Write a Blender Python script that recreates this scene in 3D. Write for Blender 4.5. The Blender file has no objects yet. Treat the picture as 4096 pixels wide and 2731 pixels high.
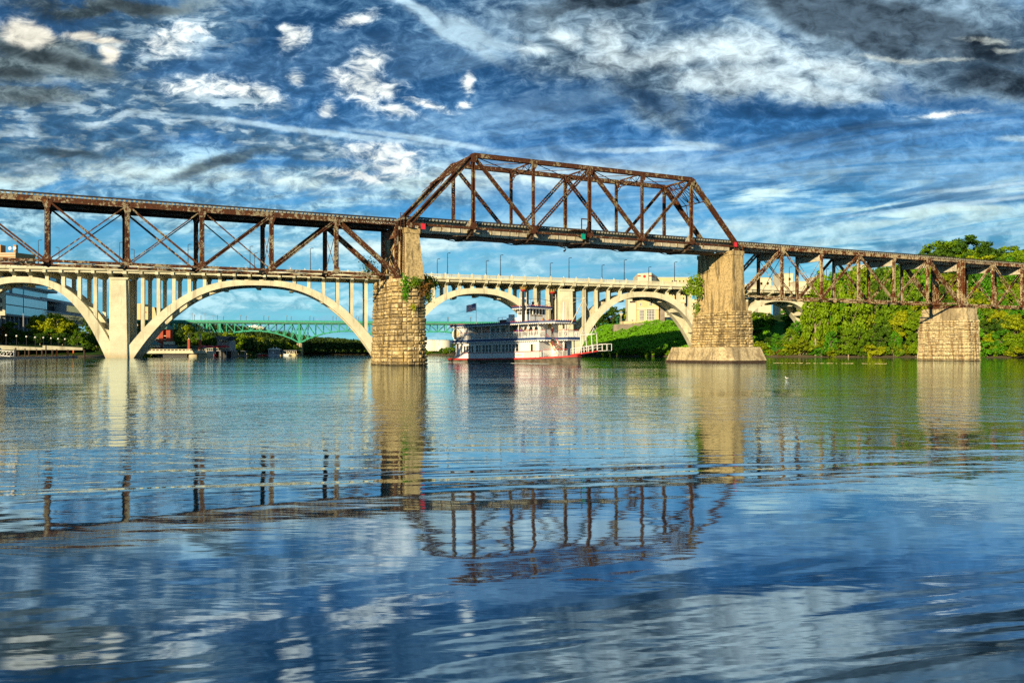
import bpy, math, random
import numpy as np
from math import radians, sin, cos, pi, sqrt, atan2
from mathutils import Vector, Matrix

rnd = random.Random(7)
NR = np.random.RandomState(11)
sc = bpy.context.scene
COL = sc.collection

# ------------------------------------------------------------------ camera
CX, YH, F, HC = 2048.0, 1405.0, 3483.0, 2.0
cam_d = bpy.data.cameras.new('camera'); cam = bpy.data.objects.new('camera', cam_d); COL.objects.link(cam)
cam.location = (0, 0, HC); cam.rotation_euler = (radians(90), 0, 0)
cam_d.sensor_width = 36; cam_d.lens = F / 4096 * 36
cam_d.shift_y = (YH - 1365.5) / 4096
cam_d.clip_start = 0.2; cam_d.clip_end = 12000
sc.camera = cam

# ------------------------------------------------------------------ node helpers
class S:
    """a socket with arithmetic"""
    def __init__(s, nt, sock): s.nt = nt; s.k = sock
    def _m(s, op, *a, clamp=False):
        n = s.nt.nodes.new('ShaderNodeMath'); n.operation = op; n.use_clamp = clamp
        for i, v in enumerate((s,) + a):
            if isinstance(v, S): s.nt.links.new(v.k, n.inputs[i])
            else: n.inputs[i].default_value = v
        return S(s.nt, n.outputs[0])
    def __add__(s, o): return s._m('ADD', o)
    __radd__ = __add__
    def __sub__(s, o): return s._m('SUBTRACT', o)
    def __rsub__(s, o): return (s * -1.0) + o
    def __mul__(s, o): return s._m('MULTIPLY', o)
    __rmul__ = __mul__
    def __truediv__(s, o): return s._m('DIVIDE', o)
    def pw(s, o): return s._m('POWER', o)
    def exp(s): return s._m('EXPONENT')
    def abs(s): return s._m('ABSOLUTE')
    def max(s, o): return s._m('MAXIMUM', o)
    def min(s, o): return s._m('MINIMUM', o)
    def sat(s): return s._m('ADD', 0.0, clamp=True)
    def ss(s, a, b):
        n = s.nt.nodes.new('ShaderNodeMapRange'); n.interpolation_type = 'SMOOTHSTEP'
        s.nt.links.new(s.k, n.inputs[0]); n.inputs[1].default_value = a; n.inputs[2].default_value = b
        return S(s.nt, n.outputs[0])

def xyz(nt, a, b, c):
    n = nt.nodes.new('ShaderNodeCombineXYZ')
    for i, v in enumerate((a, b, c)):
        if isinstance(v, S): nt.links.new(v.k, n.inputs[i])
        else: n.inputs[i].default_value = v
    return S(nt, n.outputs[0])
def split(nt, v):
    n = nt.nodes.new('ShaderNodeSeparateXYZ'); nt.links.new(v.k, n.inputs[0])
    return [S(nt, n.outputs[i]) for i in range(3)]
def noise(nt, vec, scale=1.0, detail=4.0, rough=0.5, dist=0.0, lac=2.0, kind=None):
    n = nt.nodes.new('ShaderNodeTexNoise')
    if kind: n.noise_type = kind; n.normalize = True
    if vec is not None: nt.links.new(vec.k, n.inputs['Vector'])
    n.inputs['Scale'].default_value = scale; n.inputs['Detail'].default_value = detail
    n.inputs['Roughness'].default_value = rough; n.inputs['Distortion'].default_value = dist
    n.inputs['Lacunarity'].default_value = lac
    return S(nt, n.outputs['Fac'])
def mixc(nt, f, a, b):
    n = nt.nodes.new('ShaderNodeMix'); n.data_type = 'RGBA'
    for k, v in ((0, f), (6, a), (7, b)):
        if isinstance(v, S): nt.links.new(v.k, n.inputs[k])
        elif isinstance(v, (tuple, list)): n.inputs[k].default_value = (*v[:3], 1)
        else: n.inputs[k].default_value = v
    return S(nt, n.outputs[2])
def ramp(nt, f, pts):
    n = nt.nodes.new('ShaderNodeValToRGB'); nt.links.new(f.k, n.inputs[0]); e = n.color_ramp.elements
    while len(e) > len(pts): e.remove(e[-1])
    while len(e) < len(pts): e.new(1.0)
    for i, (p, c) in enumerate(pts): e[i].position = p; e[i].color = (*c, 1)
    return S(nt, n.outputs[0])

# ------------------------------------------------------------------ world: Nishita sky with procedural clouds
SUN_EL, SUN_AZ = 14.4, 209.0
sun_dir = Vector((sin(radians(SUN_AZ)) * cos(radians(SUN_EL)), cos(radians(SUN_AZ)) * cos(radians(SUN_EL)), sin(radians(SUN_EL))))
W = bpy.data.worlds.new('World'); sc.world = W; W.use_nodes = True
nt = W.node_tree; nt.nodes.clear()
out = nt.nodes.new('ShaderNodeOutputWorld'); bg = nt.nodes.new('ShaderNodeBackground'); nt.links.new(bg.outputs[0], out.inputs[0])
SKY_S = 0.1
W.cycles.sampling_method = 'MANUAL'; W.cycles.sample_map_resolution = 256
bg.inputs['Strength'].default_value = SKY_S
skyn = nt.nodes.new('ShaderNodeTexSky'); skyn.sky_type = 'NISHITA'; skyn.sun_disc = False
skyn.sun_elevation = radians(SUN_EL); skyn.sun_rotation = radians(SUN_AZ); skyn.ozone_density = 3.0; skyn.dust_density = 0.6
tc = nt.nodes.new('ShaderNodeTexCoord')
dx, dy, dz = split(nt, S(nt, tc.outputs['Generated']))
dz = dz.abs()
hy = dy.abs().max(0.02)
u = dx / hy                      # bearing and height of the sky direction
w = dz / hy
el = dz / ((dx * dx + dy * dy).pw(0.5)).max(0.01)
k = dz + 0.11
P = xyz(nt, dx / k, dy / k, 0.0)           # cloud plane
px_, py_, _ = split(nt, P)
# blue of the open sky, deepest overhead
base = ramp(nt, (el * 1.6).sat(), [(0.0, (.30, .80, .93)), (.14, (.20, .66, .92)), (.25, (.125, .47, .86)), (.36, (.072, .29, .66)), (.48, (.036, .150, .36)), (.62, (.023, .098, .235)), (1.0, (.02, .085, .20))])
nish = S(nt, skyn.outputs[0])
def scale_col(c, f):
    n = nt.nodes.new('ShaderNodeVectorMath'); n.operation = 'SCALE'; nt.links.new(c.k, n.inputs[0])
    if isinstance(f, S): nt.links.new(f.k, n.inputs['Scale'])
    else: n.inputs['Scale'].default_value = f
    return S(nt, n.outputs[0])
nish01 = scale_col(nish, SKY_S)
base = mixc(nt, 0.10, base, nish01)
low = noise(nt, P, 0.55, 3, .5)
base = mixc(nt, low.ss(.35, .7) * 0.35, base, (.06, .19, .42))

def rot(a):
    c, s_ = cos(a), sin(a); return c, s_
n1 = noise(nt, P, 1.7, 9, .62, .35)
n2 = noise(nt, xyz(nt, px_ * 1.0, py_ * 1.0, 3.3), 5.0, 6, .6, .2)
warp = (noise(nt, xyz(nt, u * 7.0, w * 11.0, 1.7), 1.0, 6, .62, .3) - .5)
warp2 = (noise(nt, xyz(nt, u * 7.0, w * 11.0, 8.1), 1.0, 6, .62, .3) - .5)
def D(x, y): return (x - 1176) / 2000.0, (807 - y) / 2000.0     # a sky bearing, from its place in the photograph
def blob_group():
    g = bpy.data.node_groups.new('soft_patch', 'ShaderNodeTree')
    names_ = ['u', 'w', 'a', 'b', 'u0', 'w0', 'k', 'cx', 'sx', 'cy', 'sy', 'p']
    for n_ in names_: g.interface.new_socket(n_, in_out='INPUT', socket_type='NodeSocketFloat')
    g.interface.new_socket('v', in_out='OUTPUT', socket_type='NodeSocketFloat')
    gi = g.nodes.new('NodeGroupInput'); go = g.nodes.new('NodeGroupOutput'); I = {n_: S(g, gi.outputs[i]) for i, n_ in enumerate(names_)}
    du = I['u'] - I['u0'] + I['a'] * I['k']; dw = I['w'] - I['w0'] + I['b'] * I['k'] * 0.7
    A_ = du * I['cx'] + dw * I['sx']; B_ = dw * I['cy'] - du * I['sy']
    g.links.new(((A_ * A_ + B_ * B_).pw(I['p']) * -1.0).exp().k, go.inputs[0]); return g
BG = blob_group()
def blob(x, y, rx, ry, ang=0.0, warpk=1.0, sharp=2.0):
    u0, w0 = D(x, y); c, s_ = cos(ang), sin(ang); rx /= 2000.0; ry /= 2000.0
    n = nt.nodes.new('ShaderNodeGroup'); n.node_tree = BG
    for i, v in enumerate((u, w, warp, warp2, u0, w0, .10 * warpk, c / rx, s_ / rx, c / ry, s_ / ry, sharp / 2.0)):
        if isinstance(v, S): nt.links.new(v.k, n.inputs[i])
        else: n.inputs[i].default_value = v
    return S(nt, n.outputs[0])
def total(bl):
    t = bl[0]
    for b in bl[1:]: t = t.max(b)
    return t
WHITE, LIT, GREY, DGREY, DARK = (.92, .96, 1.0), (.62, .78, .92), (.30, .42, .55), (.115, .16, .22), (.030, .045, .065)

# texture noises laid on the sky directions
na = noise(nt, xyz(nt, u * 4.2, w * 8.5, 2.0), 1.0, 7, .62, .5)
nb = (noise(nt, xyz(nt, u * 42.0, w * 78.0, 6.0), 1.0, 6, .66, .5) * 1.25 - .125)
fb = (na * .45 + nb * .55)
# 0 thin mottled haze everywhere
c = mixc(nt, (na * .6 + nb * .4).ss(.44, .66) * .50, base, (.22, .40, .60))
c = mixc(nt, (na * .5 + nb * .5).ss(.56, .40) * w.ss(.12, .3) * .35, c, (.030, .11, .25))
# 1 thin high streaks, drawn out along the wind
cs, sn = cos(radians(-24)), sin(radians(-24))
st = xyz(nt, (px_ * cs + py_ * sn) * 0.40, (py_ * cs - px_ * sn) * 1.7, 0.0)
streak = noise(nt, st, 1.3, 9, .64, .8)
strength = u.ss(-.25, .2) * 0.85 + 0.12
c = mixc(nt, streak.ss(.44, .66) * strength * .70, c, (.42, .64, .86))
st2 = noise(nt, xyz(nt, u * 4.0 + w * 6.0, w * 42.0 - u * 6.0, 1.0), 1.0, 7, .6, .9)
lowr = total([blob(2150, 480, 420, 55, .08, .8), blob(1750, 440, 260, 40, 0, .8), blob(1950, 570, 420, 30, 0, .8)])
c = mixc(nt, lowr * st2.ss(.54, .40) * .7, c, (.035, .16, .36))
c = mixc(nt, lowr * st2.ss(.47, .62) * .95, c, (.74, .95, 1.0))
# 2 broken sheet, low on the left and along the horizon
veil = noise(nt, xyz(nt, u * 6.5 + warp, w * 30.0, 5.0), 1.0, 8, .64, .6)
lowleft = u.ss(.02, -.12) * w.ss(.285, .19)
lowall = w.ss(.20, .10)
vm = (lowleft.max(lowall * 0.75)) * veil.ss(.38, .60)
vcol = mixc(nt, (veil * .5 + nb * .5).ss(.42, .62), mixc(nt, w.ss(.19, .09), (.13, .23, .34), (.24, .50, .66)), (.62, .88, 1.0))
c = mixc(nt, vm * 0.80, c, vcol)
glowl = total([blob(150, 400, 330, 30, 0, .8), blob(1180, 410, 330, 28, .05, .8), blob(640, 415, 200, 18, -.05, .6), blob(1500, 520, 260, 24, 0, .8), blob(900, 565, 300, 16, 0, .5)])
c = mixc(nt, glowl * (veil + nb * .3).ss(.45, .75) * .85, c, (.80, .96, 1.0))
# 3 ripples of small puffs, middle left
puff = noise(nt, xyz(nt, u * 26.0 + warp * 2.0, w * 78.0, 9.0), 1.0, 4, .58, .35)
pm = total([blob(330, 240, 200, 75, -.1), blob(120, 300, 240, 95), blob(480, 230, 140, 40, -.15), blob(640, 330, 160, 30, -.12), blob(260, 110, 260, 60, .2)])
c = mixc(nt, pm.ss(.10, .6) * .55, c, (.075, .15, .23))
c = mixc(nt, (pm.ss(.10, .6) * puff.ss(.45, .58)) * 0.85, c, mixc(nt, (puff * .6 + na * .4).ss(.48, .62), (.22, .34, .47), (.60, .76, .90)))
# 4 bright small cumulus, ragged
cum = total([blob(850, 185, 42, 74, .12, .6), blob(855, 135, 55, 34, 0, .7), blob(820, 175, 70, 46, 0, .7), blob(880, 200, 50, 30, 0, .7), blob(905, 250, 62, 18, -.3, .7), blob(985, 238, 70, 10, -.25, .6), blob(1070, 240, 22, 12, 0, .5), blob(752, 248, 34, 28, 0, .7), blob(870, 352, 100, 28, -.1, .7), blob(930, 370, 70, 20, .1, .7),
             blob(900, 385, 90, 24, -.1, .8), blob(830, 400, 130, 14, -.1, .6), blob(1300, 80, 46, 14, -.6, .5), blob(1215, 98, 50, 9, -.2, .5), blob(1080, 185, 18, 28, 0, .5), blob(672, 80, 44, 34, .6, .6), blob(655, 60, 30, 14, 0, .5), blob(670, 172, 28, 22, 0, .5), blob(1560, 175, 44, 8, -.3, .4),
             blob(400, 90, 66, 40, .3, .8), blob(570, 215, 62, 34, -.1, .7), blob(500, 205, 120, 34, -.1, .9), blob(2170, 262, 90, 9, .05, .4), blob(820, 40, 50, 16, .2, .5)])
cd = cum * 1.05 + (nb - .5) * 2.0 + (na - .5) * .6
c = mixc(nt, cd.ss(.12, 1.2) * cum.ss(.03, .4) * .95, c, mixc(nt, (cum * .40 + nb * 1.1).ss(.50, 1.0), (.34, .52, .72), (.90, .96, 1.0)))
# 5 long diagonal wisp over the middle
wis = total([blob(700, 300, 380, 8, -.12, .25), blob(980, 322, 200, 9, -.14, .25), blob(1000, 60, 210, 18, -.5, .6), blob(1080, 80, 120, 24, -.4, .8), blob(1380, 100, 200, 22, -.5, .8), blob(1600, 335, 90, 10, -.06, .3), blob(1500, 345, 200, 8, 0, .3),
             blob(2250, 432, 180, 7, .1, .2), blob(2200, 470, 300, 6, .1, .2), blob(2340, 318, 60, 8, 0, .2)])
c = mixc(nt, (wis * (fb + .45)).ss(.15, .85) * 0.68, c, (.62, .82, .98))
# 6 the big grey mass, upper right, with its white heart and dark crown
mass = total([blob(1760, 160, 330, 80, -.08, 1.6, 4), blob(1400, 110, 250, 90, -.2, 1.6), blob(2100, 70, 420, 110, -.22, 1.3, 4), blob(1500, 215, 130, 70, -.5, 1.4), blob(2250, 170, 200, 50, -.2, 1.2)])
mf = (mass * 1.15 + (fb - .5) * 1.0).ss(.05, .70)
mtex = (na * .5 + nb * .3 + n1 * .2)
c = mixc(nt, mf * 0.9, c, mixc(nt, mtex.ss(.38, .62), (.085, .15, .235), (.34, .48, .62)))
heart = total([blob(1560, 130, 260, 40, .1, 1.0), blob(1820, 205, 200, 36, -.1, 1.0), blob(1735, 180, 150, 56, .1, .9), blob(1620, 195, 80, 30, 0, .9), blob(1900, 150, 190, 34, -.25, 1.0), blob(1300, 85, 44, 20, -.5, .6), blob(1230, 115, 60, 12, 0, .5), blob(1400, 120, 60, 60, .2, 1.0), blob(1690, 130, 120, 34, .2, 1.0)])
c = mixc(nt, (heart * .95 + (fb - .5) * 1.5).ss(.05, 1.25) * 0.95, c, (.74, .88, .98))
darkm = total([blob(2050, 45, 280, 46, -.24, .8, 3), blob(1880, 30, 170, 44, -.3, .9, 3), blob(2240, 105, 150, 42, -.2, .8), blob(2330, 190, 120, 34, -.2, .8), blob(1400, 20, 150, 20, .1, 1.2), blob(1990, 80, 160, 34, -.3, .9)])
c = mixc(nt, (darkm * 1.3 + (fb - .5) * .8).ss(.05, 1.05) * 0.93, c, mixc(nt, mtex.ss(.42, .62), (.028, .045, .070), (.10, .15, .21)))
lum = total([blob(2270, 92, 80, 10, .02, .6), blob(2330, 112, 60, 8, 0, .5), blob(2180, 140, 90, 7, 0, .5), blob(2060, 135, 120, 9, -.1, .6)])
c = mixc(nt, (lum + (nb - .5) * 1.4).ss(.3, 1.2) * .65, c, (.60, .66, .66))
hole = total([blob(1290, 240, 150, 36, -.15, 1.3), blob(1850, 262, 260, 20, -.05, .8), blob(2180, 232, 180, 26, -.2, .7), blob(1960, 305, 260, 18, .1, .8), blob(1500, 240, 120, 26, -.3, 1.0)])
c = mixc(nt, (hole + (fb - .5) * .9).ss(.2, .95) * .6, c, (.028, .10, .24))
# 7 the warm grey cumulus, upper left
m2 = total([blob(110, 120, 200, 50, -.22, .9, 3), blob(30, 150, 120, 60, 0, .9), blob(230, 20, 280, 22, 0, 1.2), blob(60, 220, 160, 30, 0, 1.2)])
c = mixc(nt, (m2 + (fb - .5) * .9).ss(.2, .85) * .88, c, mixc(nt, mtex.ss(.40, .60), (.085, .12, .14), (.30, .38, .42)))
h2 = total([blob(62, 72, 70, 30, -.25, .6, 3), blob(192, 82, 54, 13, -.1, .5), blob(262, 120, 24, 22, -.3, .5), blob(245, 95, 50, 10, -.1, .5)])
c = mixc(nt, (h2 + (nb - .5) * .9).ss(.15, .95) * .95, c, (.90, .88, .82))
d2 = total([blob(120, 128, 170, 19, -.22, .5), blob(20, 165, 90, 14, 0, .5), blob(500, 378, 140, 15, .28, .7), blob(130, 350, 90, 12, -.15, .7), blob(330, 20, 100, 22, 0, 1.0)])
c = mixc(nt, (d2 + (nb - .5) * .4).ss(.1, .9) * .75, c, (.060, .085, .105))
EXPO = .5
mott = w.ss(.07, .26) * .85 + .15
c = scale_col(c, ((na - .5) * 1.3 + (nb - .5) * .9) * mott + 1.0)
hs = nt.nodes.new('ShaderNodeHueSaturation'); hs.inputs['Saturation'].default_value = 1.0; nt.links.new(c.k, hs.inputs['Color'])
gm = nt.nodes.new('ShaderNodeGamma'); gm.inputs[1].default_value = 1.22; nt.links.new(hs.outputs[0], gm.inputs[0]); c = S(nt, gm.outputs[0])
tn = nt.nodes.new('ShaderNodeMix'); tn.data_type = 'RGBA'; tn.blend_type = 'MULTIPLY'; tn.inputs[0].default_value = 1.0; nt.links.new(c.k, tn.inputs[6]); tn.inputs[7].default_value = (1.13, 1.11, 1.02, 1); c = S(nt, tn.outputs[2])
final = scale_col(c, 1.0 / (SKY_S * 2 ** EXPO))
nt.links.new(final.k, bg.inputs[0])

sun_l = bpy.data.lights.new('sun', 'SUN'); sun_l.energy = 5.0; sun_l.angle = radians(0.5); sun_l.color = (1.0, .80, .50)
sun = bpy.data.objects.new('sun', sun_l); COL.objects.link(sun); sun.location = sun_dir * 900 + Vector((0, 0, 40))
sun.rotation_euler = sun_dir.to_track_quat('Z', 'Y').to_euler()

sc.view_settings.view_transform = 'Standard'; sc.view_settings.look = 'None'
sc.view_settings.exposure = EXPO; sc.view_settings.gamma = 1.0; sc.view_settings.use_curve_mapping = False
sc.render.engine = 'CYCLES'
sc.cycles.max_bounces = 6; sc.cycles.diffuse_bounces = 2; sc.cycles.glossy_bounces = 3; sc.cycles.transparent_max_bounces = 6
sc.cycles.caustics_reflective = False; sc.cycles.caustics_refractive = False
sc.cycles.use_denoising = False

# ------------------------------------------------------------------ geometry helpers
def V(*a): return Vector(a)
class MB:
    """collects shapes; build() links them as one mesh object"""
    def __init__(s, off=(0, 0, 0)): s.v = []; s.f = []; s.m = []; s.off = Vector(off); s.mat = 0
    def add(s, vs, fs):
        b = len(s.v); s.v += [tuple(Vector(p) - s.off) for p in vs]; s.f += [tuple(b + i for i in f) for f in fs]; s.m += [s.mat] * len(fs); return s
    def hexa(s, p):      # 8 points: bottom ring 0-3, top ring 4-7
        return s.add(p, [(0, 3, 2, 1), (4, 5, 6, 7), (0, 1, 5, 4), (1, 2, 6, 5), (2, 3, 7, 6), (3, 0, 4, 7)])
    def box(s, x0, x1, y0, y1, z0, z1):
        return s.hexa([(x0, y0, z0), (x1, y0, z0), (x1, y1, z0), (x0, y1, z0), (x0, y0, z1), (x1, y0, z1), (x1, y1, z1), (x0, y1, z1)])
    def beam(s, p, q, wd, ht, up=(0, 0, 1)):     # bar from p to q, width sideways, height along up
        p, q = Vector(p), Vector(q); d = (q - p).normalized(); up = Vector(up)
        if abs(d.dot(up)) > .97: up = Vector((0, 1, 0)) if abs(d.y) < .9 else Vector((1, 0, 0))
        sd = d.cross(up).normalized(); u2 = sd.cross(d).normalized(); a = sd * wd / 2; b = u2 * ht / 2
        return s.hexa([p - a - b, p + a - b, q + a - b, q - a - b, p - a + b, p + a + b, q + a + b, q - a + b])
    def cyl(s, p, q, r0, r1=None, n=8, caps=True):
        r1 = r0 if r1 is None else r1; p, q = Vector(p), Vector(q); d = (q - p).normalized()
        a = d.orthogonal().normalized(); b = d.cross(a)
        vs = [p + (a * cos(2 * pi * i / n) + b * sin(2 * pi * i / n)) * r0 for i in range(n)] + [q + (a * cos(2 * pi * i / n) + b * sin(2 * pi * i / n)) * r1 for i in range(n)]
        fs = [(i, (i + 1) % n, n + (i + 1) % n, n + i) for i in range(n)]
        if caps: fs += [tuple(range(n - 1, -1, -1)), tuple(range(n, 2 * n))]
        return s.add(vs, fs)
    def ball(s, c, r, n=8, m=5, sz=1.0):
        c = Vector(c); vs = []; fs = []
        for j in range(m + 1):
            t = pi * j / m
            for i in range(n): vs.append(c + Vector((r * sin(t) * cos(2 * pi * i / n), r * sin(t) * sin(2 * pi * i / n), r * sz * cos(t))))
        for j in range(m):
            for i in range(n): fs.append((j * n + i, (j + 1) * n + i, (j + 1) * n + (i + 1) % n, j * n + (i + 1) % n))
        return s.add(vs, fs)
    def prism(s, poly, a, b):     # poly: list of points; extruded by vectors a..b
        a, b = Vector(a), Vector(b); n = len(poly); vs = [Vector(p) + a for p in poly] + [Vector(p) + b for p in poly]
        return s.add(vs, [tuple(range(n - 1, -1, -1)), tuple(range(n, 2 * n))] + [(i, (i + 1) % n, n + (i + 1) % n, n + i) for i in range(n)])
    def quad(s, *p): return s.add(p, [tuple(range(len(p)))])
    def mesh(s, name, mats):
        me = bpy.data.meshes.new(name); me.from_pydata(s.v, [], s.f)
        for m in (mats if isinstance(mats, (list, tuple)) else [mats]): me.materials.append(m)
        if any(s.m): me.polygons.foreach_set('material_index', s.m)
        me.update(); return me
    def build(s, name, mats, parent=None, **kw):
        return link(s.mesh(name, mats), name, parent, **kw)
def link(me, name, parent=None, loc=None, rz=None, scale=None, kind=None, label=None, cat=None, group=None):
    o = bpy.data.objects.new(name, me); COL.objects.link(o)
    if parent is not None: o.parent = parent
    if loc is not None: o.location = loc
    if rz is not None: o.rotation_euler = (0, 0, rz)
    if scale is not None: o.scale = scale
    tag(o, label, cat, group, kind); return o
def tag(o, label=None, cat=None, group=None, kind=None):
    for k_, v_ in (('label', label), ('category', cat), ('group', group), ('kind', kind)):
        if v_: o[k_] = v_
    return o
def empty(name, loc, rz=0.0, label=None, cat=None, group=None):
    o = bpy.data.objects.new(name, None); COL.objects.link(o); o.location = loc; o.rotation_euler = (0, 0, rz); o.empty_display_size = .5
    return tag(o, label, cat, group)
def copy_tree(o, parent=None):
    c_ = o.copy(); COL.objects.link(c_)
    if parent is not None: c_.parent = parent
    for ch in list(o.children): copy_tree(ch, c_)
    return c_
def pt(x, y, Y):      # the place at distance Y that the photograph shows at pixel x, y of 4096 x 2731
    return Vector(((x - CX) / F * Y, Y, HC + (YH - y) / F * Y))

# ------------------------------------------------------------------ materials
MATS = {}
def new_mat(name, rough=.8, metal=0.0, spec=.3):
    m = bpy.data.materials.new(name); m.use_nodes = True; n = m.node_tree
    b = n.nodes['Principled BSDF']; b.inputs['Roughness'].default_value = rough; b.inputs['Metallic'].default_value = metal
    b.inputs['Specular IOR Level'].default_value = spec
    MATS[name] = m; return m, n, b
def setc(nt, b, col): nt.links.new(col.k, b.inputs['Base Color'])
def bump(nt, b, h, dist=.05, strength=1.0):
    n = nt.nodes.new('ShaderNodeBump'); n.inputs['Distance'].default_value = dist; n.inputs['Strength'].default_value = strength
    nt.links.new(h.k, n.inputs['Height']); nt.links.new(n.outputs[0], b.inputs['Normal'])
def wpos(nt): return S(nt, nt.nodes.new('ShaderNodeNewGeometry').outputs['Position'])
def orand(nt): return S(nt, nt.nodes.new('ShaderNodeObjectInfo').outputs['Random'])
def plain(name, col, rough=.7, metal=0.0, var=.12, spec=.3, sc_=2.0):
    m, n, b = new_mat(name, rough, metal, spec); p = wpos(n)
    f = noise(n, p, sc_, 5, .6)
    setc(n, b, mixc(n, f.ss(.3, .7), tuple(x * (1 - var) for x in col), tuple(min(1, x * (1 + var)) for x in col))); return m
def steel(name, paint, rust, bias):
    m, n, b = new_mat(name, .78, 0.0, .25); p = wpos(n)
    x, y, z = split(n, p)
    a = noise(n, p, .55, 3, .5); f = noise(n, p, 2.6, 9, .68, .4); v_ = noise(n, xyz(n, x * 2.2, y * 2.2, z * .5), 1.3, 6, .6)
    r = ((f - .5) * 1.1 + (a - .5) * .7 + (v_ - .5) * .5 + .62 + bias).ss(.60, .66)
    rc = mixc(n, noise(n, p, 6, 6, .65).ss(.35, .7), rust, (rust[0] * 2.3, rust[1] * 1.9, rust[2] * 1.3))
    rc = mixc(n, noise(n, p, .9, 4, .6).ss(.62, .75), rc, (.30, .13, .035))
    pc = mixc(n, noise(n, p, 1.7, 5, .6).ss(.3, .75), paint, tuple(q * .55 for q in paint))
    setc(n, b, mixc(n, r, pc, rc)); bump(n, b, f, .02, .5); return m
M_STEEL = steel('weathered_paint_steel', (.42, .36, .23), (.060, .024, .012), .075)
M_RUST = steel('rusty_steel', (.32, .27, .16), (.052, .021, .011), .10)
M_RSTEEL = steel('peeling_cream_steel', (.56, .46, .27), (.075, .026, .010), .03)
M_DARK = steel('dark_floor_steel', (.14, .12, .09), (.022, .013, .009), .05)
M_GIRD = steel('pale_girder_paint', (.62, .58, .44), (.11, .055, .028), -.13)
M_TIE = plain('creosoted_tie', (.16, .15, .12), .9, var=.35, sc_=6)
M_TIEEND = plain('tie_end_grain', (.34, .35, .27), .9, var=.3, sc_=8)
M_GUARD = plain('guard_timber', (.045, .032, .024), .9, var=.3)

def stone_mat(name, a, bcol, dark, rustk=0.0, conc=False):
    m, n, b = new_mat(name, .9, 0, .2); p = wpos(n); x, y, z = split(n, p)
    r = orand(n)
    base_ = mixc(n, r, a, bcol)
    base_ = mixc(n, noise(n, p, 3.2, 8, .68).ss(.42, .68), base_, tuple(q * .48 for q in a))
    stain = noise(n, xyz(n, x * 1.1, y * 1.1, z * .16), 1.0, 6, .62, .3)
    base_ = mixc(n, stain.ss(.48, .62) * .85, base_, dark)
    if not conc: base_ = mixc(n, noise(n, xyz(n, x * .30, y * .30, z * .22), 1.0, 5, .62, .5).ss(.49, .58) * (.5 if not rustk else .2), base_, (.13, .10, .06) if not rustk else (.36, .27, .15))
    if rustk: base_ = mixc(n, noise(n, xyz(n, x * 1.6, y * 1.6, z * .12), 1.3, 4, .5).ss(.64, .74) * rustk, base_, (.34, .10, .03))
    if conc: base_ = mixc(n, noise(n, xyz(n, x * .2, y * .2, z * 2.2), 1.5, 5, .6).ss(.56, .66) * .55, base_, tuple(q * .5 for q in a))
    base_ = mixc(n, z.ss(.55, .1) * .7, base_, (.06, .05, .03))
    setc(n, b, base_); bump(n, b, noise(n, p, 4.5, 8, .65), .06 if not conc else .03, .9); return m
M_STONE = stone_mat('limestone_block', (.54, .40, .17), (.76, .62, .35), (.085, .06, .03))
M_STONE3 = stone_mat('pale_limestone_block', (.66, .54, .28), (.80, .69, .43), (.28, .17, .07), .8)
M_MORTAR = plain('mortar_core', (.12, .095, .06), .95)
M_CONC = stone_mat('stained_pier_concrete', (.56, .42, .20), (.62, .48, .24), (.12, .09, .045), conc=True)
M_CONC2 = stone_mat('caisson_concrete', (.60, .49, .28), (.64, .53, .32), (.26, .20, .11), conc=False)
def henley_mat():
    m, n, b = new_mat('cream_bridge_concrete', .85, 0, .2); p = wpos(n); x, y, z = split(n, p)
    cc = mixc(n, noise(n, p, .35, 5, .6).ss(.3, .7), (.60, .57, .40), (.74, .71, .52))
    cc = mixc(n, noise(n, p, .12, 6, .65).ss(.50, .62) * .35, cc, (.44, .40, .26))
    cc = mixc(n, ((z * .8)._m('FRACT')).ss(.06, .0) * .25, cc, (.34, .31, .22))
    cc = mixc(n, noise(n, xyz(n, x * .9, y * .9, z * .08), 1.0, 5, .6).ss(.54, .68) * .62, cc, (.30, .26, .17))
    cc = mixc(n, z.ss(2.2, .2) * .5, cc, (.36, .26, .12))
    setc(n, b, cc); bump(n, b, noise(n, p, 1.5, 7, .6), .08, .5); return m
M_HEN = henley_mat()
M_GREEN = plain('green_bridge_paint', (.045, .36, .22), .6, var=.25)
M_ASPH = plain('asphalt', (.05, .05, .05), .9)
M_WHITE = plain('white_boat_paint', (.80, .79, .76), .5, var=.04)
M_NAVY = plain('navy_trim', (.025, .06, .17), .5, var=.15)
M_RED = plain('red_trim', (.50, .03, .025), .5, var=.12)
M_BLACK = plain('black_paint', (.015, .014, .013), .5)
M_GOLD = plain('gold_paint', (.42, .26, .06), .5, .3)
M_HULL = plain('grimy_hull', (.13, .11, .075), .8, var=.5, sc_=1.2)
M_LAMP = plain('lamp_post_metal', (.02, .022, .03), .5)
M_SIGNR = plain('red_board', (.72, .035, .06), .6, var=.02)
M_SIGNG = plain('green_board', (.0, .36, .25), .6, var=.02)
M_WOODP = plain('dark_piling', (.06, .04, .028), .9, var=.3)
M_ORANGE = plain('orange_piling', (.75, .16, .03), .6)
M_TANBRICK = plain('tan_brick', (.42, .25, .12), .85, var=.2, sc_=3)
M_BRICK = plain('red_brick', (.36, .075, .04), .85, var=.3, sc_=8)
M_CREAM = plain('cream_wall', (.66, .53, .28), .85, var=.06, sc_=.3)
M_CREAM2 = plain('pale_wall', (.66, .60, .44), .85, var=.06, sc_=.3)
M_GWALL = plain('grey_wall', (.26, .22, .17), .9, var=.25, sc_=.6)
M_ROOFG = plain('grey_roof', (.13, .15, .17), .7)
M_ROOFT = plain('teal_roof', (.10, .20, .17), .7)
M_TANK = plain('white_tank_paint', (.74, .72, .62), .6, var=.05, sc_=.4)
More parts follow.
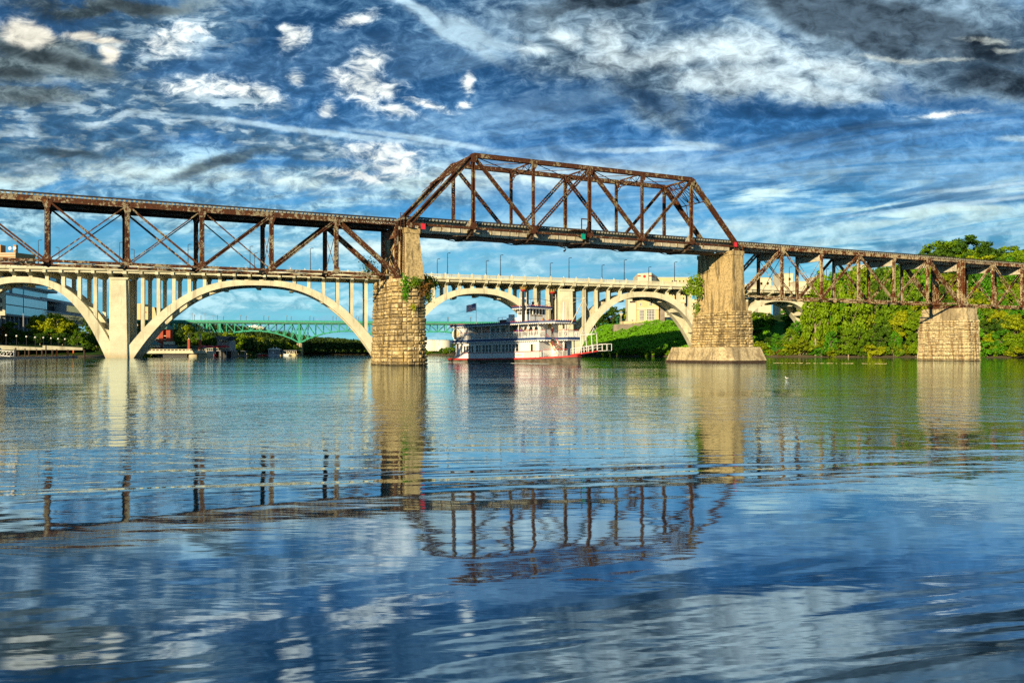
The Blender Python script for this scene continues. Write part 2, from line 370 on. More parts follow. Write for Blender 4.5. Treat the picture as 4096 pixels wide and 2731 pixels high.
M_GREYM = plain('grey_metal', (.26, .27, .28), .6)
M_TEAL = plain('teal_canvas', (.05, .30, .45), .7)
M_BARK = plain('bark', (.36, .30, .20), .95, var=.4, sc_=3)
def glass_mat(name, col, rough=.08):
    m, n, b = new_mat(name, rough, 0, .25); b.inputs['Base Color'].default_value = (*col, 1); return m
M_GLASS = glass_mat('dark_window_glass', (.015, .018, .02))
M_BGLASS = glass_mat('blue_office_glass', (.10, .24, .30), .25)

def mirror_glass():
    m, n, b = new_mat('blue_mirror_glass', .08, 1.0, .5); b.inputs['Base Color'].default_value = (.40, .72, .86, 1); return m
M_BGLASS = mirror_glass()
def leaf_mat(name, a, b_, yel=.0):
    m, n, b = new_mat(name, .65, 0, .2); p = wpos(n); r = orand(n)
    f = noise(n, p, .9, 4, .65); g = noise(n, p, 4.0, 3, .6)
    cc = mixc(n, (f * .6 + g * .4).ss(.32, .68), a, b_)  # dark and yellower blotches paint foliage shadows and highlights into the leaf colour
    cc = mixc(n, r.ss(.3, 1.0) * .4, cc, (b_[0] * 1.35, b_[1] * 1.15, b_[2] * .7))
    setc(n, b, cc)
    tr = n.nodes.new('ShaderNodeBsdfTranslucent'); n.links.new(cc.k, tr.inputs[0])
    mx = n.nodes.new('ShaderNodeMixShader'); mx.inputs[0].default_value = .16
    n.links.new(b.outputs[0], mx.inputs[1]); n.links.new(tr.outputs[0], mx.inputs[2])
    n.links.new(mx.outputs[0], n.nodes['Material Output'].inputs[0]); return m
M_LEAF = [leaf_mat('leaves_mid_green', (.022, .075, .003), (.20, .36, .008)),
          leaf_mat('leaves_yellow_green', (.05, .11, .003), (.38, .46, .010)),
          leaf_mat('leaves_dark_green', (.010, .04, .004), (.08, .18, .010)),
          leaf_mat('leaves_fresh_green', (.018, .09, .004), (.13, .40, .012))]
M_KUDZU = leaf_mat('kudzu_leaves', (.05, .19, .004), (.16, .42, .010))
M_RUSTLEAF = leaf_mat('rusty_leaves', (.10, .06, .01), (.24, .11, .02))
def ground_mat(name, a, b_):
    m, n, b = new_mat(name, .95, 0, .1); p = wpos(n); x, y, z = split(n, p)
    cc = mixc(n, noise(n, p, .25, 8, .65).ss(.35, .65), a, b_)
    cc = mixc(n, z.ss(1.0, .3), cc, (.14, .11, .07))
    setc(n, b, cc); bump(n, b, noise(n, p, 1.2, 7, .65), .3, .8); return m
M_GROUND = ground_mat('grassy_bank', (.015, .035, .007), (.04, .09, .012))
M_LAWN = ground_mat('lawn_bank', (.03, .13, .01), (.05, .2, .02))
M_FAR = ground_mat('far_woodland_floor', (.012, .03, .008), (.03, .055, .012))

# ------------------------------------------------------------------ water
def water():
    m = bpy.data.materials.new('river_water'); m.use_nodes = True; n = m.node_tree; n.nodes.clear()
    o = n.nodes.new('ShaderNodeOutputMaterial')
    p = wpos(n); x, y, z = split(n, p)
    # long swells, crossing wind ripples, ruffled and calm patches
    sw = noise(n, xyz(n, x * .06 + y * .012, y * .17 - x * .035, 0.0), 1.0, 4, .52, .9)
    rp = noise(n, xyz(n, x * .42, y * 1.25, 2.0), 1.0, 3, .55, .35)
    fine = noise(n, xyz(n, x * 1.6, y * 3.6, 4.0), 1.0, 3, .6, .2)
    patch = noise(n, xyz(n, x * .020, y * .060 + 3.1, 7.0), 1.0, 4, .6, 1.0)
    ruf = patch.ss(.40, .62)
    dist = (x * x + y * y).pw(.5)
    mid = dist.ss(11.0, 26.0)
    chop = noise(n, xyz(n, x * 1.3, y * .80, 11.0), 1.0, 4, .62, .3)
    zone = dist.ss(10.0, 34.0) * dist.ss(140.0, 60.0)
    h = (sw - .5) * (dist.ss(40.0, 8.0) * .035 + .045) + (rp - .5) * (.0045 + (ruf * .75 + .25) * mid * .022) + (chop - .5) * (ruf * .75 + .25) * zone * .045 + (fine - .5) * (.0008 + (ruf * .8 + .2) * mid * .008)
    bp = n.nodes.new('ShaderNodeBump'); bp.inputs['Strength'].default_value = 1.0; bp.inputs['Distance'].default_value = 1.0
    n.links.new(h.k, bp.inputs['Height'])
    gl = n.nodes.new('ShaderNodeBsdfGlossy'); gl.inputs['Roughness'].default_value = .035; gl.inputs['Color'].default_value = (.80, .92, 1.0, 1)
    df = n.nodes.new('ShaderNodeBsdfDiffuse'); df.inputs['Color'].default_value = (.003, .020, .030, 1)
    fr = n.nodes.new('ShaderNodeFresnel'); fr.inputs['IOR'].default_value = 1.5
    for q in (gl, fr): n.links.new(bp.outputs[0], q.inputs['Normal'])
    ff = S(n, fr.outputs[0]).pw(.50)
    mx = n.nodes.new('ShaderNodeMixShader'); n.links.new(ff.k, mx.inputs[0]); n.links.new(df.outputs[0], mx.inputs[1]); n.links.new(gl.outputs[0], mx.inputs[2])
    n.links.new(mx.outputs[0], o.inputs[0]); return m
M_WATER = water()
b = MB(); b.quad((-5000, -800, 0), (5000, -800, 0), (5000, 5000, 0), (-5000, 5000, 0)); b.build('water', M_WATER, kind='structure')
# ------------------------------------------------------------------ railway bridge frame: s along the bridge, t away from the camera
RO = Vector((0, 133.4, 0)); RD = Vector((.8926, .4508, 0)); RC = Vector((-.4508, .8926, 0)); RROT = atan2(.4508, .8926)
def rw(s, t, z=0): return RO + RD * s + RC * t + Vector((0, 0, z))
LAB_T = 'truss'
def laced(mb, p, q, wd, dp, lace=True, step=None, up=(0, 1, 0), web=False):
    """built-up member: two side plates with zigzag lacing bars on both faces. wd in the truss plane, dp across it"""
    p, q = Vector(p), Vector(q); d = (q - p); L = d.length; d.normalize(); y = Vector(up); sd = d.cross(y).normalized()
    for s_ in (-1, 1):
        o = sd * (wd / 2 - .03) * s_; mb.beam(p + o, q + o, dp, .06, up=sd)
        for t_ in (-1, 1):       # flange angles
            e = sd * (wd / 2 - .07) * s_ + y * t_ * (dp / 2 - .02); mb.beam(p + e, q + e, .14, .04, up=y)
    if web: mb.beam(p, q, .06, wd - .1, up=sd)
    if lace and not web:
        st = step or wd * 1.1; n = max(2, int(L / st)); st = L / n
        for t_ in (-1, 1):
            for i in range(n):
                a = p + d * st * i + y * t_ * dp / 2; b_ = p + d * st * (i + 1) + y * t_ * dp / 2; k_ = 1 if i % 2 else -1
                mb.beam(a + sd * (wd / 2 - .05) * k_, b_ - sd * (wd / 2 - .05) * k_, .09, .03, up=y)
def solid(mb, p, q, wd, dp, up=(0, 1, 0)):
    p, q = Vector(p), Vector(q); d = (q - p).normalized(); y = Vector(up); sd = d.cross(y).normalized()
    mb.beam(p, q, dp, wd, up=sd)
    for k_ in (-1, 1):
        e = sd * k_ * (wd / 2); mb.beam(p + e, q + e, dp + .12, .05, up=sd)
def eyebars(mb, p, q, h, gap):
    p, q = Vector(p), Vector(q); y = Vector((0, 1, 0)); d = (q - p).normalized()
    for k_ in (-1, 1):
        o = y * gap / 2 * k_; sd = d.cross(y).normalized(); mb.beam(p + o, q + o, .05, h, up=sd)
        for e in (p, q): mb.cyl(e + o - y * .04, e + o + y * .04, h * .95, n=8)
def pin(mb, p, w, r=.2):
    p = Vector(p); mb.cyl(p - Vector((0, w, 0)), p + Vector((0, w, 0)), r, n=8)

tie_me = MB().box(-.14, .14, 0, 1, 0, .27).mesh('tie', [M_TIE]); tie_me.materials.append(M_TIEEND)
for p_ in tie_me.polygons:
    if abs(p_.normal.y) > .9: p_.material_index = 1
def deck(root, x0, x1, t0, t1, zt, guard=True):
    """ties, rails and guard timbers; zt = top of the ties"""
    n = int((x1 - x0) / .56)
    for i in range(n + 1):
        x = x0 + (x1 - x0) * i / n
        link(tie_me, 'tie', root, loc=(x + rnd.uniform(-.04, .04), t0 + rnd.uniform(-.05, .05), zt - .27), scale=(rnd.uniform(.9, 1.1), t1 - t0, rnd.uniform(.92, 1.04)))
    tm = (t0 + t1) / 2
    for k_ in (-1, 1):
        m = MB(); y = tm + k_ * .7178; m.box(x0 - .2, x1 + .2, y - .035, y + .035, zt + .12, zt + .17).box(x0 - .2, x1 + .2, y - .01, y + .01, zt + .02, zt + .12).box(x0 - .2, x1 + .2, y - .07, y + .07, zt, zt + .02)
        m.build('rail', M_DARK, root)
        yb = t0 + .12 if k_ < 0 else t1 - .12
        MB().box(x0 - .2, x1 + .2, yb - .11, yb + .11, zt, zt + .19).build('guard_timber', M_GUARD, root)

def deck_truss(s0, npan, pan, zb, ztc, w, label, mat, diag, endlace=True, posts_mat=None, group='spans of the rusty railway bridge', ties=True, hdeep=True, endfloor=(False, False), ties_t=(-.1, 6.2)):
    """deck truss; local x from 0, near plane y=0, far plane y=w. diag: per panel list of ('d'|'u', 'eye'|'heavy')"""
    root = empty('truss_span', rw(s0, 0, 0), RROT, label, 'railway bridge', group)
    L = npan * pan; pm = posts_mat or mat
    for y in (0, w):
        m = MB(); solid(m, (pan if not endlace else pan, y, ztc), (L - pan, y, ztc), .62, .5); m.build('top_chord', mat, root)
        for a, b_ in ((0, pan), (L - pan, L)):
            m = MB(); laced(m, (a, y, ztc), (b_, y, ztc), .58, .4, step=.42); m.mat = 1; m.beam((a, y, ztc), (b_, y, ztc), .06, .5); m.build('top_chord', [mat, M_GIRD], root)
        for i in range(npan):
            m = MB(); eyebars(m, (i * pan, y, zb), ((i + 1) * pan, y, zb), .30, .34); m.build('bottom_chord', mat, root)
        for i in range(1, npan):
            m = MB(); laced(m, (i * pan, y, zb), (i * pan, y, ztc - .3), .56 if not hdeep else .5, .42, step=.5)
            if not hdeep: m.box(i * pan - .25, i * pan + .25, y - .17, y - .13, zb + .3, ztc - .35)
            m.build('post', pm, root)
            for z_, r_ in ((zb, .26), (ztc, .16)): m = MB(); pin(m, (i * pan, y, z_), .34, r_); m.build('pin', mat, root)
        for i in range(1, npan):
            x = i * pan
            for z_, hh in ((ztc, -.95), (zb, .75)): m = MB(); m.prism([(x - .62, y, z_), (x + .62, y, z_), (x + .32, y, z_ + hh), (x - .32, y, z_ + hh)], (0, -.27, 0), (0, -.24, 0)); m.build('gusset', mat, root)
        for i, ds in enumerate(diag):
            x0, x1 = i * pan, (i + 1) * pan
            for (dr, kd) in ds:
                p, q = ((x0, y, ztc - .05), (x1, y, zb)) if dr == 'd' else ((x0, y, zb), (x1, y, ztc - .05))
                m = MB()
                if kd == 'end': laced(m, p, q, .66, .55, step=.6, web=not hdeep); m.build('end_post', mat, root)
                elif kd == 'heavy': laced(m, p, q, .42, .36, step=.42, web=not hdeep); m.build('diagonal', mat, root)
                elif kd == 'eye': eyebars(m, p, q, .20, .44); m.build('diagonal', mat, root)
                else: eyebars(m, p, q, .13, .16); m.build('diagonal', mat, root)
    for i in range(1, npan):      # cross frames
        x = i * pan
        m = MB()
        if hdeep: m.prism([(x - .2, .2, ztc - 1.75), (x - .2, w - .2, ztc - 1.75), (x - .2, w - .2, ztc - .45), (x - .2, .2, ztc - .45)], (0, 0, 0), (.05, 0, 0)); m.box(x - .35, x, .2, w - .2, ztc - 1.8, ztc - 1.74).box(x - .35, x, .2, w - .2, ztc - .46, ztc - .41)
        else:
            m.prism([(x - .1, .2, ztc - 1.5), (x - .1, 1.2, ztc - .9), (x - .1, w - 1.2, ztc - .9), (x - .1, w - .2, ztc - 1.5), (x - .1, w - .2, ztc - .35), (x - .1, .2, ztc - .35)], (-.03, 0, 0), (.03, 0, 0))
        m.build('floor_beam', M_GIRD if hdeep else mat, root)
        m = MB(); m.beam((x, .2, zb + .4), (x, w - .2, ztc - 1.5), .07, .07); m.beam((x, w - .2, zb + .4), (x, .2, ztc - 1.5), .07, .07); m.build('sway_brace', mat, root)
        m = MB(); m.beam((x, 0, zb), (x, w, zb), .2, .2); m.build('bottom_strut', mat, root)
    for i in range(npan):
        x0, x1 = i * pan, (i + 1) * pan; m = MB()
        m.beam((x0, 0, zb), (x1, w, zb), .09, .06); m.beam((x0, w, zb), (x1, 0, zb), .09, .06); m.build('lateral_brace', mat, root)
        for y in (w * .27, w * .73):
            m = MB(); h = .98; zt = ztc - .02 + .33
            m.box(x0 + .02, x1 - .02, y - .02, y + .02, zt - h, zt); m.box(x0 + .02, x1 - .02, y - .16, y + .16, zt - .05, zt).box(x0 + .02, x1 - .02, y - .16, y + .16, zt - h, zt - h + .05)
            k_ = x0 + .9
            while k_ < x1 - .3: m.box(k_ - .03, k_ + .03, y - .12, y + .12, zt - h, zt); k_ += 1.3
            m.build('stringer', M_DARK if not hdeep else M_GIRD, root)
    deck(root, .3 - (.8 if ties else 0), L - .3, ties_t[0], ties_t[1], ztc + .33 + .27)
    return root

A, H, T_, E = 'eye', 'heavy', 'thin', 'end'
PAN1 = 8.87; S1 = -18.5 - 9 * PAN1
d1 = [[('u', E)], [('d', H)], [('d', H)], [('d', A)] , [('d', A), ('u', T_)], [('d', A), ('u', T_)], [('d', T_), ('u', H)], [('u', H)], [('d', E)]]
d1[1] = [('d', A)]; d1[2] = [('d', A)]; d1[3] = [('d', A)]
tr1 = deck_truss(S1, 9, PAN1, 12.93, 20.32, 6.1, 'rusty deck truss span of the railway bridge nearest the camera, at the left', M_STEEL, d1, hdeep=False)
# end frame of the left truss, on the pier
m = MB()
for y in (0, 6.1): laced(m, (9 * PAN1 - .1, y, 13.0), (9 * PAN1 - .1, y, 20.6), .45, .5, step=.5)
m.build('end_frame', M_STEEL, tr1)
m = MB(); x = 9 * PAN1 - .1; m.prism([(x, .3, 17.6), (x, 1.0, 18.4), (x, 5.1, 18.4), (x, 5.8, 17.6), (x, 5.8, 19.9), (x, .3, 19.9)], (-.04, 0, 0), (.04, 0, 0)); m.beam((x, .3, 13.3), (x, 5.8, 17.6), .1, .1); m.beam((x, 5.8, 13.3), (x, .3, 17.6), .1, .1); m.build('end_cross_frame', M_STEEL, tr1)
# access ladder at the end of the left truss
m = MB(); x = 9 * PAN1 + .35
for k_ in (0, .55): m.beam((x + k_, -.45, 13.0), (x + k_, -.45, 21.9), .07, .07)
z = 13.3
while z < 21.8: m.beam((x, -.45, z), (x + .55, -.45, z), .05, .05); z += .34
ladder = empty('access_ladder', rw(S1, 0, 0), RROT, 'rusty steel ladder climbing beside the first concrete pier shaft', 'ladder')
for z in (15.0, 17.5, 20.0): m.beam((x, -.45, z), (x, 0, z), .05, .05)
m.build('rungs_and_rails', M_RUST, ladder)

# through truss over the channel
PAN2 = 10.15; S2 = -17.0; NP = 6; ZB2, ZT2 = 20.3, 31.15; TN, TF = -.75, 6.85
th = empty('truss_span', rw(S2, 0, 0), RROT, 'tall rusty through truss span of the railway bridge over the channel', 'railway bridge', 'spans of the rusty railway bridge')
Lx = NP * PAN2
for y in (TN, TF):
    m = MB(); solid(m, (PAN2, y, ZT2), (Lx - PAN2, y, ZT2), .62, .6); m.build('top_chord', M_RUST, th)
    for a, b_ in (((0, y, ZB2), (PAN2, y, ZT2)), ((Lx, y, ZB2), (Lx - PAN2, y, ZT2))):
        m = MB(); laced(m, a, b_, .72, .6, web=True); m.mat = 0; d_ = (Vector(b_) - Vector(a)).normalized(); sd_ = Vector((-d_.z, 0, d_.x)); k_ = 1 if sd_.z > 0 else -1
        m.beam(Vector(a) + sd_ * .34 * k_, Vector(b_) + sd_ * .34 * k_, .62, .05, up=sd_); m.build('end_post', M_RUST, th)
    for i in range(NP):
        m = MB(); eyebars(m, (i * PAN2, y, ZB2), ((i + 1) * PAN2, y, ZB2), .34, .4); m.build('bottom_chord', M_RUST, th)
    for i in range(1, NP):
        m = MB(); laced(m, (i * PAN2, y, ZB2), (i * PAN2, y, ZT2 - .2), .40 if i % 2 == 0 else .5, .4, web=(i % 2 == 1) == (y < 0)); m.build('post', M_RUST, th)
        for z_, r_ in ((ZB2, .27), (ZT2, .2)): m = MB(); pin(m, (i * PAN2, y, z_), .4, r_); m.build('pin', M_RUST, th)
        for z_, hh in ((ZT2, -1.1), (ZB2, .85)): m = MB(); m.prism([(i * PAN2 - .7, y, z_), (i * PAN2 + .7, y, z_), (i * PAN2 + .3, y, z_ + hh), (i * PAN2 - .3, y, z_ + hh)], (0, -.36, 0), (0, -.33, 0)); m.build('gusset', M_RUST, th)
        if i % 2 == 1:      # gusset brackets at the floor
            m = MB(); x = i * PAN2; yy = y + (.3 if y < 0 else -.3); m.prism([(x - 1.1, yy, ZB2 + .3), (x, yy, ZB2 + .3), (x, yy, ZB2 + 1.9)], (0, -.03, 0), (0, .03, 0)); m.build('gusset', M_GIRD, th)
    for i, (dr, kd) in enumerate((('', ''), ('d', .5), ('u', .55), ('d', .6), ('u', .42), ('', ''))):
        if not dr: continue
        x0, x1 = i * PAN2, (i + 1) * PAN2; m = MB()
        p, q = ((x0, y, ZT2 - .1), (x1, y, ZB2 + .1)) if dr == 'd' else ((x0, y, ZB2 + .1), (x1, y, ZT2 - .1))
        laced(m, p, q, kd, .42, web=(y < 0 and dr == 'd') or kd < .5); m.build('diagonal', M_RUST, th)
for i in range(1, NP):      # top struts with sway frames
    x = i * PAN2; m = MB()
    m.beam((x, TN, ZT2 + .05), (x, TF, ZT2 + .05), .2, .2)
    zl = ZT2 - 1.35
    m.beam((x, TN + .2, zl - .5), (x, TN + 1.6, zl + .35), .09, .09); m.beam((x, TF - .2, zl - .5), (x, TF - 1.6, zl + .35), .09, .09)
    n = 5; yy = [TN + .3 + (TF - TN - .6) * j / n for j in range(n + 1)]
    m.beam((x, yy[0], zl + .35), (x, yy[-1], zl + .35), .12, .12)
    for j in range(n):
        a = (x, yy[j], zl + .35 if j % 2 else ZT2); b_ = (x, yy[j + 1], ZT2 if j % 2 else zl + .35); m.beam(a, b_, .08, .08); m.beam((x, yy[j], zl + .35), (x, yy[j], ZT2), .07, .07)
    m.build('sway_frame', M_RUST, th)
for i in range(1, NP - 1):
    x0, x1 = i * PAN2, (i + 1) * PAN2; m = MB()
    m.beam((x0, TN, ZT2 - .1), (x1, TF, ZT2 - .1), .11, .08); m.beam((x0, TF, ZT2 - .16), (x1, TN, ZT2 - .16), .11, .08); m.build('lateral_brace', M_RUST, th)
for (xa, za, xb, zb_) in ((PAN2 * .62, ZB2 + (ZT2 - ZB2) * .62, PAN2, ZT2), (Lx - PAN2 * .62, ZB2 + (ZT2 - ZB2) * .62, Lx - PAN2, ZT2)):   # portals in the plane of the end posts
    m = MB(); m.beam((xa, TN, za + .9), (xa, TF, za + .9), .16, .16); m.beam((xb, TN, zb_), (xb, TF, zb_), .3, .3)
    n = 6
    for j in range(n):
        y0, y1 = TN + (TF - TN) * j / n, TN + (TF - TN) * (j + 1) / n
        a, b_ = ((xa, y0, za + .9), (xb, y1, zb_)) if j % 2 == 0 else ((xb, y0, zb_), (xa, y1, za + .9)); m.beam(a, b_, .1, .1)
        m.beam((xa, y0, za + .9), (xb, y0, zb_), .08, .08)
    for (y0, y1) in ((TN, TN + 1.3), (TF, TF - 1.3)): m.beam((xa * 1.0 + (xb - xa) * -.35, y0, za + .9 - (zb_ - za) * .35), (xa, y1, za + .9), .1, .1)
    m.build('portal_frame', M_RUST, th)
for y in (1.05, 5.05):
    for i in range(NP):
        x0, x1 = i * PAN2 + (.35 if i == 0 else .06), (i + 1) * PAN2 - (.35 if i == NP - 1 else .06); m = MB(); z0, z1 = 19.35, 21.05
        m.box(x0, x1, y - .03, y + .03, z0, z1).box(x0, x1, y - .2, y + .2, z1 - .05, z1).box(x0, x1, y - .2, y + .2, z0, z0 + .06)
        k_ = x0 + .6
        while k_ < x1 - .2: m.box(k_ - .05, k_ + .05, y - .14, y + .14, z0 + .06, z1 - .05); k_ += 1.55
        m.build('girder', M_GIRD, th)
for i in range(1, NP):
    x = i * PAN2; m = MB(); m.prism([(x, TN + .2, 19.5), (x, .9, 18.95), (x, 5.2, 18.95), (x, TF - .2, 19.5), (x, TF - .2, 20.2), (x, TN + .2, 20.2)], (-.2, 0, 0), (.2, 0, 0)); m.build('floor_beam', M_DARK, th)
for i in range(NP):
    x0, x1 = i * PAN2, (i + 1) * PAN2; m = MB(); m.beam((x0, TN, 19.25), (x1, TF, 19.25), .16, .1); m.beam((x0, TF, 19.2), (x1, TN, 19.2), .16, .1); m.box(x0 + .3, x1 - .3, 1.3, 4.8, 19.15, 19.2); m.build('floor_brace', M_DARK, th)
deck(th, -.4, Lx + .2, .15, 5.95, 21.35)

PAN3 = 9.75; S3 = 45.2
d3 = [[('u', E)], [('d', A)], [('u', H)], [('d', H)], [('u', A)], [('d', E)]]
tr3 = deck_truss(S3, 6, PAN3, 11.8, 20.62, 6.1, 'rusty cream deck truss span of the railway bridge between the two right piers', M_RSTEEL, d3, endfloor=(1, 1), ties_t=(.0, 6.1))
tr4 = deck_truss(S3 + 6 * PAN3 + 1.0, 6, PAN3, 11.7, 20.55, 6.1, 'cream deck truss span running off beyond the farthest right pier', M_RSTEEL, [[('u', H)], [('d', A)], [('u', H)], [('d', H)], [('d', A)], [('d', E)]], ties_t=(.0, 6.1))
for (t_, x) in ((tr3, .1), (tr3, 6 * PAN3 - .15), (tr4, .15)):
    for y in (0, 6.1):
        m = MB(); laced(m, (x, y, 11.9), (x, y, 20.9), .6, .55, step=.5); m.build('end_frame', M_RSTEEL, t_)
    m = MB(); m.box(x - .1, x + .1, .3, 5.8, 18.6, 20.2); m.build('floor_beam', M_GIRD, t_)
    m = MB(); m.beam((x, .2, 12.4), (x, 5.9, 18.6), .1, .1); m.beam((x, 5.9, 12.4), (x, .2, 18.6), .1, .1); m.beam((x, .2, 12), (x, 5.9, 12), .25, .3); m.build('sway_brace', M_RSTEEL, t_)

# navigation boards, refuge and hanging lamp
def board(s, z, mat, lab, size=.62):
    r = empty('channel_board', rw(s, -1.25, z), RROT, lab, 'sign')
    MB().box(-size, size, -.03, .03, -size * 1.1, size * 1.1).build('panel', mat, r)
    m = MB(); w_ = size + .02
    for a_, b_ in ((-w_, -w_ + .05), (w_ - .05, w_)): m.box(a_, b_, -.05, -.031, -w_ * 1.1, w_ * 1.1)
    m.build('frame', M_RUST, r); m = MB(); m.cyl((0, -.1, size * 1.15), (0, -.1, size * 1.15 + .22), .09, n=6); m.build('marker_lamp', M_LAMP, r)
    MB().box(-.06, .06, .03, .35, -size * .8, size * .8).build('bracket', M_RUST, r)
board(-15.0, 20.0, M_SIGNR, 'square red channel board above the first concrete pier', .38)
board(43.0, 20.6, M_SIGNR, 'square red channel board above the second concrete pier', .37)
board(12.0, 20.15, M_SIGNG, 'square green channel board at the middle of the tall span', .38)
r = empty('refuge_platform', rw(12.0, -1.1, 21.1), RROT, 'brown steel frame of a trackside refuge on the tall span', 'platform')
MB().box(-1.9, .9, -.5, 1.3, -.06, .02).build('floor_plate', M_RUST, r)
m = MB()
for x in (-.5, .65): m.beam((x, -.45, 0), (x, -.45, 1.75), .14, .14)
m.beam((-.57, -.45, 1.75), (.72, -.45, 1.75), .16, .16); m.build('frame', M_RUST, r)
r = empty('channel_light', rw(8.6, -.4, 19.1), RROT, 'small lamp hanging under the tall span on a bent arm', 'lamp')
MB().box(-.5, .1, -.2, .3, -.5, 0).build('bracket', M_BLACK, r)
m = MB(); m.beam((.3, 0, 0), (.6, 0, -1.1), .08, .08); m.build('arm', M_BLACK, r)
m = MB(); m.cyl((.35, 0, -1.35), (.75, 0, -1.1), .16, .08); m.build('lamp_head', M_BLACK, r)

# ------------------------------------------------------------------ stone piers
def block_mesh(mat, sd):
    r_ = random.Random(sd); m = MB(); e = .07
    def j(a): return a + r_.uniform(-.03, .03)
    back = [(-.5, -.0, -.5), (.5, -.0, -.5), (.5, -.0, .5), (-.5, -.0, .5)]
    mid = [(j(-.48), -.72, j(-.46)), (j(.48), -.72, j(-.46)), (j(.48), -.72, j(.46)), (j(-.48), -.72, j(.46))]
    fr = [(j(-.38), -.9 - r_.uniform(0, .1), j(-.33)), (j(.36), -.9 - r_.uniform(0, .12), j(-.33)), (j(.38), -.9 - r_.uniform(0, .12), j(.34)), (j(-.36), -.9 - r_.uniform(0, .1), j(.33))]
    ctr = (r_.uniform(-.2, .2), -1.05 - r_.uniform(0, .15), r_.uniform(-.2, .2))
    m.v = [Vector(q) for q in back + mid + fr] + [Vector(ctr)]
    f = []
    for a in (0, 4): f += [(a + i, a + (i + 1) % 4, a + 4 + (i + 1) % 4, a + 4 + i) for i in range(4)]
    f += [(8 + i, 8 + (i + 1) % 4, 12) for i in range(4)]
    m.f = f; m.m = [0] * len(f); m.v = [tuple(q) for q in m.v]
    return m.mesh('stone', mat)
def masonry(root, poly, z0, z1, batter, course, bw, mat, seed, visible, depth=.42, s0=0, quoin=True):
    """blocks round a polygon (local x, y), facing outwards; the faces listed in visible come first"""
    r_ = random.Random(seed); meshes = [block_mesh(mat, seed * 10 + i) for i in range(7)]
    n = len(poly); cx = sum(p[0] for p in poly) / n; cy = sum(p[1] for p in poly) / n; items = []
    nz = max(1, round((z1 - z0) / course)); H_ = (z1 - z0) / nz
    zz = [z0 + H_ * i for i in range(nz + 1)]
    for i in range(1, nz): zz[i] += r_.uniform(-.28, .28) * H_
    for e in range(n):
        a0, b0 = Vector((*poly[e], 0)), Vector((*poly[(e + 1) % n], 0))
        for c_ in range(nz):
            zc = (zz[c_] + zz[c_ + 1]) / 2; g = 1 + batter * (z1 - zc) / (z1 - z0); g2 = g
            a = Vector((cx + (a0.x - cx) * g, cy + (a0.y - cy) * g2, 0)); b_ = Vector((cx + (b0.x - cx) * g, cy + (b0.y - cy) * g2, 0))
            d = b_ - a; L = d.length; d.normalize(); nrm = Vector((d.y, -d.x, 0))
            k_ = max(1, round(L / bw)); cuts = [0] + sorted(max(.12, min(.88, (i + r_.uniform(-.28, .28)) / k_)) for i in range(1, k_)) + [1]
            for i in range(k_):
                x0, x1 = cuts[i] * L, cuts[i + 1] * L
                items.append((0 if e in visible else 1, a + d * (x0 + x1) / 2, nrm, x1 - x0 - .03, zc + r_.uniform(-.05, .05), (zz[c_ + 1] - zz[c_]) * r_.uniform(.86, 1.06) - .03))
    items.sort(key=lambda q: q[0]); joined = MB()
    vis_n = sum(1 for q in items if q[0] == 0)
    idx = list(range(vis_n)); r_.shuffle(idx); solo = set(idx[:290])
    for i, (pr, c_, nrm, wd, zc, h) in enumerate(items):
        me = meshes[r_.randrange(7)]; rz = atan2(nrm.y, nrm.x) + pi / 2; prot = r_.uniform(-.12, .10)
        if i in solo:
            link(me, 'stone', root, loc=(c_.x - nrm.x * (depth - .14 - prot), c_.y - nrm.y * (depth - .14 - prot), zc), rz=rz, scale=(wd, depth, h))
        else:
            M = Matrix.Translation(Vector((c_.x - nrm.x * (depth - .14 - prot), c_.y - nrm.y * (depth - .14 - prot), zc))) @ Matrix.Rotation(rz, 4, 'Z') @ Matrix.Diagonal((wd, depth, h, 1))
            joined.add([M @ v.co for v in me.vertices], [tuple(p.vertices) for p in me.polygons])
    if joined.v: joined.build('stone', mat, root, kind='stuff')
    core = MB(); g1 = 1 + batter; k1 = .985
    def rg(g, ins, z): return [(cx + (p[0] - cx) * g * ins, cy + (p[1] - cy) * g * ins, z) for p in poly]
    a = rg(1, .97, z1 - .03); b_ = rg(g1, .97, z0 - .6); vs = b_ + a
    core.add(vs, [tuple(range(n - 1, -1, -1)), tuple(range(n, 2 * n))] + [(i, (i + 1) % n, n + (i + 1) % n, n + i) for i in range(n)])
    core.build('mortar_core', M_MORTAR, root)
def frustum(mb, poly, z0, z1, g0, g1=1.0, c=None):
    n = len(poly); cx, cy = c or (sum(p[0] for p in poly) / n, sum(p[1] for p in poly) / n)
    vs = [(cx + (p[0] - cx) * g0, cy + (p[1] - cy) * g0, z0) for p in poly] + [(cx + (p[0] - cx) * g1, cy + (p[1] - cy) * g1, z1) for p in poly]
    return mb.add(vs, [tuple(range(n - 1, -1, -1)), tuple(range(n, 2 * n))] + [(i, (i + 1) % n, n + (i + 1) % n, n + i) for i in range(n)])
def shaft(root, x0, x1, y0, y1, z0, z1, bt, mat, ext=(.0, .0)):
    """tapered concrete shaft with a cap; x0.. are the top size; bt: growth at the foot (left, right, near, far)"""
    m = MB(); l, r_, nn, ff = bt
    zs = [z0 + (z1 - .75 - z0) * i / 8 for i in range(9)]
    m.hexa([(x0 - l, y0 - nn, z0), (x1 + r_, y0 - nn, z0), (x1 + r_, y1 + ff, z0), (x0 - l, y1 + ff, z0), (x0, y0, z1 - .75), (x1, y0, z1 - .75), (x1, y1, z1 - .75), (x0, y1, z1 - .75)])
    m.build('shaft', mat, root)
    MB().box(x0 - .12, x1 + .12, y0 - .12, y1 + .12, z1 - .75, z1).build('cap', mat, root)
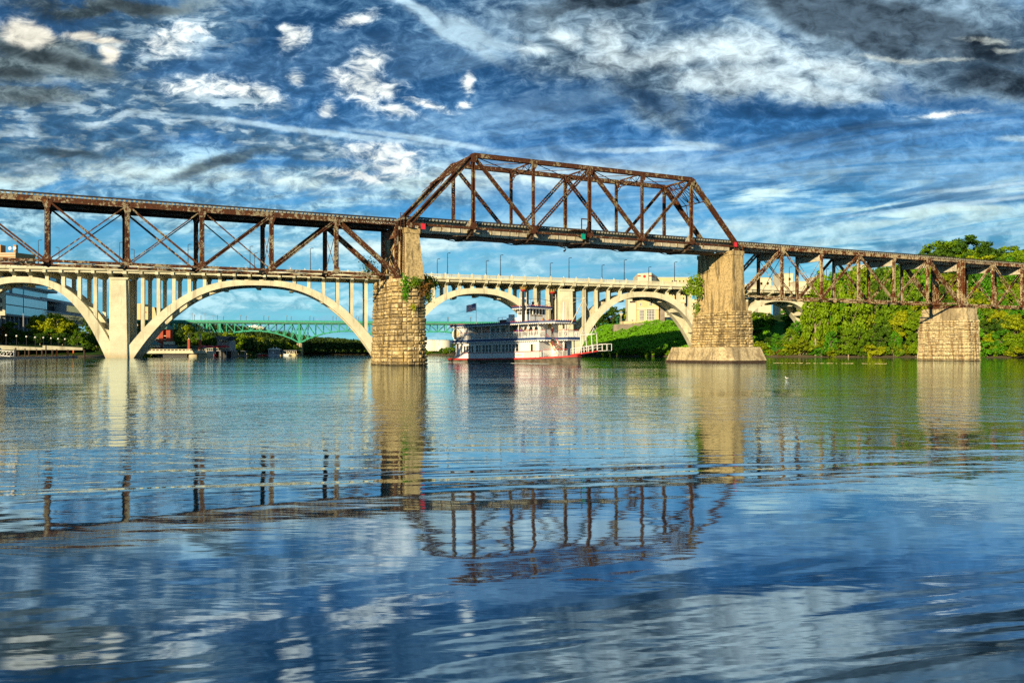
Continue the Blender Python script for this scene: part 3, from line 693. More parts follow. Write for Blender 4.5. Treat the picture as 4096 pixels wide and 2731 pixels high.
def bearings(root, xs, ys, z):
    for x in xs:
        for y in ys:
            m = MB(); m.hexa([(x - .45, y - .4, z), (x + .45, y - .4, z), (x + .45, y + .4, z), (x - .45, y + .4, z), (x - .18, y - .3, z + .55), (x + .18, y - .3, z + .55), (x + .18, y + .3, z + .55), (x - .18, y + .3, z + .55)]); m.build('bearing', M_RUST, root)

# pier 1
c1 = (-17.1, 3.0); p1 = empty('bridge_pier', rw(c1[0], c1[1], 0), RROT, 'tall round-nosed rough stone pier with a slim concrete shaft and vines', 'bridge pier', 'stone piers of the railway bridge')
q = lambda s, t: (s - c1[0], t - c1[1])
poly1 = [q(-19.5, 7.6), q(-19.6, -.9), q(-19.0, -1.9), q(-17.9, -2.5), q(-16.3, -2.6), q(-15.2, -2.1), q(-14.8, -1.1), q(-14.8, 7.6), q(-15.6, 8.4), q(-18.6, 8.4)]
masonry(p1, poly1, 0, 11.85, .095, .52, .85, M_STONE, 3, {0, 1, 2, 3, 4, 5})
m = MB(); frustum(m, poly1, 11.85, 12.3, 1.03, 1.03); m.build('coping', M_STONE, p1)
shaft(p1, -.35, 1.75, -3.6, 5.6, 12.3, 19.75, (.15, .5, .9, .7), M_CONC)
bearings(p1, [.45], [-3.75 + 0, 3.85], 19.75 - .02)
m = MB(); m.box(-1.9, -.9, -3.5, -2.5, 12.3, 12.7).box(-1.9, -.9, 2.6, 3.6, 12.3, 12.7); m.build('bearing', M_RUST, p1)
# pier 2
c2 = (43.8, 3.2); p2 = empty('bridge_pier', rw(c2[0], c2[1], 0), RROT, 'pier with a broad stained concrete shaft on stonework and a sloping concrete base', 'bridge pier', 'stone piers of the railway bridge')
poly2 = [(-2.1, 5.6), (-2.1, -5.0), (-1.6, -5.4), (1.9, -5.4), (2.2, -5.0), (2.2, 5.6)]
masonry(p2, poly2, 2.74, 8.75, .07, .44, .82, M_STONE, 5, {0, 1, 2, 3})
m = MB(); frustum(m, poly2, 8.75, 9.05, 1.03, 1.03); m.build('coping', M_STONE, p2)
shaft(p2, -1.2, 1.05, -4.3, 5.3, 9.05, 19.55, (.12, .25, .3, .3), M_CONC)
MB().box(1.05, 2.1, -4.4, 4.4, 9.05, 10.7).build('pedestal', M_CONC, p2)
MB().box(.9, 1.9, -4.0, 4.0, 10.7, 11.5).build('bearing', M_RUST, p2)
bearings(p2, [-.1], [-3.85, 3.7], 19.53)
def oct_(x0, x1, y0, y1, c_): return [(x0, y1 - c_), (x0, y0 + c_ * .5), (x0 + c_ * .5, y0), (x1 - c_ * .5, y0), (x1, y0 + c_ * .5), (x1, y1 - c_), (x1 - c_, y1), (x0 + c_, y1)]
cb = oct_(-5.1, 4.4, -6.6, 11.0, 3.0)
m = MB(); frustum(m, cb, .42, 2.74, 1.13, 1.0); m.build('caisson', M_CONC2, p2)
m = MB(); n = len(cb)
for i in range(n):
    a, b_ = Vector((*cb[i], 0)) * 1.135, Vector((*cb[(i + 1) % n], 0)) * 1.135; L = (b_ - a).length; k_ = max(1, int(L / 1.05)); d = (b_ - a) / k_
    for j in range(k_):
        pa, pb = a + d * (j + .06), a + d * (j + .94); nn = Vector((d.y, -d.x, 0)).normalized()
        m.hexa([pa - nn * .5 + V(0, 0, -.6), pb - nn * .5 + V(0, 0, -.6), pb + nn * .02 + V(0, 0, -.6), pa + nn * .02 + V(0, 0, -.6), pa - nn * .5 + V(0, 0, .42), pb - nn * .5 + V(0, 0, .42), pb + nn * .02 + V(0, 0, .42), pa + nn * .02 + V(0, 0, .42)])
        if len(m.v) >= 8: pass
m.build('sheet_piling', M_WOODP, p2, kind='stuff')
m = MB(); frustum(m, cb, -.6, .42, 1.09, 1.09); m.build('footing', M_MORTAR, p2)
# pier 3
c3 = (104.5, 3.0); p3 = empty('bridge_pier', rw(c3[0], c3[1], 0), RROT, 'low pale stone pier with rust streaks before the wooded bank', 'bridge pier', 'stone piers of the railway bridge')
poly3 = [(-2.1, 5.5), (-2.1, -5.0), (-1.6, -5.4), (1.9, -5.4), (2.2, -5.0), (2.2, 5.5)]
masonry(p3, poly3, 0, 8.45, .07, .45, .85, M_STONE3, 8, {0, 1, 2, 3})
m = MB(); frustum(m, poly3, 8.45, 9.4, .985, .985); m.build('shaft', M_CONC2, p3)
m = MB(); frustum(m, poly3, 9.4, 10.9, .93, .93); m.build('cap', M_CONC2, p3)
MB().box(-1.6, 1.6, -4.0, 4.0, 10.9, 11.55).build('bearing', M_RUST, p3)
# pier 4, far left, outside the photograph
c0 = (S1, 3.0); p0 = empty('bridge_pier', rw(c0[0], c0[1], 0), RROT, 'stone pier under the far left end of the railway bridge', 'bridge pier', 'stone piers of the railway bridge')
m = MB(); frustum(m, poly3, -.5, 12.7, 1.1, .95); m.build('shaft', M_STONE, p0)

# ------------------------------------------------------------------ white concrete arch bridge
HO = Vector((0, 284, 0)); HD = Vector((.976, .2176, 0)); HN = Vector((-.2176, .976, 0)); HROT = atan2(.2176, .976)
def hX(x, t=0):      # source pixel column -> distance r along the plane t
    uu = (x - CX) / F; return (uu * (HO.y + HN.y * t) - HN.x * t) / (HD.x - uu * HD.y)
def hw(r, t, z=0): return HO + HD * r + HN * t + Vector((0, 0, z))
TFAS = -3.7; TBK = 11.0
fpx = [(-600, 1066), (0, 1078), (900, 1097), (1768, 1119), (2300, 1136), (2968, 1161), (3200, 1169), (3600, 1186)]
fr = []
for (x, y) in fpx:
    r_ = hX(x, TFAS); Y = hw(r_, TFAS).y; fr.append((r_, HC + (YH - y) / F * Y))
fr.append((260, fr[-1][1] - 3))
co = np.polyfit([a for a, _ in fr], [b_ for _, b_ in fr], 3)
def zf(r_): return float(np.polyval(co, max(-210, min(190, r_))))
hb = empty('arch_bridge', hw(0, 0, 0), HROT, 'long cream concrete open-spandrel arch bridge behind the railway bridge', 'road bridge')
R_END0, R_END1 = hX(-700), 121.0
# deck in segments with a fascia, parapet posts and balusters
STEP = 4.32
rp = [hX(478), hX(1548), hX(2262), hX(2872)]
def strip(mb, y0, y1, dz0, dz1, r0=R_END0, r1=R_END1, n=60):
    vs = []; fs = []
    for i in range(n + 1):
        r_ = r0 + (r1 - r0) * i / n; z = zf(r_)
        vs += [(r_, y0, z + dz0), (r_, y1, z + dz0), (r_, y1, z + dz1), (r_, y0, z + dz1)]
    for i in range(n):
        a = i * 4
        for j in range(4): fs.append((a + j, a + 4 + j, a + 4 + (j + 1) % 4, a + (j + 1) % 4))
    fs += [(0, 1, 2, 3), (n * 4 + 3, n * 4 + 2, n * 4 + 1, n * 4)]
    mb.add(vs, fs); return mb
m = MB(); strip(m, TFAS, TBK + 3.7, .25, .72); m.build('deck_slab', M_HEN, hb)
m = MB(); strip(m, TFAS + .6, TFAS + 1.0, -.35, .25); strip(m, TBK + 2.7, TBK + 3.1, -.35, .25); strip(m, 0, .5, -.5, .25); strip(m, TBK - .5, TBK, -.5, .25); strip(m, 3.4, 3.9, -.5, .25); strip(m, 7.2, 7.7, -.5, .25); m.build('stringer', M_HEN, hb, kind='stuff')
m = MB(); strip(m, TFAS - .22, TFAS, .42, .80); m.build('cornice', M_HEN, hb)
m = MB(); strip(m, TFAS + .5, TBK + 3.2, .722, .76); m.build('roadway', M_ASPH, hb)
for y in (TFAS, TBK + 3.4):
    m = MB(); strip(m, y - .02, y + .32, .805, 1.02); m.build('parapet_base', M_HEN, hb)
    m = MB(); strip(m, y - .05, y + .35, 1.68, 1.9); m.build('handrail', M_HEN, hb)
    bal = MB(); r_ = R_END0; k_ = 0
    post = MB().box(-.32, .32, 0, .5, 0, 1.22).mesh('parapet_post', M_HEN)
    while r_ < R_END1:
        z = zf(r_)
        link(post, 'parapet_post', hb, loc=(r_, y - .1, z + .81))
        if y == TFAS:
            l = MB(); l.cyl((0, 0, 0), (0, 0, .12), .07, n=6); l.ball((0, 0, .25), .15, 6, 4)
            if k_ == 0: lamp_me = l.mesh('parapet_light', M_WHITE)
            link(lamp_me, 'parapet_light', hb, loc=(r_, y + .15, z + 2.03))
        q_ = r_ + .55
        while q_ < r_ + STEP - .4:
            z = zf(q_); bal.box(q_ - .09, q_ + .09, y + .04, y + .24, z + 1.02, z + 1.68); q_ += .37
        r_ += STEP; k_ += 1
    bal.build('baluster', M_HEN, hb, kind='stuff')
# arches
zc = lambda h: h
arches = [(rp[0] - 2 * 26.5, rp[0], 21.5, 24.5), (rp[0], rp[1], 23.9, 24.4), (rp[1], rp[2], 22.35, 24.2), (rp[2], rp[3], 22.05, 24.0), (rp[3], rp[3] + 46, 21.2, 22.5)]
arches[0] = (rp[0] - 52, rp[0], 23.6, 24.2)
def ext(a, r_):      # top of the rib
    r0, r1, zc_, dr = a; c_ = (r0 + r1) / 2; t_ = abs(r_ - c_) / ((r1 - r0) / 2); return zc_ - (zc_ + .3) * min(1.03, t_) ** 2.5
def rib(a, y0, y1):
    r0, r1, zc_, dr = a; m = MB(); n = 44; vs = []; fs = []
    for i in range(n + 1):
        t_ = -1 + 2 * i / n; r_ = (r0 + r1) / 2 + t_ * (r1 - r0) / 2 * .985; e = .4
        z = ext(a, r_); sl = (ext(a, r_ + e) - ext(a, r_ - e)) / (2 * e); nx, nz = -sl / sqrt(1 + sl * sl), 1 / sqrt(1 + sl * sl)
        th_ = 1.75 + 1.5 * abs(t_) ** 2
        lx, lz = r_ - nx * th_, z - nz * th_
        # keep the feet inside the pier
        vs += [(r_, y0, z), (r_, y1, z), (lx, y1, lz), (lx, y0, lz)]
    for i in range(n):
        b_ = i * 4
        for j in range(4): fs.append((b_ + j, b_ + (j + 1) % 4, b_ + 4 + (j + 1) % 4, b_ + 4 + j))
    fs += [(3, 2, 1, 0), (n * 4, n * 4 + 1, n * 4 + 2, n * 4 + 3)]
    m.add(vs, fs); return m
for a in arches:
    for y0 in (-.9, TBK - 2.1): rib(a, y0, y0 + 3.0).build('arch_rib', M_HEN, hb)
    n = 8
    for i in range(1, n):
        r_ = a[0] + (a[1] - a[0]) * i / n; z = ext(a, r_) - 1.9
        if z > 1.5: MB().box(r_ - .6, r_ + .6, 2.1, TBK - 2.1, z - .7, z + .7).build('strut', M_HEN, hb)
# floor beams with cantilever brackets, columns
def floorbeam():
    m = MB(); zt = 0
    prof = [(TFAS + .15, 0), (TFAS + .15, -.85), (TFAS + .8, -1.0), (-.7, -1.75), (TBK + .7, -1.75), (TBK + 2.9, -1.0), (TBK + 3.55, -.85), (TBK + 3.55, 0)]
    m.prism([(0, y, z) for y, z in prof], (-.42, 0, 0), (.42, 0, 0)); return m.mesh('floor_beam', M_HEN)
fb_me = floorbeam(); col_me = MB().box(-.48, .48, -.7, .7, 0, 1).mesh('column', M_HEN)
def column(r_, y, zb_, zt):
    link(col_me, 'column', hb, loc=(r_, y, zb_), scale=(1, 1, zt - zb_))
for ai, a in enumerate(arches):
    n = round((a[1] - a[0]) / STEP); st = (a[1] - a[0]) / n
    for i in range(n):
        r_ = a[0] + st * (i + .5)
        if abs(r_ - a[0]) < 1.5: continue
        zt = zf(r_) + .25; link(fb_me, 'floor_beam', hb, loc=(r_, 0, zt))
        if i in (0, n - 1): pass
        zr = ext(a, r_) - .3
        if zt - 1.75 > zr + .1:
            for y in (0, TBK): column(r_, y, max(zr, 2.0), zt - 1.5)
r_ = arches[-1][1] + 3
while r_ < R_END1 - 2: link(fb_me, 'floor_beam', hb, loc=(r_, 0, zf(r_) + .25)); column(r_, 0, 0, zf(r_) - 1.2); column(r_, TBK, 0, zf(r_) - 1.2); r_ += 8.6
# piers
for pr in [arches[0][0]] + rp + [arches[-1][1]]:
    zt = zf(pr)
    for y in (-1.3, TBK - 1.6):
        m = MB(); m.hexa([(pr - 2.5, y - .2, -1), (pr + 2.5, y - .2, -1), (pr + 2.5, y + 3.2, -1), (pr - 2.5, y + 3.2, -1), (pr - 2.0, y, zt - 1.5), (pr + 2.0, y, zt - 1.5), (pr + 2.0, y + 2.9, zt - 1.5), (pr - 2.0, y + 2.9, zt - 1.5)]); m.build('pier', M_HEN, hb)
    MB().box(pr - 1.2, pr + 1.2, 1.6, TBK - 1.6, -1, zt - 1.5).build('pier_web', M_HEN, hb)
    MB().box(pr - 2.6, pr + 2.6, -1.6, -1.32, zt - 2.1, zt - 1.5).build('pier_cap', M_HEN, hb)
    for e in (-1.9, 1.9): link(fb_me, 'floor_beam', hb, loc=(pr + e, 0, zt + .25))
# street lamps on the arch bridge
def street_lamp():
    r = empty('street_lamp', (0, 0, 0))
    m = MB(); m.cyl((0, 0, 0), (0, 0, .5), .2, .16); m.cyl((0, 0, .5), (0, 0, 6.6), .13, .09, n=6); m.build('pole', M_LAMP, r)
    m = MB(); m.beam((0, 0, 6.6), (.75, 0, 6.7), .12, .14); m.box(.35, .95, -.16, .16, 6.62, 6.78); m.build('lamp_head', M_LAMP, r)
    m = MB(); m.box(0, .3, -.04, .04, 5.1, 5.18).box(0, .3, -.04, .04, 2.4, 2.48); m.build('banner_arm', M_LAMP, r); return r
proto = street_lamp(); first = True
near = [-160, 153, 478, 752, 1000, 1242, 1790, 2002, 2276, 2497, 2698, 3157, 3306]; farl = [236, 537, 1018, 1749, 1945, 2201, 2408, 2595, 2793, 3244]
for lst, y, lab in ((near, TFAS + .15, 'tall black street lamp standing on the near parapet of the cream arch bridge'), (farl, TBK + 3.5, 'black street lamp on the far parapet of the cream arch bridge')):
    for x in lst:
        o = proto if first else copy_tree(proto); first = False
        r_ = hX(x, y); o.location = hw(r_, y, zf(r_) + 1.9); o.rotation_euler = (0, 0, HROT + (pi if y > 0 and x < 800 else 0))
        j_ = lst.index(x); where = 'above the left arch' if x < 480 else 'above the big arch' if x < 1500 else 'above the arch behind the riverboat' if x < 2230 else 'above the arch left of the wide pier' if x < 2800 else 'seen through the right truss'
        same = [q for q in lst if (q < 480) == (x < 480) and (q < 1500) == (x < 1500) and (q < 2230) == (x < 2230) and (q < 2800) == (x < 2800)]; k_ = same.index(x)
        od = ('lone' if len(same) == 1 else ['leftmost', 'second', 'third', 'fourth', 'fifth'][k_] if k_ < len(same) - 1 else 'rightmost')
        tag(o, ('tall black lamp on the near parapet ' if y < 0 else 'shorter black lamp on the far parapet ') + where + ', ' + od, 'street lamp', 'street lamps on the arch bridge')
# ------------------------------------------------------------------ banks and hills (one polar sheet behind the shoreline)
SHORE = [(-1400, 215), (-300, 262), (0, 296), (340, 302), (560, 312), (740, 303), (830, 312), (950, 372), (1070, 414), (1150, 440), (1192, 478), (1480, 486), (1715, 446), (1800, 426), (2050, 396), (2300, 366), (2500, 350), (2765, 334), (3010, 318), (3290, 300), (3700, 284), (4096, 270), (4500, 256), (5600, 235)]
def shore(px): return float(np.interp(px, [a for a, _ in SHORE], [b_ for _, b_ in SHORE]))
PROF = {   # px: [(offset behind the shore, height)]
    -1400: [(-8, -2), (0, -.05), (5, 1.5), (11, 3.4), (40, 5), (70, 9), (130, 16), (400, 26), (900, 38), (4000, 40)],
    0: [(-8, -2), (0, -.05), (5, 1.5), (11, 3.6), (40, 5), (70, 9), (130, 15), (400, 20), (900, 26), (4000, 30)],
    560: [(-8, -2), (0, -.05), (5, 1.2), (11, 2.6), (40, 4), (70, 6), (130, 9), (400, 14), (900, 20), (4000, 30)],
    900: [(-8, -2), (0, -.05), (5, 1.0), (11, 2.0), (40, 4), (70, 7), (130, 10), (400, 17), (900, 22), (4000, 30)],
    1100: [(-8, -2), (0, -.05), (5, .6), (11, 1.2), (40, 2.5), (70, 4), (130, 7), (400, 12), (900, 16), (4000, 30)],
    1300: [(-8, -2), (0, -.05), (5, .6), (11, 1.0), (40, 1.8), (70, 2.6), (130, 4), (400, 6), (900, 9), (4000, 26)],
    1500: [(-8, -2), (0, -.05), (5, .6), (11, 1.0), (40, 1.5), (70, 2), (130, 3), (400, 4), (900, 6), (4000, 24)],
    1750: [(-8, -2), (0, -.05), (5, 1.0), (11, 2.2), (40, 2.4), (70, 2.6), (130, 3), (400, 4), (900, 6), (4000, 24)],
    2200: [(-8, -2), (0, -.05), (5, .8), (11, 1.4), (40, 2.4), (70, 3), (130, 4), (400, 6), (900, 9), (4000, 24)],
    2300: [(-8, -2), (0, -.05), (4, 1.0), (14, 3.6), (30, 5.5), (70, 6.5), (130, 8), (400, 10), (900, 12), (4000, 30)],
    2424: [(-8, -2), (0, -.05), (4, 1.3), (14, 6.4), (30, 12.4), (70, 13), (130, 13.5), (400, 14), (900, 15), (4000, 30)],
    2800: [(-8, -2), (0, -.05), (4, 1.5), (14, 7.0), (30, 13.8), (70, 14.2), (130, 14.5), (400, 16), (900, 20), (4000, 30)],
    3010: [(-8, -2), (0, -.05), (4, 1.3), (14, 5.8), (30, 11), (50, 15.6), (130, 17), (400, 20), (900, 24), (4000, 35)],
    3290: [(-8, -2), (0, -.05), (4, 1.2), (14, 4.5), (30, 9.5), (60, 19), (130, 24), (400, 28), (900, 32), (4000, 40)],
    3700: [(-8, -2), (0, -.05), (4, 1.2), (14, 4.5), (30, 10), (60, 21), (110, 27), (400, 32), (900, 36), (4000, 44)],
    4300: [(-8, -2), (0, -.05), (4, 1.2), (14, 4.5), (30, 10), (60, 20), (110, 26), (400, 32), (900, 36), (4000, 44)],
    5600: [(-8, -2), (0, -.05), (4, 1.2), (14, 4.5), (30, 10), (60, 20), (110, 26), (400, 32), (900, 36), (4000, 44)]}
PK = sorted(PROF)
def prof(px, off):
    px = max(PK[0], min(PK[-1], px)); j = max(0, min(len(PK) - 2, int(np.searchsorted(PK, px)) - 1)); a, b_ = PK[j], PK[j + 1]; t_ = (px - a) / (b_ - a)
    za = np.interp(off, [q[0] for q in PROF[a]], [q[1] for q in PROF[a]]); zb_ = np.interp(off, [q[0] for q in PROF[b_]], [q[1] for q in PROF[b_]])
    return float(za * (1 - t_) + zb_ * t_)
def gz(X, Y): px = CX + F * X / Y; return prof(px, Y - shore(px))
def lump(X, Y): return .6 * sin(X * .31 + 1.3 * sin(Y * .17)) * sin(Y * .27 + sin(X * .21)) + .35 * sin(X * .9 + Y * .6) * sin(Y * .8 - X * .3)
offs = [-8, -3, 0, 1.5, 3, 5, 8, 11, 14, 18, 22, 26, 30, 36, 43, 50, 60, 75, 95, 120, 160, 230, 330, 450, 650, 900, 1500, 2500, 4000]
pxs = list(range(-1400, 2250, 40)) + list(range(2250, 3400, 10)) + list(range(3400, 5601, 30))
vs, fs, mi = [], [], []
for px in pxs:
    s0 = shore(px)
    for o_ in offs:
        Y = s0 + o_; X = (px - CX) / F * Y; z = prof(px, o_)
        if o_ > 2: z += lump(X, Y) * min(1, o_ / 10) * (.9 if px > 2200 else .35)
        elif o_ == 0: X += 0; z += 0
        vs.append((X, Y, z))
no = len(offs)
for i in range(len(pxs) - 1):
    for j in range(no - 1):
        fs.append((i * no + j, (i + 1) * no + j, (i + 1) * no + j + 1, i * no + j + 1)); mi.append(1 if (3060 < pxs[i] < 3150 and 4 <= offs[j] <= 40) else 0)
me = bpy.data.meshes.new('river_bank'); me.from_pydata(vs, [], fs); me.materials.append(M_GROUND); me.materials.append(M_LAWN); me.polygons.foreach_set('material_index', mi)
me.polygons.foreach_set('use_smooth', [True] * len(fs)); me.update(); link(me, 'river_bank', kind='structure')

# ------------------------------------------------------------------ foliage
def leaves_mesh(name, pos, nrm, size, mat, rs, asp=.62, jit=.8):
    n = len(pos); nr = nrm + rs.normal(0, jit, (n, 3)); nr /= np.linalg.norm(nr, axis=1)[:, None] + 1e-9
    a = np.cross(nr, rs.normal(0, 1, (n, 3))); a /= np.linalg.norm(a, axis=1)[:, None] + 1e-9; b_ = np.cross(nr, a)
    sz = (size * rs.uniform(.45, 1.5, n))[:, None]; a = a * sz * .5; b_ = b_ * sz * .5 * asp
    v = np.stack([pos - a, pos + b_ * .9 - a * .1, pos + a, pos - b_ * .9 - a * .1], 1).reshape(-1, 3)
    me = bpy.data.meshes.new(name); me.vertices.add(4 * n); me.vertices.foreach_set('co', v.ravel().astype(np.float32))
    me.loops.add(4 * n); me.loops.foreach_set('vertex_index', np.arange(4 * n, dtype=np.int32))
    me.polygons.add(n); me.polygons.foreach_set('loop_start', np.arange(0, 4 * n, 4, dtype=np.int32)); me.polygons.foreach_set('loop_total', np.full(n, 4, np.int32))
    me.update(calc_edges=True)
    for m in (mat if isinstance(mat, list) else [mat]): me.materials.append(m)
    return me
def crown_pts(rs, nclump, rx, rz, z0, nleaf, flat=.75, low=0.0):
    """leaf positions spread through clumps inside an uneven crown"""
    P_, N_ = [], []
    for c_ in range(nclump):
        d = rs.normal(0, 1, 3); d /= np.linalg.norm(d); rr = rs.uniform(.35, 1.0) ** .6
        c0 = np.array([d[0] * rx * rr, d[1] * rx * rr, z0 + rz + d[2] * rz * rr * (1 if d[2] > 0 else 1 - low * .3)])
        rc = rs.uniform(.16, .34) * rx; k_ = nleaf // nclump
        q = rs.normal(0, 1, (k_, 3)); q /= np.linalg.norm(q, axis=1)[:, None]; r_ = rs.uniform(.55, 1.08, k_)[:, None]
        p = c0 + q * r_ * np.array([rc, rc, rc * flat]); P_.append(p); nn = q.copy(); nn[:, 2] += .5; N_.append(nn)
    return np.concatenate(P_), np.concatenate(N_)
SHAPES = {}
def tree_parts(shape, mi_):
    if shape not in SHAPES:
        rs = np.random.RandomState(100 + sum(map(ord, shape)) * 7)
        kind, h = shape[:-1], 12.0
        if kind == 'round': P_, N_ = crown_pts(rs, 64, 4.3, 4.7, 2.2, 5800)
        elif kind == 'tall': P_, N_ = crown_pts(rs, 60, 3.3, 5.2, 1.3, 5400)
        elif kind == 'open': P_, N_ = crown_pts(rs, 26, 4.4, 3.4, 5.0, 3200, .5)
        elif kind == 'shrub': P_, N_ = crown_pts(rs, 24, 3.2, 2.1, .1, 2600)
        elif kind == 'willow':
            P_, N_ = crown_pts(rs, 34, 4.2, 4.4, 2.6, 3400, 1.5); P_[:, 2] -= np.maximum(0, np.hypot(P_[:, 0], P_[:, 1]) - 2.5) * 1.1; P_[:, 2] = np.maximum(P_[:, 2], .3)
        m = MB(); r_ = random.Random(len(SHAPES) * 5 + 1)
        if kind != 'shrub':
            top = V(r_.uniform(-.3, .3), r_.uniform(-.3, .3), 7.5); m.cyl((0, 0, -1.2), top * .5, .30, .22, n=6); m.cyl(top * .5, top, .22, .10, n=6)
            for i in range(9):
                z = r_.uniform(2.4, 6.5); a = r_.uniform(0, 6.3); s_ = top * (z / 7.5); e = s_ + V(cos(a) * r_.uniform(1.6, 3.2), sin(a) * r_.uniform(1.6, 3.2), r_.uniform(1.2, 3.4)); m.cyl(s_, e, .11, .035, n=5, caps=False)
                e2 = e + V(cos(a + .7) * 1.0, sin(a + .7) * 1.0, 1.0); m.cyl(e, e2, .045, .02, n=4, caps=False)
        else:
            for i in range(5): a = i * 1.3; m.cyl((0, 0, -.6), (cos(a) * 1.4, sin(a) * 1.4, 2.6), .07, .03, n=5)
        SHAPES[shape] = (P_, N_, rs, m.mesh('trunk', M_BARK), {})
    P_, N_, rs, tm, cache = SHAPES[shape]
    if mi_ not in cache: cache[mi_] = leaves_mesh('crown', P_, N_, .62 if shape[:-1] != 'shrub' else .5, mi_ if not isinstance(mi_, int) else M_LEAF[mi_], rs)
    return cache[mi_], tm
def tree(X, Y, h, shape, mi_, label, group=None, cat='tree', name='tree', wd=1.0, z=None):
    cm, tm = tree_parts(shape, mi_); s_ = h / (12.0 if not shape.startswith('shrub') else 4.6)
    r = empty(name, (X, Y, (gz(X, Y) if z is None else z) - .25), rnd.uniform(0, 6.28), label, cat, group); r.scale = (s_ * wd, s_ * wd, s_)
    link(cm, 'crown', r); link(tm, 'trunk', r); return r
def tpx(px, Y, ytop, shape, mi_, label, group=None, wd=1.0, zb_=None, **k_):   # tree by pixel column, distance and pixel row of its top
    X = (px - CX) / F * Y; z0 = gz(X, Y) if zb_ is None else zb_; h = HC + (YH - ytop) / F * Y - z0
    return tree(X, Y, max(1.5, h * 1.02), shape, mi_, label, group, wd=wd, z=z0, **k_)

# wooded right bank: rows of trees up the slope
GW = 'trees of the wooded right bank'
top_line = [(3000, 1232), (3100, 1215), (3180, 1150), (3250, 1120), (3290, 1090), (3400, 1062), (3500, 1050), (3640, 1020), (3700, 985), (3760, 952), (3900, 946), (3990, 990), (4050, 965), (4150, 975), (4400, 960)]
def cap_y(px): return float(np.interp(px, [a for a, _ in top_line], [b_ for _, b_ in top_line]))
rt = random.Random(21)
names = ['tree growing in the dense green wood on the right bank', 'yellow-green tree in the dense wood on the right bank', 'dark tree in the dense wood on the right bank', 'fresh green tree in the dense wood on the right bank']
def lab3(mi_, row, px):
    a = ['green', 'yellow-green', 'dark green', 'fresh bright green'][mi_] + ' tree ' + ('at the waterside' if row < 2 else 'halfway up the bank' if row < 5 else 'high on the bank')
    b_ = 'just right of the wide pier' if px < 3420 else 'left of the farthest pier' if px < 3690 else 'behind the farthest pier' if px < 3920 else 'right of the farthest pier'
    return a + ', ' + b_, 'trees of the wooded right bank'
for row, (o_, h0, h1, stp) in enumerate([(3, 7, 11, 62), (11, 9, 13, 66), (20, 10, 14, 66), (30, 11, 15, 68), (42, 12, 16, 70), (56, 12, 17, 74), (72, 13, 18, 76), (92, 14, 20, 80)]):
    px = 3215 + rt.uniform(0, 50) - (row in (0, 1)) * 60
    while px < 4330:
        Y = shore(px) + o_ + rt.uniform(-3, 3); X = (px - CX) / F * Y; z0 = gz(X, Y); h = rt.uniform(h0, h1)
        ymax = HC + (YH - cap_y(px)) / F * Y - z0; h = min(h, ymax * rt.uniform(.9, 1.02))
        if h > 4:
            mi_ = rt.choices([0, 1, 2, 3], [4, 2.5, 2, 4])[0]; tree(X, Y, h, rt.choice(['round1', 'round2', 'tall1', 'tall2', 'round3'] + (['open1', 'open2', 'open3'] if row > 1 else [])), mi_, *lab3(mi_, row, px), wd=rt.uniform(.85, 1.15))
        px += stp * rt.uniform(.75, 1.25)
for (px, o_, yt, sh, mi_, lb) in [(3345, 16, 1222, 'round2', 1, 'bright yellow-crowned tree with a pale forked trunk low on the right bank'), (3770, 105, 955, 'open2', 0, 'tall open-crowned tree on the hilltop, left of its pair'), (3885, 105, 943, 'open3', 2, 'tallest tree on the hilltop, dark and wide-crowned'), (4035, 105, 975, 'open1', 0, 'lone open tree on the hilltop at the right edge'),
                                  (3570, 14, 1270, 'round3', 1, 'yellow-green round tree at the foot of the bank left of the farthest pier'), (3150, 38, 1208, 'tall2', 3, 'slim green tree beside the dark shrubs right of the wide pier'), (3105, 8, 1330, 'tall1', 3, 'young tree at the waterside right of the sloping concrete base')]:
    tpx(px, shore(px) + o_, yt, sh, mi_, lb)
for (px, o_, yt, sh, mi_, lb) in [(3262, 2, 1128, 'tall1', 0, 'tall tree hiding the end of the arch bridge, left'), (3300, 5, 1092, 'round2', 0, 'big round tree hiding the end of the arch bridge'), (3345, 8, 1078, 'tall2', 3, 'tall fresh tree behind the truss, right of the bridge end'), (3395, 8, 1068, 'round1', 0, 'large tree with pale limbs seen through the right truss'), (3440, 12, 1062, 'tall1', 1, 'tall yellowish tree below the cream tower'), (3490, 14, 1064, 'round3', 2, 'large dark tree seen through the middle of the right truss'), (3545, 16, 1056, 'tall2', 0, 'tall green tree seen through the right truss before the farthest pier'), (3610, 22, 1042, 'round2', 0, 'large green tree behind the end of the right truss'), (3660, 30, 1020, 'tall1', 3, 'tall fresh tree left of the hilltop trees')]:
    tpx(px, shore(px) + o_, yt, sh, mi_, lb, wd=.62)
for (px, yt) in ((3715, 1000), (3745, 978), (3800, 960), (3840, 965), (3925, 962), (3960, 985), (4000, 1000), (4070, 985), (4110, 990), (4160, 985)):
    tpx(px, shore(px) + 96 + (px % 7) * 3, yt + 10, ['round1', 'round2', 'round3'][px % 3], [0, 2, 0, 3][px % 4], 'leafy tree in the row along the hilltop behind the right truss', 'trees along the hilltop', wd=1.0)
gsh = 'waterside shrubs along the right bank'
px = 3030
while px < 4300:
    Y = shore(px) + rt.uniform(.8, 3); X = (px - CX) / F * Y; mi_ = rt.choice([0, 2, 3, 1, 0]); tree(X, Y, rt.uniform(1.6, 5.8), rt.choice(['shrub1', 'shrub2', 'shrub3']), mi_, 'leafy ' + ['green', 'yellow-green', 'dark', 'fresh green'][mi_] + ' shrub overhanging the water, ' + ('by the wide pier' if px < 3250 else 'between the two right piers' if px < 3690 else 'behind the farthest pier' if px < 3930 else 'at the right edge'), gsh, 'shrub', 'shrub', wd=rt.uniform(.7, 1.6)); px += rt.uniform(22, 58)
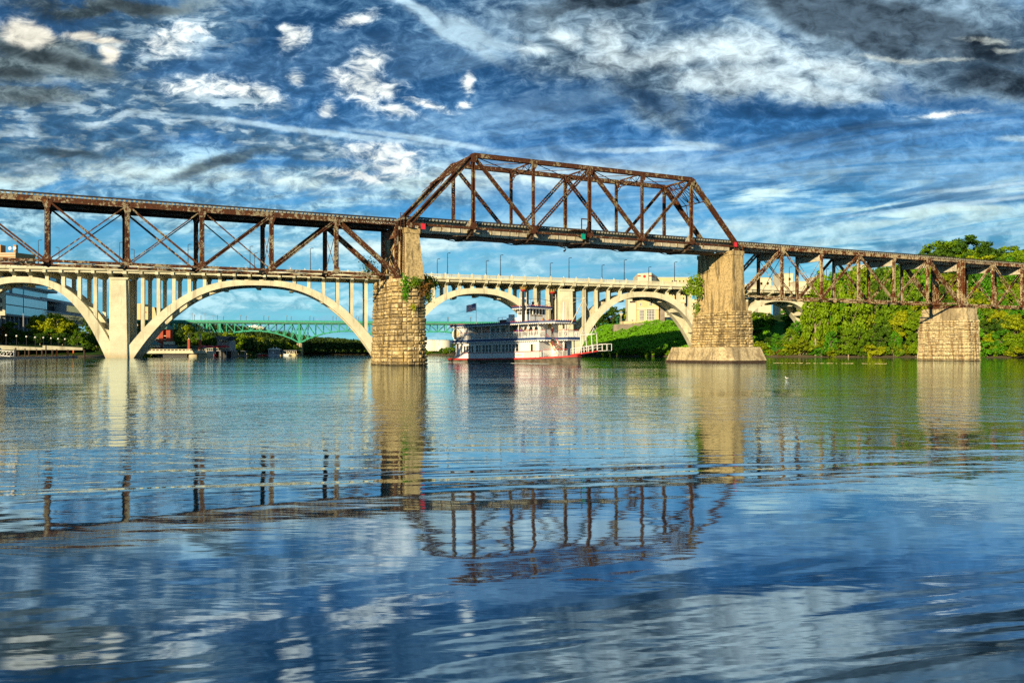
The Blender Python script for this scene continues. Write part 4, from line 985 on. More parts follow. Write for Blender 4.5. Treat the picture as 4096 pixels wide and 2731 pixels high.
tpx(3118, shore(3118) + 1.5, 1392, 'shrub1', M_RUSTLEAF, 'rust-orange shrub at the waterside right of the sloping concrete base', cat='shrub', name='shrub', wd=.6)
for i in range(26):
    px = rt.uniform(2960, 3230); o_ = rt.uniform(8, 60); Y = shore(px) + o_; X = (px - CX) / F * Y
    if 3055 < px < 3150 and 10 < o_ < 34: continue
    tree(X, Y, rt.uniform(2.5, 5), rt.choice(['shrub1', 'shrub2']), rt.choice([2, 2, 3, 0]), 'dark shrub on the slope right of the wide pier', 'dark shrubs on the slope', 'shrub', 'shrub', wd=1.3)
# creeper blanket over the bank under the arch bridge
rs = np.random.RandomState(5); P_, N_ = [], []
for i in range(52000):
    px = rs.uniform(2240, 3080); o_ = rs.uniform(0.5, 37) if rs.rand() < .93 else rs.uniform(30, 44); Y = shore(px) + o_
    X = (px - CX) / F * Y; z = prof(px, o_) + lump(X, Y) * min(1, o_ / 10) * .9
    cl = .5 + .5 * sin(X * .55 + 2 * sin(Y * .4)) * sin(Y * .5 + 1.7 * sin(X * .33)); cl2 = .5 + .5 * sin(X * 1.7 + 3 * sin(Y * .8)) * sin(Y * 1.3 + X * .6)
    P_.append((X, Y, z + abs(rs.normal(0, .22)) + cl * 1.2 + cl2 * .5)); N_.append((-.15, -.7, .9))
link(leaves_mesh('creeper', np.array(P_), np.array(N_), .62, M_KUDZU, rs, jit=.55), 'creeper', kind='stuff')
for i in range(22):
    px = 2330 + i * 26 + rt.uniform(-10, 10); Y = shore(px) + rt.uniform(.5, 2.5); X = (px - CX) / F * Y; tree(X, Y, rt.uniform(1.6, 3.4), rt.choice(['shrub1', 'shrub2']), rt.choice([0, 2, 1]), 'low shrub at the water under the creeper-covered bank', 'low shrubs under the creeper bank', 'shrub', 'shrub', wd=1.4)
# dark trees above the creeper bank, left of the yellow building
for (px, Y, yt, sh, mi_, lb) in [(2290, 400, 1272, 'round1', 2, 'dark round tree behind the foot of the second arch bridge pier'), (2385, 425, 1232, 'round2', 2, 'dark tree behind the arch, left of the light pole'), (2455, 430, 1222, 'round3', 2, 'broad dark tree just left of the light pole'), (2500, 434, 1228, 'tall1', 2, 'dark tree right behind the light pole'), (2528, 395, 1216, 'tall2', 1, 'yellow-green tree in front of the yellow building'), (2330, 415, 1268, 'tall1', 0, 'green tree behind the arch foot near the gangway'), (2560, 392, 1250, 'round1', 0, 'small green tree at the corner of the yellow building')]:
    tpx(px, Y, yt, sh, mi_, lb, wd=1.15)
# left bank
for (px, Y, yt, sh, mi_, lb, wd) in [(175, 345, 1246, 'round1', 1, 'bright yellow-green tree left of centre before the glass office block', 1.1), (232, 340, 1256, 'round2', 1, 'bright yellow-green tree in front of the long glass office block', 1.25), (275, 342, 1276, 'round3', 1, 'bright tree under the end of the glass office block', 1.1), (205, 335, 1310, 'round3', 0, 'mid-green tree low before the glass offices', 1.3),
                                   (40, 330, 1282, 'tall1', 2, 'dark conical tree at the left edge of the promenade', 1.1), (75, 328, 1318, 'round2', 2, 'dark bushy tree second from the left edge', 1.2), (4, 326, 1300, 'round1', M_RUSTLEAF, 'orange-tinted tree at the left edge', .8), (120, 330, 1316, 'round1', 2, 'dark round tree behind the globe lamps', 1.3), (160, 330, 1328, 'round3', 2, 'dark low tree behind the fifth globe lamp', 1.4),
                                   (250, 334, 1325, 'round1', 2, 'dark tree in the shade beneath the bright ones', 1.4), (310, 325, 1318, 'willow1', 0, 'drooping willow left of the big arch pier', 1.2), (350, 322, 1300, 'tall2', 0, 'tall green willow behind the white arch foot', 1.2), (385, 318, 1326, 'willow1', 2, 'dark drooping willow inside the arch foot', 1.3), (420, 316, 1340, 'round2', 0, 'green tree at the foot of the big arch pier', 1.2), (450, 316, 1352, 'round3', 2, 'dark tree hidden behind the big arch pier', 1.2),
                                   (345, 312, 1372, 'shrub1', 2, 'dark shrub on the bank under the left arch', 1.8), (400, 313, 1378, 'shrub2', 0, 'green shrub on the bank beside the arch foot', 1.8), (590, 306, 1383, 'shrub1', 1, 'light green shrub at the waterside by the small brick pavilion', 1.2), (560, 314, 1400, 'shrub2', 0, 'low shrub at the water by the arch foot', 1.2), (700, 335, 1332, 'round1', 0, 'green tree right of the brick tower', 1.0), (750, 338, 1296, 'tall1', 1, 'tall light tree rising above the first brick column', 1.0), (728, 336, 1342, 'round2', 2, 'dark tree left of the first brick column', 1.1), (786, 338, 1330, 'round3', 0, 'green tree between the two brick columns', 1.1), (826, 336, 1326, 'round1', 0, 'green tree right of the second brick column', 1.1), (850, 334, 1346, 'round2', 2, 'dark tree at the corner of the grey-roofed restaurant', .9),
                                   (905, 365, 1322, 'tall2', 1, 'yellow-green tree behind the grey-roofed restaurant', 1.1), (945, 380, 1325, 'round1', 0, 'green tree right of the restaurant roof', 1.1), (975, 392, 1335, 'round2', 1, 'light tree on the slope right of the restaurant', 1.1), (1008, 400, 1338, 'round3', 1, 'yellowish tree with bare branches under the green bridge', 1.1), (1040, 412, 1345, 'tall1', 1, 'pale tree left of the grey boathouse', 1.2), (1075, 425, 1352, 'round1', 1, 'tree behind the grey boathouse', 1.1), (1105, 430, 1358, 'round2', 0, 'green tree behind the boathouse roof', 1.1), (930, 365, 1385, 'shrub1', 2, 'dark shrub at the water right of the restaurant', 1.6), (1000, 392, 1388, 'shrub2', 2, 'dark waterside shrub left of the red work boat', 1.8), (1150, 436, 1368, 'tall2', 1, 'yellow-green tree behind the boat slips', 1.2), (1180, 438, 1376, 'round3', 2, 'dark tree left of the stone pier of the green bridge', 1.2)]:
    if sh.startswith('shrub'): tpx(px, Y, yt, sh, mi_, lb, wd=wd, cat='shrub', name='shrub')
    else: tpx(px, Y, yt, sh, mi_, lb, wd=wd)
for (px, Y, yt, sh, mi_, lb) in [(1712, 410, 1382, 'shrub1', 0, 'green shrub left of the white tanks'), (1770, 408, 1390, 'shrub2', 2, 'dark shrub in front of the second white tank'), (1790, 406, 1384, 'shrub1', 0, 'green shrub right of the white tanks by the stern')]:
    tpx(px, max(Y, shore(px) + 3), yt, sh, mi_, lb, cat='shrub', name='shrub')
# far woodland: one mass
P_, N_ = [], []; rs = np.random.RandomState(9)
def woods(n, pxa, pxb, oa, ob, ha, hb_, taper=None):
    for i in range(n):
        px = rs.uniform(pxa, pxb); o_ = oa + (ob - oa) * rs.rand() ** 1.3; Y = shore(px) + o_; X = (px - CX) / F * Y; z0 = gz(X, Y); h = rs.uniform(ha, hb_); k_ = 110
        lim = np.interp(px, [-500, 560, 600, 745, 860, 950, 1067, 1149, 1200, 1277, 1350, 1476, 1500, 1700, 2230, 2560], [1200, 1250, 1282, 1284, 1292, 1296, 1318, 1320, 1337, 1347, 1351, 1361, 1361, 1372, 1290, 1262] if Y > 475 else [1200, 1250, 1316, 1318, 1326, 1338, 1346, 1352, 1358, 1360, 1360, 1366, 1366, 1376, 1290, 1262])
        h = min(h, (HC + (YH - lim) / F * Y - z0) * rs.uniform(.82, 1.0))
        if h < 2.5: continue
        q = rs.normal(0, 1, (k_, 3)); q /= np.linalg.norm(q, axis=1)[:, None]; q[:, 2] = np.abs(q[:, 2]) * 1.0; R_ = max(h, 7) * .42
        q2 = q * rs.uniform(.75, 1.1, (k_, 1)); P_.append(np.array([X, Y, z0 + h * .35]) + q2 * np.array([R_, R_, h * .62])); n2 = q.copy(); n2[:, 2] += .3; N_.append(n2)
woods(260, 940, 1500, 3, 60, 8, 12); woods(420, 560, 1500, 60, 480, 12, 19); woods(260, 1130, 1540, 1, 16, 4.5, 8); woods(60, 1690, 2300, 60, 300, 8, 12); woods(70, 2230, 2560, 120, 300, 8, 12); woods(120, -500, 560, 130, 400, 8, 12); woods(40, 1500, 1700, 4, 60, 6, 9)
link(leaves_mesh('far_woodland', np.concatenate(P_), np.concatenate(N_), 1.25, leaf_mat('far_woodland_leaves', (.022, .055, .010), (.065, .115, .016)), rs), 'far_woodland', kind='stuff')

# vines and bushes on the piers
def vine(name, pts, n, size, mats_, label, spread, cat='plant'):
    rs_ = np.random.RandomState(n); A_ = np.array([tuple(p) for p in pts]); idx = rs_.randint(0, len(A_), n); P2 = A_[idx] + rs_.normal(0, 1, (n, 3)) * np.array(spread); N2 = np.tile(np.array([(-.1, -1, .4)]), (n, 1))
    ctr = A_.mean(0); r = empty(name, ctr, 0, label, cat); link(leaves_mesh('leaves', P2 - ctr, N2, size, mats_, rs_), 'foliage', r); return r
def face1(s, z, out=.25): return rw(s, -2.6 - .9 * (12 - z) / 12 - out, z)
vine('vine', [face1(-18.2, z, -.1) for z in (12.2, 11.9, 11.5, 11, 10.4, 9.8)], 520, .26, M_LEAF[3], 'bright green vine trailing down the corner of the round-nosed pier', (.3, .2, .35))
vine('vine', [face1(s, z) for s, z in ((-17, 12.1), (-16.6, 11.8), (-17.2, 11.4), (-16.4, 12.2), (-16.9, 11.6))], 420, .25, M_LEAF[0], 'green creeper along the coping of the round-nosed pier', (.35, .2, .25))
vine('vine', [face1(s, z) for s, z in ((-15.9, 11.6), (-15.5, 11.2), (-15.2, 10.8), (-15.6, 10.2), (-14.9, 11.5), (-16.1, 11.2))], 330, .25, M_RUSTLEAF, 'orange-brown creeper on the front of the round-nosed pier', (.35, .2, .3))
vine('vine', [rw(-14.4, -1.6, z) for z in (10.2, 9.8, 9.4)], 300, .25, M_LEAF[1], 'yellow-green tuft on the right edge of the round-nosed pier', (.4, .3, .25))
vine('vine', [rw(-14.2, -.8, z) for z in (10.9, 10.6)], 160, .22, M_RUSTLEAF, 'small rust-coloured tuft on the right edge of the round-nosed pier', (.25, .3, .25))
vine('vine', [face1(-17.2, 8.2)], 110, .22, M_LEAF[1], 'small yellow tuft midway up the round-nosed pier', (.22, .1, .2))
vine('bush', [rw(-13.9, 1.5, 12.6), rw(-13.2, 1.5, 12.3), rw(-12.6, 1.4, 12.0), rw(-13.6, 1.2, 11.8)], 1300, .3, M_LEAF[0], 'green bush growing from the right shoulder of the round-nosed pier', (.5, .5, .4), 'shrub')
vine('bush', [rw(-20.2, 7.5, z) for z in (13.5, 14.2, 14.9)], 420, .26, M_LEAF[2], 'dark shrub behind the end post of the left truss', (.6, .4, .6), 'shrub')
vine('bush', [rw(41.2, 7.3, z) for z in (15.0, 14.2, 13.2)] + [rw(40.4, 7.6, 14.6), rw(40.0, 7.8, 13.2), rw(41.3, 7.0, 12.5)], 700, .42, M_LEAF[0], 'leafy sapling sprouting from the left side of the wide concrete shaft', (.5, .4, .5), 'tree')
vine('bush', [rw(41.6, 7.6, z) for z in (9.4, 10.2)], 160, .3, M_LEAF[0], 'small weed on the stone ledge of the wide pier', (.3, .3, .5), 'plant')
m = rw(39.3, -1.9, .6); vine('bush', [m], 120, .22, M_LEAF[0], 'tuft of grass on the sloping concrete base', (.25, .2, .15), 'plant')
# ------------------------------------------------------------------ green steel bridge far behind
GL = lambda px, t=0: ((px - CX) / F * (459.4 + t) / (1 - .18 * (px - CX) / F))
GD = Vector((1, .18, 0)).normalized(); GROT = atan2(.18, 1)
gb = empty('steel_bridge', (0, 459.4, 0), GROT, 'far mint-green steel bridge with an arched lower chord', 'road bridge')
def gr(px): X = GL(px); return X / GD.x
Z_T = 15.9; ZTOP = 17.35; WG = 8.9
gp = [gr(1197), gr(1573), gr(1932)]; gend0, gend1 = gr(380), gr(2446)
crest_L = gr(1012)
def glow(r_):
    if r_ < gp[0] - (gp[0] - crest_L) * 1.55: return 8.9
    if r_ < gp[0]: c_, hw_ = crest_L, gp[0] - crest_L
    elif r_ < gp[1]: c_, hw_ = (gp[0] + gp[1]) / 2, (gp[1] - gp[0]) / 2
    elif r_ < gp[2]: c_, hw_ = (gp[1] + gp[2]) / 2, (gp[2] - gp[1]) / 2
    else: return 11.0
    return 12.4 - 6.0 * min(1, abs(r_ - c_) / hw_) ** 2.1
pan = (gp[1] - gp[0]) / 12
nodes = [gp[0] + i * pan for i in range(-26, 30) if gend0 < gp[0] + i * pan < gend1]
MB().box(gend0, gend1, -.9, WG + .9, Z_T + .35, Z_T + .75).build('deck', M_GREYM, gb)
for y in (-.95, WG + .85):
    MB().box(gend0, gend1, y - .06, y + .06, Z_T + .55, ZTOP).build('parapet', M_GREEN, gb); MB().box(gend0, gend1, y - .12, y + .14, ZTOP, ZTOP + .12).build('handrail', M_GREEN, gb)
for y in (0, WG):
    MB().box(gend0, gp[2] + 4, y - .22, y + .22, Z_T - .1, Z_T + .3).build('top_chord', M_GREEN, gb)
    for i, r_ in enumerate(nodes):
        z = glow(r_)
        if r_ <= gp[2] + .5:
            m = MB(); m.beam((r_, y, z), (r_, y, Z_T), .36, .36); m.build('post', M_GREEN, gb)
        if i + 1 < len(nodes) and nodes[i + 1] <= gp[2] + .5:
            r2 = nodes[i + 1]; z2 = glow(r2); m = MB(); m.beam((r_, y, z), (r2, y, z2), .5, .55); m.build('bottom_chord', M_GREEN, gb)
            k_ = round((r_ - gp[0]) / pan) % 12
            m = MB()
            if k_ in (0, 11) : m.beam((r_, y, z), (r2, y, Z_T), .3, .3); m.beam((r_, y, Z_T), (r2, y, z2), .3, .3)
            elif k_ < 6: m.beam((r_, y, Z_T), (r2, y, z2), .3, .3)
            else: m.beam((r_, y, z), (r2, y, Z_T), .3, .3)
            m.build('diagonal', M_GREEN, gb)
for r_ in nodes: MB().beam((r_, 0, Z_T + .1), (r_, WG, Z_T + .1), .3, .5).build('floor_beam', M_GREEN, gb)
for pr in gp:
    for y in (0, WG): m = MB(); m.box(pr - .5, pr + .5, y - .35, y + .35, 6.0, Z_T); m.build('main_post', M_GREEN, gb)
    m = MB(); frustum(m, [(pr - 1.35, -1.5), (pr + 1.35, -1.5), (pr + 1.35, WG + 1.5), (pr - 1.35, WG + 1.5)], -.5, 6.1, 1.05, .95); m.build('stone_pier', M_STONE, gb)
for px in (640, 690, 745, 827, 880): 
    r_ = gr(px)
    for y in (0, WG): MB().beam((r_, y, 1), (r_, y, Z_T), .7, .7).build('leg', M_GREEN, gb)
for px in (2105, 2200, 2356, 2386, 2414):
    r_ = gr(px); 
    for y in (0, WG): MB().beam((r_, y, 1), (r_, y, Z_T), .45, .45).build('leg', M_GREEN, gb)
    MB().beam((r_, 0, 9), (r_ + 5, 0, Z_T), .25, .25).build('brace', M_GREEN, gb)
gl0 = None
for i, px in enumerate([779, 871, 964, 1056, 1148, 1240, 1332, 1424, 1790, 1882]):
    for (y, dxp) in ((-.9, 0), (WG + .9, 11)):
        if gl0 is None:
            gl0 = empty('bridge_lantern', (0, 0, 0)); MB().cyl((0, 0, 0), (0, 0, 2.1), .1, n=6).build('pole', M_LAMP, gl0); m = MB(); m.cyl((0, 0, 2.0), (0, 0, 2.2), .1, .28, n=6); m.cyl((0, 0, 2.2), (0, 0, 2.75), .28, .1, n=6); m.build('lantern', M_GREYM, gl0); o = gl0
        else: o = copy_tree(gl0)
        X = GL(px + dxp * .0) ; o.location = (gb.location + GD * gr(px + dxp) + Vector((-.177, .984, 0)) * y) + Vector((0, 0, ZTOP + .1)); tag(o, 'dark lantern on the mint-green bridge, ' + ['first', 'second', 'third', 'fourth', 'fifth', 'sixth', 'seventh', 'eighth', 'ninth', 'tenth'][i] + ' pair, ' + ('near' if y < 0 else 'far') + ' rail', 'street lamp', 'lanterns on the green bridge')

# ------------------------------------------------------------------ buildings
def house(name, label, origin, rz, group=None, cat='building'): return empty(name, origin, rz, label, cat, group)
def windows(root, boxes, glass=M_GLASS, frame=M_WHITE, gx=1, gzn=1, t=.12, name='window'):
    """boxes: (x0,x1,z0,z1,y) on a wall facing -y"""
    for (x0, x1, z0, z1, y) in boxes:
        m = MB(); 
        for a in (x0, x1): m.box(a - t / 2, a + t / 2, y - .1, y + .02, z0 - t / 2, z1 + t / 2)
        for a in (z0, z1): m.box(x0 + t / 2, x1 - t / 2, y - .1, y + .02, a - t / 2, a + t / 2)
        for i in range(1, gx): a = x0 + (x1 - x0) * i / gx; m.box(a - t / 2.4, a + t / 2.4, y - .08, y + .02, z0 + t / 2, z1 - t / 2)
        for i in range(1, gzn): a = z0 + (z1 - z0) * i / gzn; m.box(x0 + t / 2, x1 - t / 2, y - .07, y + .02, a - t / 2.4, a + t / 2.4)
        f = m.build(name, frame, root); MB().box(x0, x1, y - .03, y + .015, z0, z1).build('pane', glass, f)

# glass office block on the left
M_OFF = plain('pale_office_panel', (.42, .43, .44), .7, var=.08, sc_=.5)
oo = Vector((-192, 330, 0)); od = Vector((-.19, .98, 0)).normalized(); orot = atan2(od.y, od.x) + pi      # local x runs towards the camera; face looks to +X
# use a frame whose local x = along od, local -y = outward (towards +X)
R_off = atan2(od.y, od.x); 
ob = house('office_block', 'long dark glass office block with stacked overhanging storeys at the left', oo, R_off)
def oblk(x0, x1, dep, z0, z1, nb, set_=0.0):
    """box with nb glazed bands; outward is local -y"""
    MB().box(x0, x1, set_, set_ + dep, z0, z1).build('wall', M_OFF, ob)
    h = (z1 - z0 - 1.2 * 1) / nb; z = z0 + .5
    for i in range(nb):
        zb_, zt_ = z + .25, z + h - .15
        pn = MB(); pn.box(x0 + .25, x1 - .25, set_ - .06, set_ - .01, zb_, zt_); pn.build('glazing', M_BGLASS, ob)
        m = MB(); q_ = x0 + .3
        while q_ < x1 - .2: m.box(q_ - .05, q_ + .05, set_ - .13, set_ - .07, zb_ - .1, zt_ + .1); q_ += .95
        m.box(x0, x1, set_ - .3, set_ - .07, zt_ + .1, zt_ + .3).box(x0, x1, set_ - .3, set_ - .07, zb_ - .3, zb_ - .1); m.build('fin', M_GREYM, ob, kind='stuff')
        z += h
oblk(0, 47, 16, 15.6, 24.2, 2); oblk(47, 100, 16, 15.2, 19.6, 1); oblk(74, 100, 15, 19.75, 24.2, 1)
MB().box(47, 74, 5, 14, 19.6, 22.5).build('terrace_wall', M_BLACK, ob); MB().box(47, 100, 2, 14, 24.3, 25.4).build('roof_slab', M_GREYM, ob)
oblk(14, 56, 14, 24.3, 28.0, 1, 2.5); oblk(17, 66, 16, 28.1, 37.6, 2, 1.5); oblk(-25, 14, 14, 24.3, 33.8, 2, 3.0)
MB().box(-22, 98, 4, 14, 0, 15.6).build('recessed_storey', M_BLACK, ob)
m = MB()
for i in range(22): x = -2 + i * 4.6; m.box(x - .5, x + .5, .8, 1.8, 4, 15.5)
m.build('ground_column', M_GREYM, ob, kind='stuff')
windows(ob, [(-1 + i * 4.6 + .6, -1 + i * 4.6 + 3.4, 11.6, 14.6, 3.95) for i in range(20)], M_BGLASS, M_GREYM, 2, 1)
# end wall towards the camera: cream with dark strip windows
MB().box(-.25, -.02, 0, 16, 15.6, 24.4).build('end_wall', M_CREAM2, ob)
for z in (17.2, 20.4):
    for i in range(5): f = MB().box(-.34, -.27, 1 + i * 3, 3.5 + i * 3, z, z + 1.7).build('window', M_BLACK, ob); MB().box(-.37, -.345, 1.15 + i * 3, 3.35 + i * 3, z + .15, z + 1.55).build('pane', M_GLASS, f)
# brick tower with dishes, top left
Yb = 520; a = pt(-30, 1010, Yb); 
bb = house('brick_building', 'flat-topped brown brick tower with two white dishes on its roof', (a.x, a.y, 0), 0)
w_ = 92 / F * Yb; zt = a.z
m = MB(); m.hexa([(0, 0, 30), (w_, 0, 30), (w_ + 4.2, 14, 30), (0, 14, 30), (0, 0, zt), (w_, 0, zt), (w_ + 4.2, 14, zt), (0, 14, zt)]); m.build('wall', M_TANBRICK, bb)
for z in (zt - .55, zt - 1.9, zt - 3.3): MB().box(-.1, w_ + .1, -.25, -.02, z - .3, z + .3).build('stone_band', M_CREAM2, bb)
windows(bb, [(.6 + i * 2.3, 2.2 + i * 2.3, zt - 6.4, zt - 4.4, -.05) for i in range(6)] + [(.6 + i * 2.3, 2.2 + i * 2.3, zt - 10.4, zt - 8.4, -.05) for i in range(6)], M_GLASS, M_CREAM2)
MB().box(0, 3.2, 3, 8, zt, zt + 5.0).build('roof_house', M_TANBRICK, bb); MB().box(10.6, 12.4, 3, 5, zt, zt + 5).build('chimney', M_TANBRICK, bb)
for px_d, lb in ((39, 'round white dish on the brick tower roof, the left one'), (58, 'round white dish on the brick tower roof, the right one')):
    c_ = pt(px_d, 993, Yb + 2); d = empty('satellite_dish', (c_.x, c_.y, c_.z), 0, lb, 'dish'); m = MB()
    m.cyl((0, 0, 0), (0, .5, 0), .98, .55, n=14); m.build('reflector', M_WHITE, d); MB().cyl((0, .4, 0), (0, .6, -2.4), .09, n=6).build('mast', M_GREYM, d)
# cream tower-like hall with a red sign
Yc = 470; a = pt(548, 1214, Yc); cz = HC + (YH - 1300) / F * Yc
ch = house('concrete_hall', 'windowless cream hall with a sloping edge and a red sign, behind the big arch pier', (a.x, a.y, 0), 0)
def cpt(x, y): p = pt(x, y, Yc); return (p.x - a.x, p.z)
x1, z1 = cpt(563, 1214); x2, z2 = cpt(563, 1225); x3, z3 = cpt(617, 1229); x4, z4 = cpt(628, 1275)
m = MB(); m.prism([(x, 0, z) for x, z in ((-9, 3), (x4 + .5, 3), (x4, z4), (x3, z3), (x2, z2), (x1, z1), (-9, z1))], (0, 0, 0), (0, 14, 0)); m.build('wall', M_CREAM, ch)
x5, z5 = cpt(648, 1245); m = MB(); m.prism([(x3 + .05, .3, z3 - .05), (x5, 8, z5), (x5, 8, 3), (x4 + .6, .3, 3), (x4 + .1, .3, z4)], (0, 0, 0), (0, 3, 0)); m.build('side_wall', M_GWALL, ch)
MB().box(x1 - .12, x1 + .12, -.06, -.01, z4 - 6, z1 - .5).build('groove', M_BRICK, ch)
def text(body, size, mat, parent, loc, rot, name='lettering', ext_=.01, align='LEFT', sx=1.0, **k_):
    c_ = bpy.data.curves.new(name, 'FONT'); c_.body = body; c_.size = size; c_.extrude = ext_; c_.align_x = align; c_.resolution_u = 2; c_.materials.append(mat)
    to = bpy.data.objects.new(name, c_); COL.objects.link(to); bpy.context.view_layer.update(); me_ = bpy.data.meshes.new_from_object(to); bpy.data.objects.remove(to); me_.name = name
    o = bpy.data.objects.new(name, me_); COL.objects.link(o); o.parent = parent; o.location = loc; o.rotation_euler = rot; o.scale = (sx, 1, 1); return tag(o, **k_)
tx, tz = cpt(601, 1251); text('rwell', .98, M_RED, ch, (tx - .9, -.06, tz), (radians(90), 0, 0))
dx_, dz_ = cpt(583.5, 1249); m = MB(); m.cyl((dx_, -.08, dz_), (dx_, -.01, dz_), .38, n=12); m.build('round_logo', M_RED, ch)
# utility mast before the office block
for (px, Y, yb_, yt, lb, r_) in [(94, 330, 1312, 1130, 'tall pale steel mast before the glass office block', .28), (355, 330, 1330, 1268, 'pale pole behind the left arch', .2), (770, 440, 1288, 1250, 'lattice pole behind the green bridge, leftmost', .12), (820, 440, 1288, 1250, 'lattice pole behind the green bridge, middle', .12), (854, 440, 1288, 1258, 'lattice pole behind the green bridge, right', .12), (1180, 520, 1372, 1335, 'grey power pole on the wooded slope left of the green bridge pier', .15), (1285, 560, 1375, 1352, 'grey power pole in the far woods, left', .15), (1313, 560, 1378, 1360, 'grey power pole in the far woods, middle', .15), (1454, 520, 1390, 1369, 'pale post in the far woods near the arch', .2)]:
    a_ = pt(px, yt, Y); g = gz(a_.x, Y); r = empty('utility_pole', (a_.x, Y, g - .3), 0, lb, 'pole'); MB().cyl((0, 0, 0), (0, 0, a_.z - g + .3), r_, r_ * .6, n=6).build('pole', M_GREYM, r)
    m = MB(); m.box(-.8, .8, -.05, .05, a_.z - g - .6, a_.z - g - .45); m.build('crossarm', M_GREYM, r)
# promenade wall, globe lamps, dock, pilings
pw = empty('promenade_wall', (0, 0, 0), 0, 'pale concrete promenade wall raised on piles along the left bank', 'wall')
m = MB(); prev = None
for (px, Y) in ((-500, 262), (-200, 278), (0, 294), (170, 300), (330, 306)):
    X = (px - CX) / F * Y; p = V(X, Y, 0)
    if prev is not None: m.hexa([prev + V(0, 0, 2.55), p + V(0, 0, 2.45), p + V(-3, 8, 2.45), prev + V(-3, 8, 2.55), prev + V(0, 0, 4.05), p + V(0, 0, 3.3), p + V(-3, 8, 3.3), prev + V(-3, 8, 4.05)])
    prev = p
m.build('wall', M_HEN, pw); 
for px in (-20, 20, 63, 100, 147, 184, 240, 300): X = (px - CX) / F * 296; MB().cyl((X, 296.5 + px * .02, -.5), (X, 296.5 + px * .02, 2.6), .3, n=6).build('pile', M_WOODP, pw)
glp = None
for i, (px, yt) in enumerate(((25, 1337), (66.5, 1340), (106, 1342.6), (141, 1345.6), (174, 1347), (204.5, 1349), (233, 1351.5), (260.5, 1353), (285.6, 1355))):
    Y = [304, 312, 320, 330, 340, 350, 362, 374, 388][i]; Y = 300 + i * 3.5; a_ = pt(px, yt, Y)
    if glp is None:
        glp = empty('globe_lamp', (0, 0, 0)); MB().cyl((0, 0, 0), (0, 0, 3.5), .09, .07, n=6).build('post', M_LAMP, glp); m = MB(); m.ball((0, 0, 3.8), .32, 10, 7); m.build('globe', M_WHITE, glp); o = glp
    else: o = copy_tree(glp)
    o.location = (a_.x, Y, a_.z - 4.1); tag(o, 'white globe lamp on the left promenade, ' + ['first', 'second', 'third', 'fourth', 'fifth', 'sixth', 'seventh', 'eighth', 'ninth'][i] + ' from the left edge', 'street lamp', 'globe lamps on the promenade')
dk = empty('floating_dock', (0, 0, 0), 0, 'long low floating dock at the left edge', 'dock')
a_, b_ = V(-131, 192, 0), V((300 - CX) / F * 288, 288, 0); d = (b_ - a_).normalized(); sdv = V(d.y, -d.x, 0)
m = MB(); m.hexa([a_ - sdv * 1.2, a_ + sdv * 1.2, b_ + sdv * .8, b_ - sdv * .8, a_ - sdv * 1.2 + V(0, 0, .45), a_ + sdv * 1.2 + V(0, 0, .45), b_ + sdv * .8 + V(0, 0, .42), b_ - sdv * .8 + V(0, 0, .42)]); m.build('deck', M_GREYM, dk)
m = MB(); m.beam(a_ + sdv * 1.2 + V(0, 0, .5), b_ + sdv * .8 + V(0, 0, .47), .12, .1); m.build('edge_rail', M_CREAM2, dk)
for (px, yt, wd, mt, lb) in [(227, 1399, .55, M_ORANGE, 'orange mooring post on the dock, leftmost of three'), (269.5, 1401, .55, M_ORANGE, 'orange mooring post on the dock, middle of three'), (294, 1402, .5, M_ORANGE, 'orange mooring post at the very end of the dock'), (56, 1397, .35, M_GREYM, 'pale mooring pile by the gangway'), (63, 1393, .4, M_WOODP, 'dark mooring pile just right of the gangway'), (100, 1396, .35, M_WOODP, 'dark mooring pile third from the left edge'), (184, 1384, .4, M_WOODP, 'tallest dark mooring pile left of the orange posts'), (147, 1398, .3, M_WOODP, 'thin dark mooring pile in the middle of the dock')]:
    f_ = (px + 20) / 320; Y = 205 + 80 * f_ ** .45 * 1.0; Y = min(Y, 284); q_ = pt(px, yt, Y); r = empty('mooring_post', (q_.x, Y, -.5), 0, lb, 'post'); MB().cyl((0, 0, 0), (0, 0, q_.z + .5), wd / 2 * .95, n=8).build('post', mt, r); m = MB(); m.cyl((0, 0, q_.z + .5), (0, 0, q_.z + .75), wd / 2 * .95, .06, n=8); m.build('cap', mt, r)
gw = empty('gangway', pt(-30, 1405, 225), 0, 'white truss gangway at the left edge', 'gangway'); L = 71 / F * 225
m = MB()
for y in (0, 1.6):
    m.beam((0, y, -.9), (L, y, -1.3), .09, .09); m.beam((0, y, .35), (L, y, .0), .09, .09)
    for i in range(6): x = L * i / 5; z_ = -.9 - .4 * i / 5; m.beam((x, y, z_), (x, y, .35 - .35 * i / 5), .07, .07)
    for i in range(5): x, x2 = L * i / 5, L * (i + 1) / 5; m.beam((x, y, -.95), (x2, y, .2), .06, .06)
m.build('truss', M_WHITE, gw); MB().box(0, L, 0, 1.6, -1.35, -1.28).build('walkway', M_GREYM, gw)

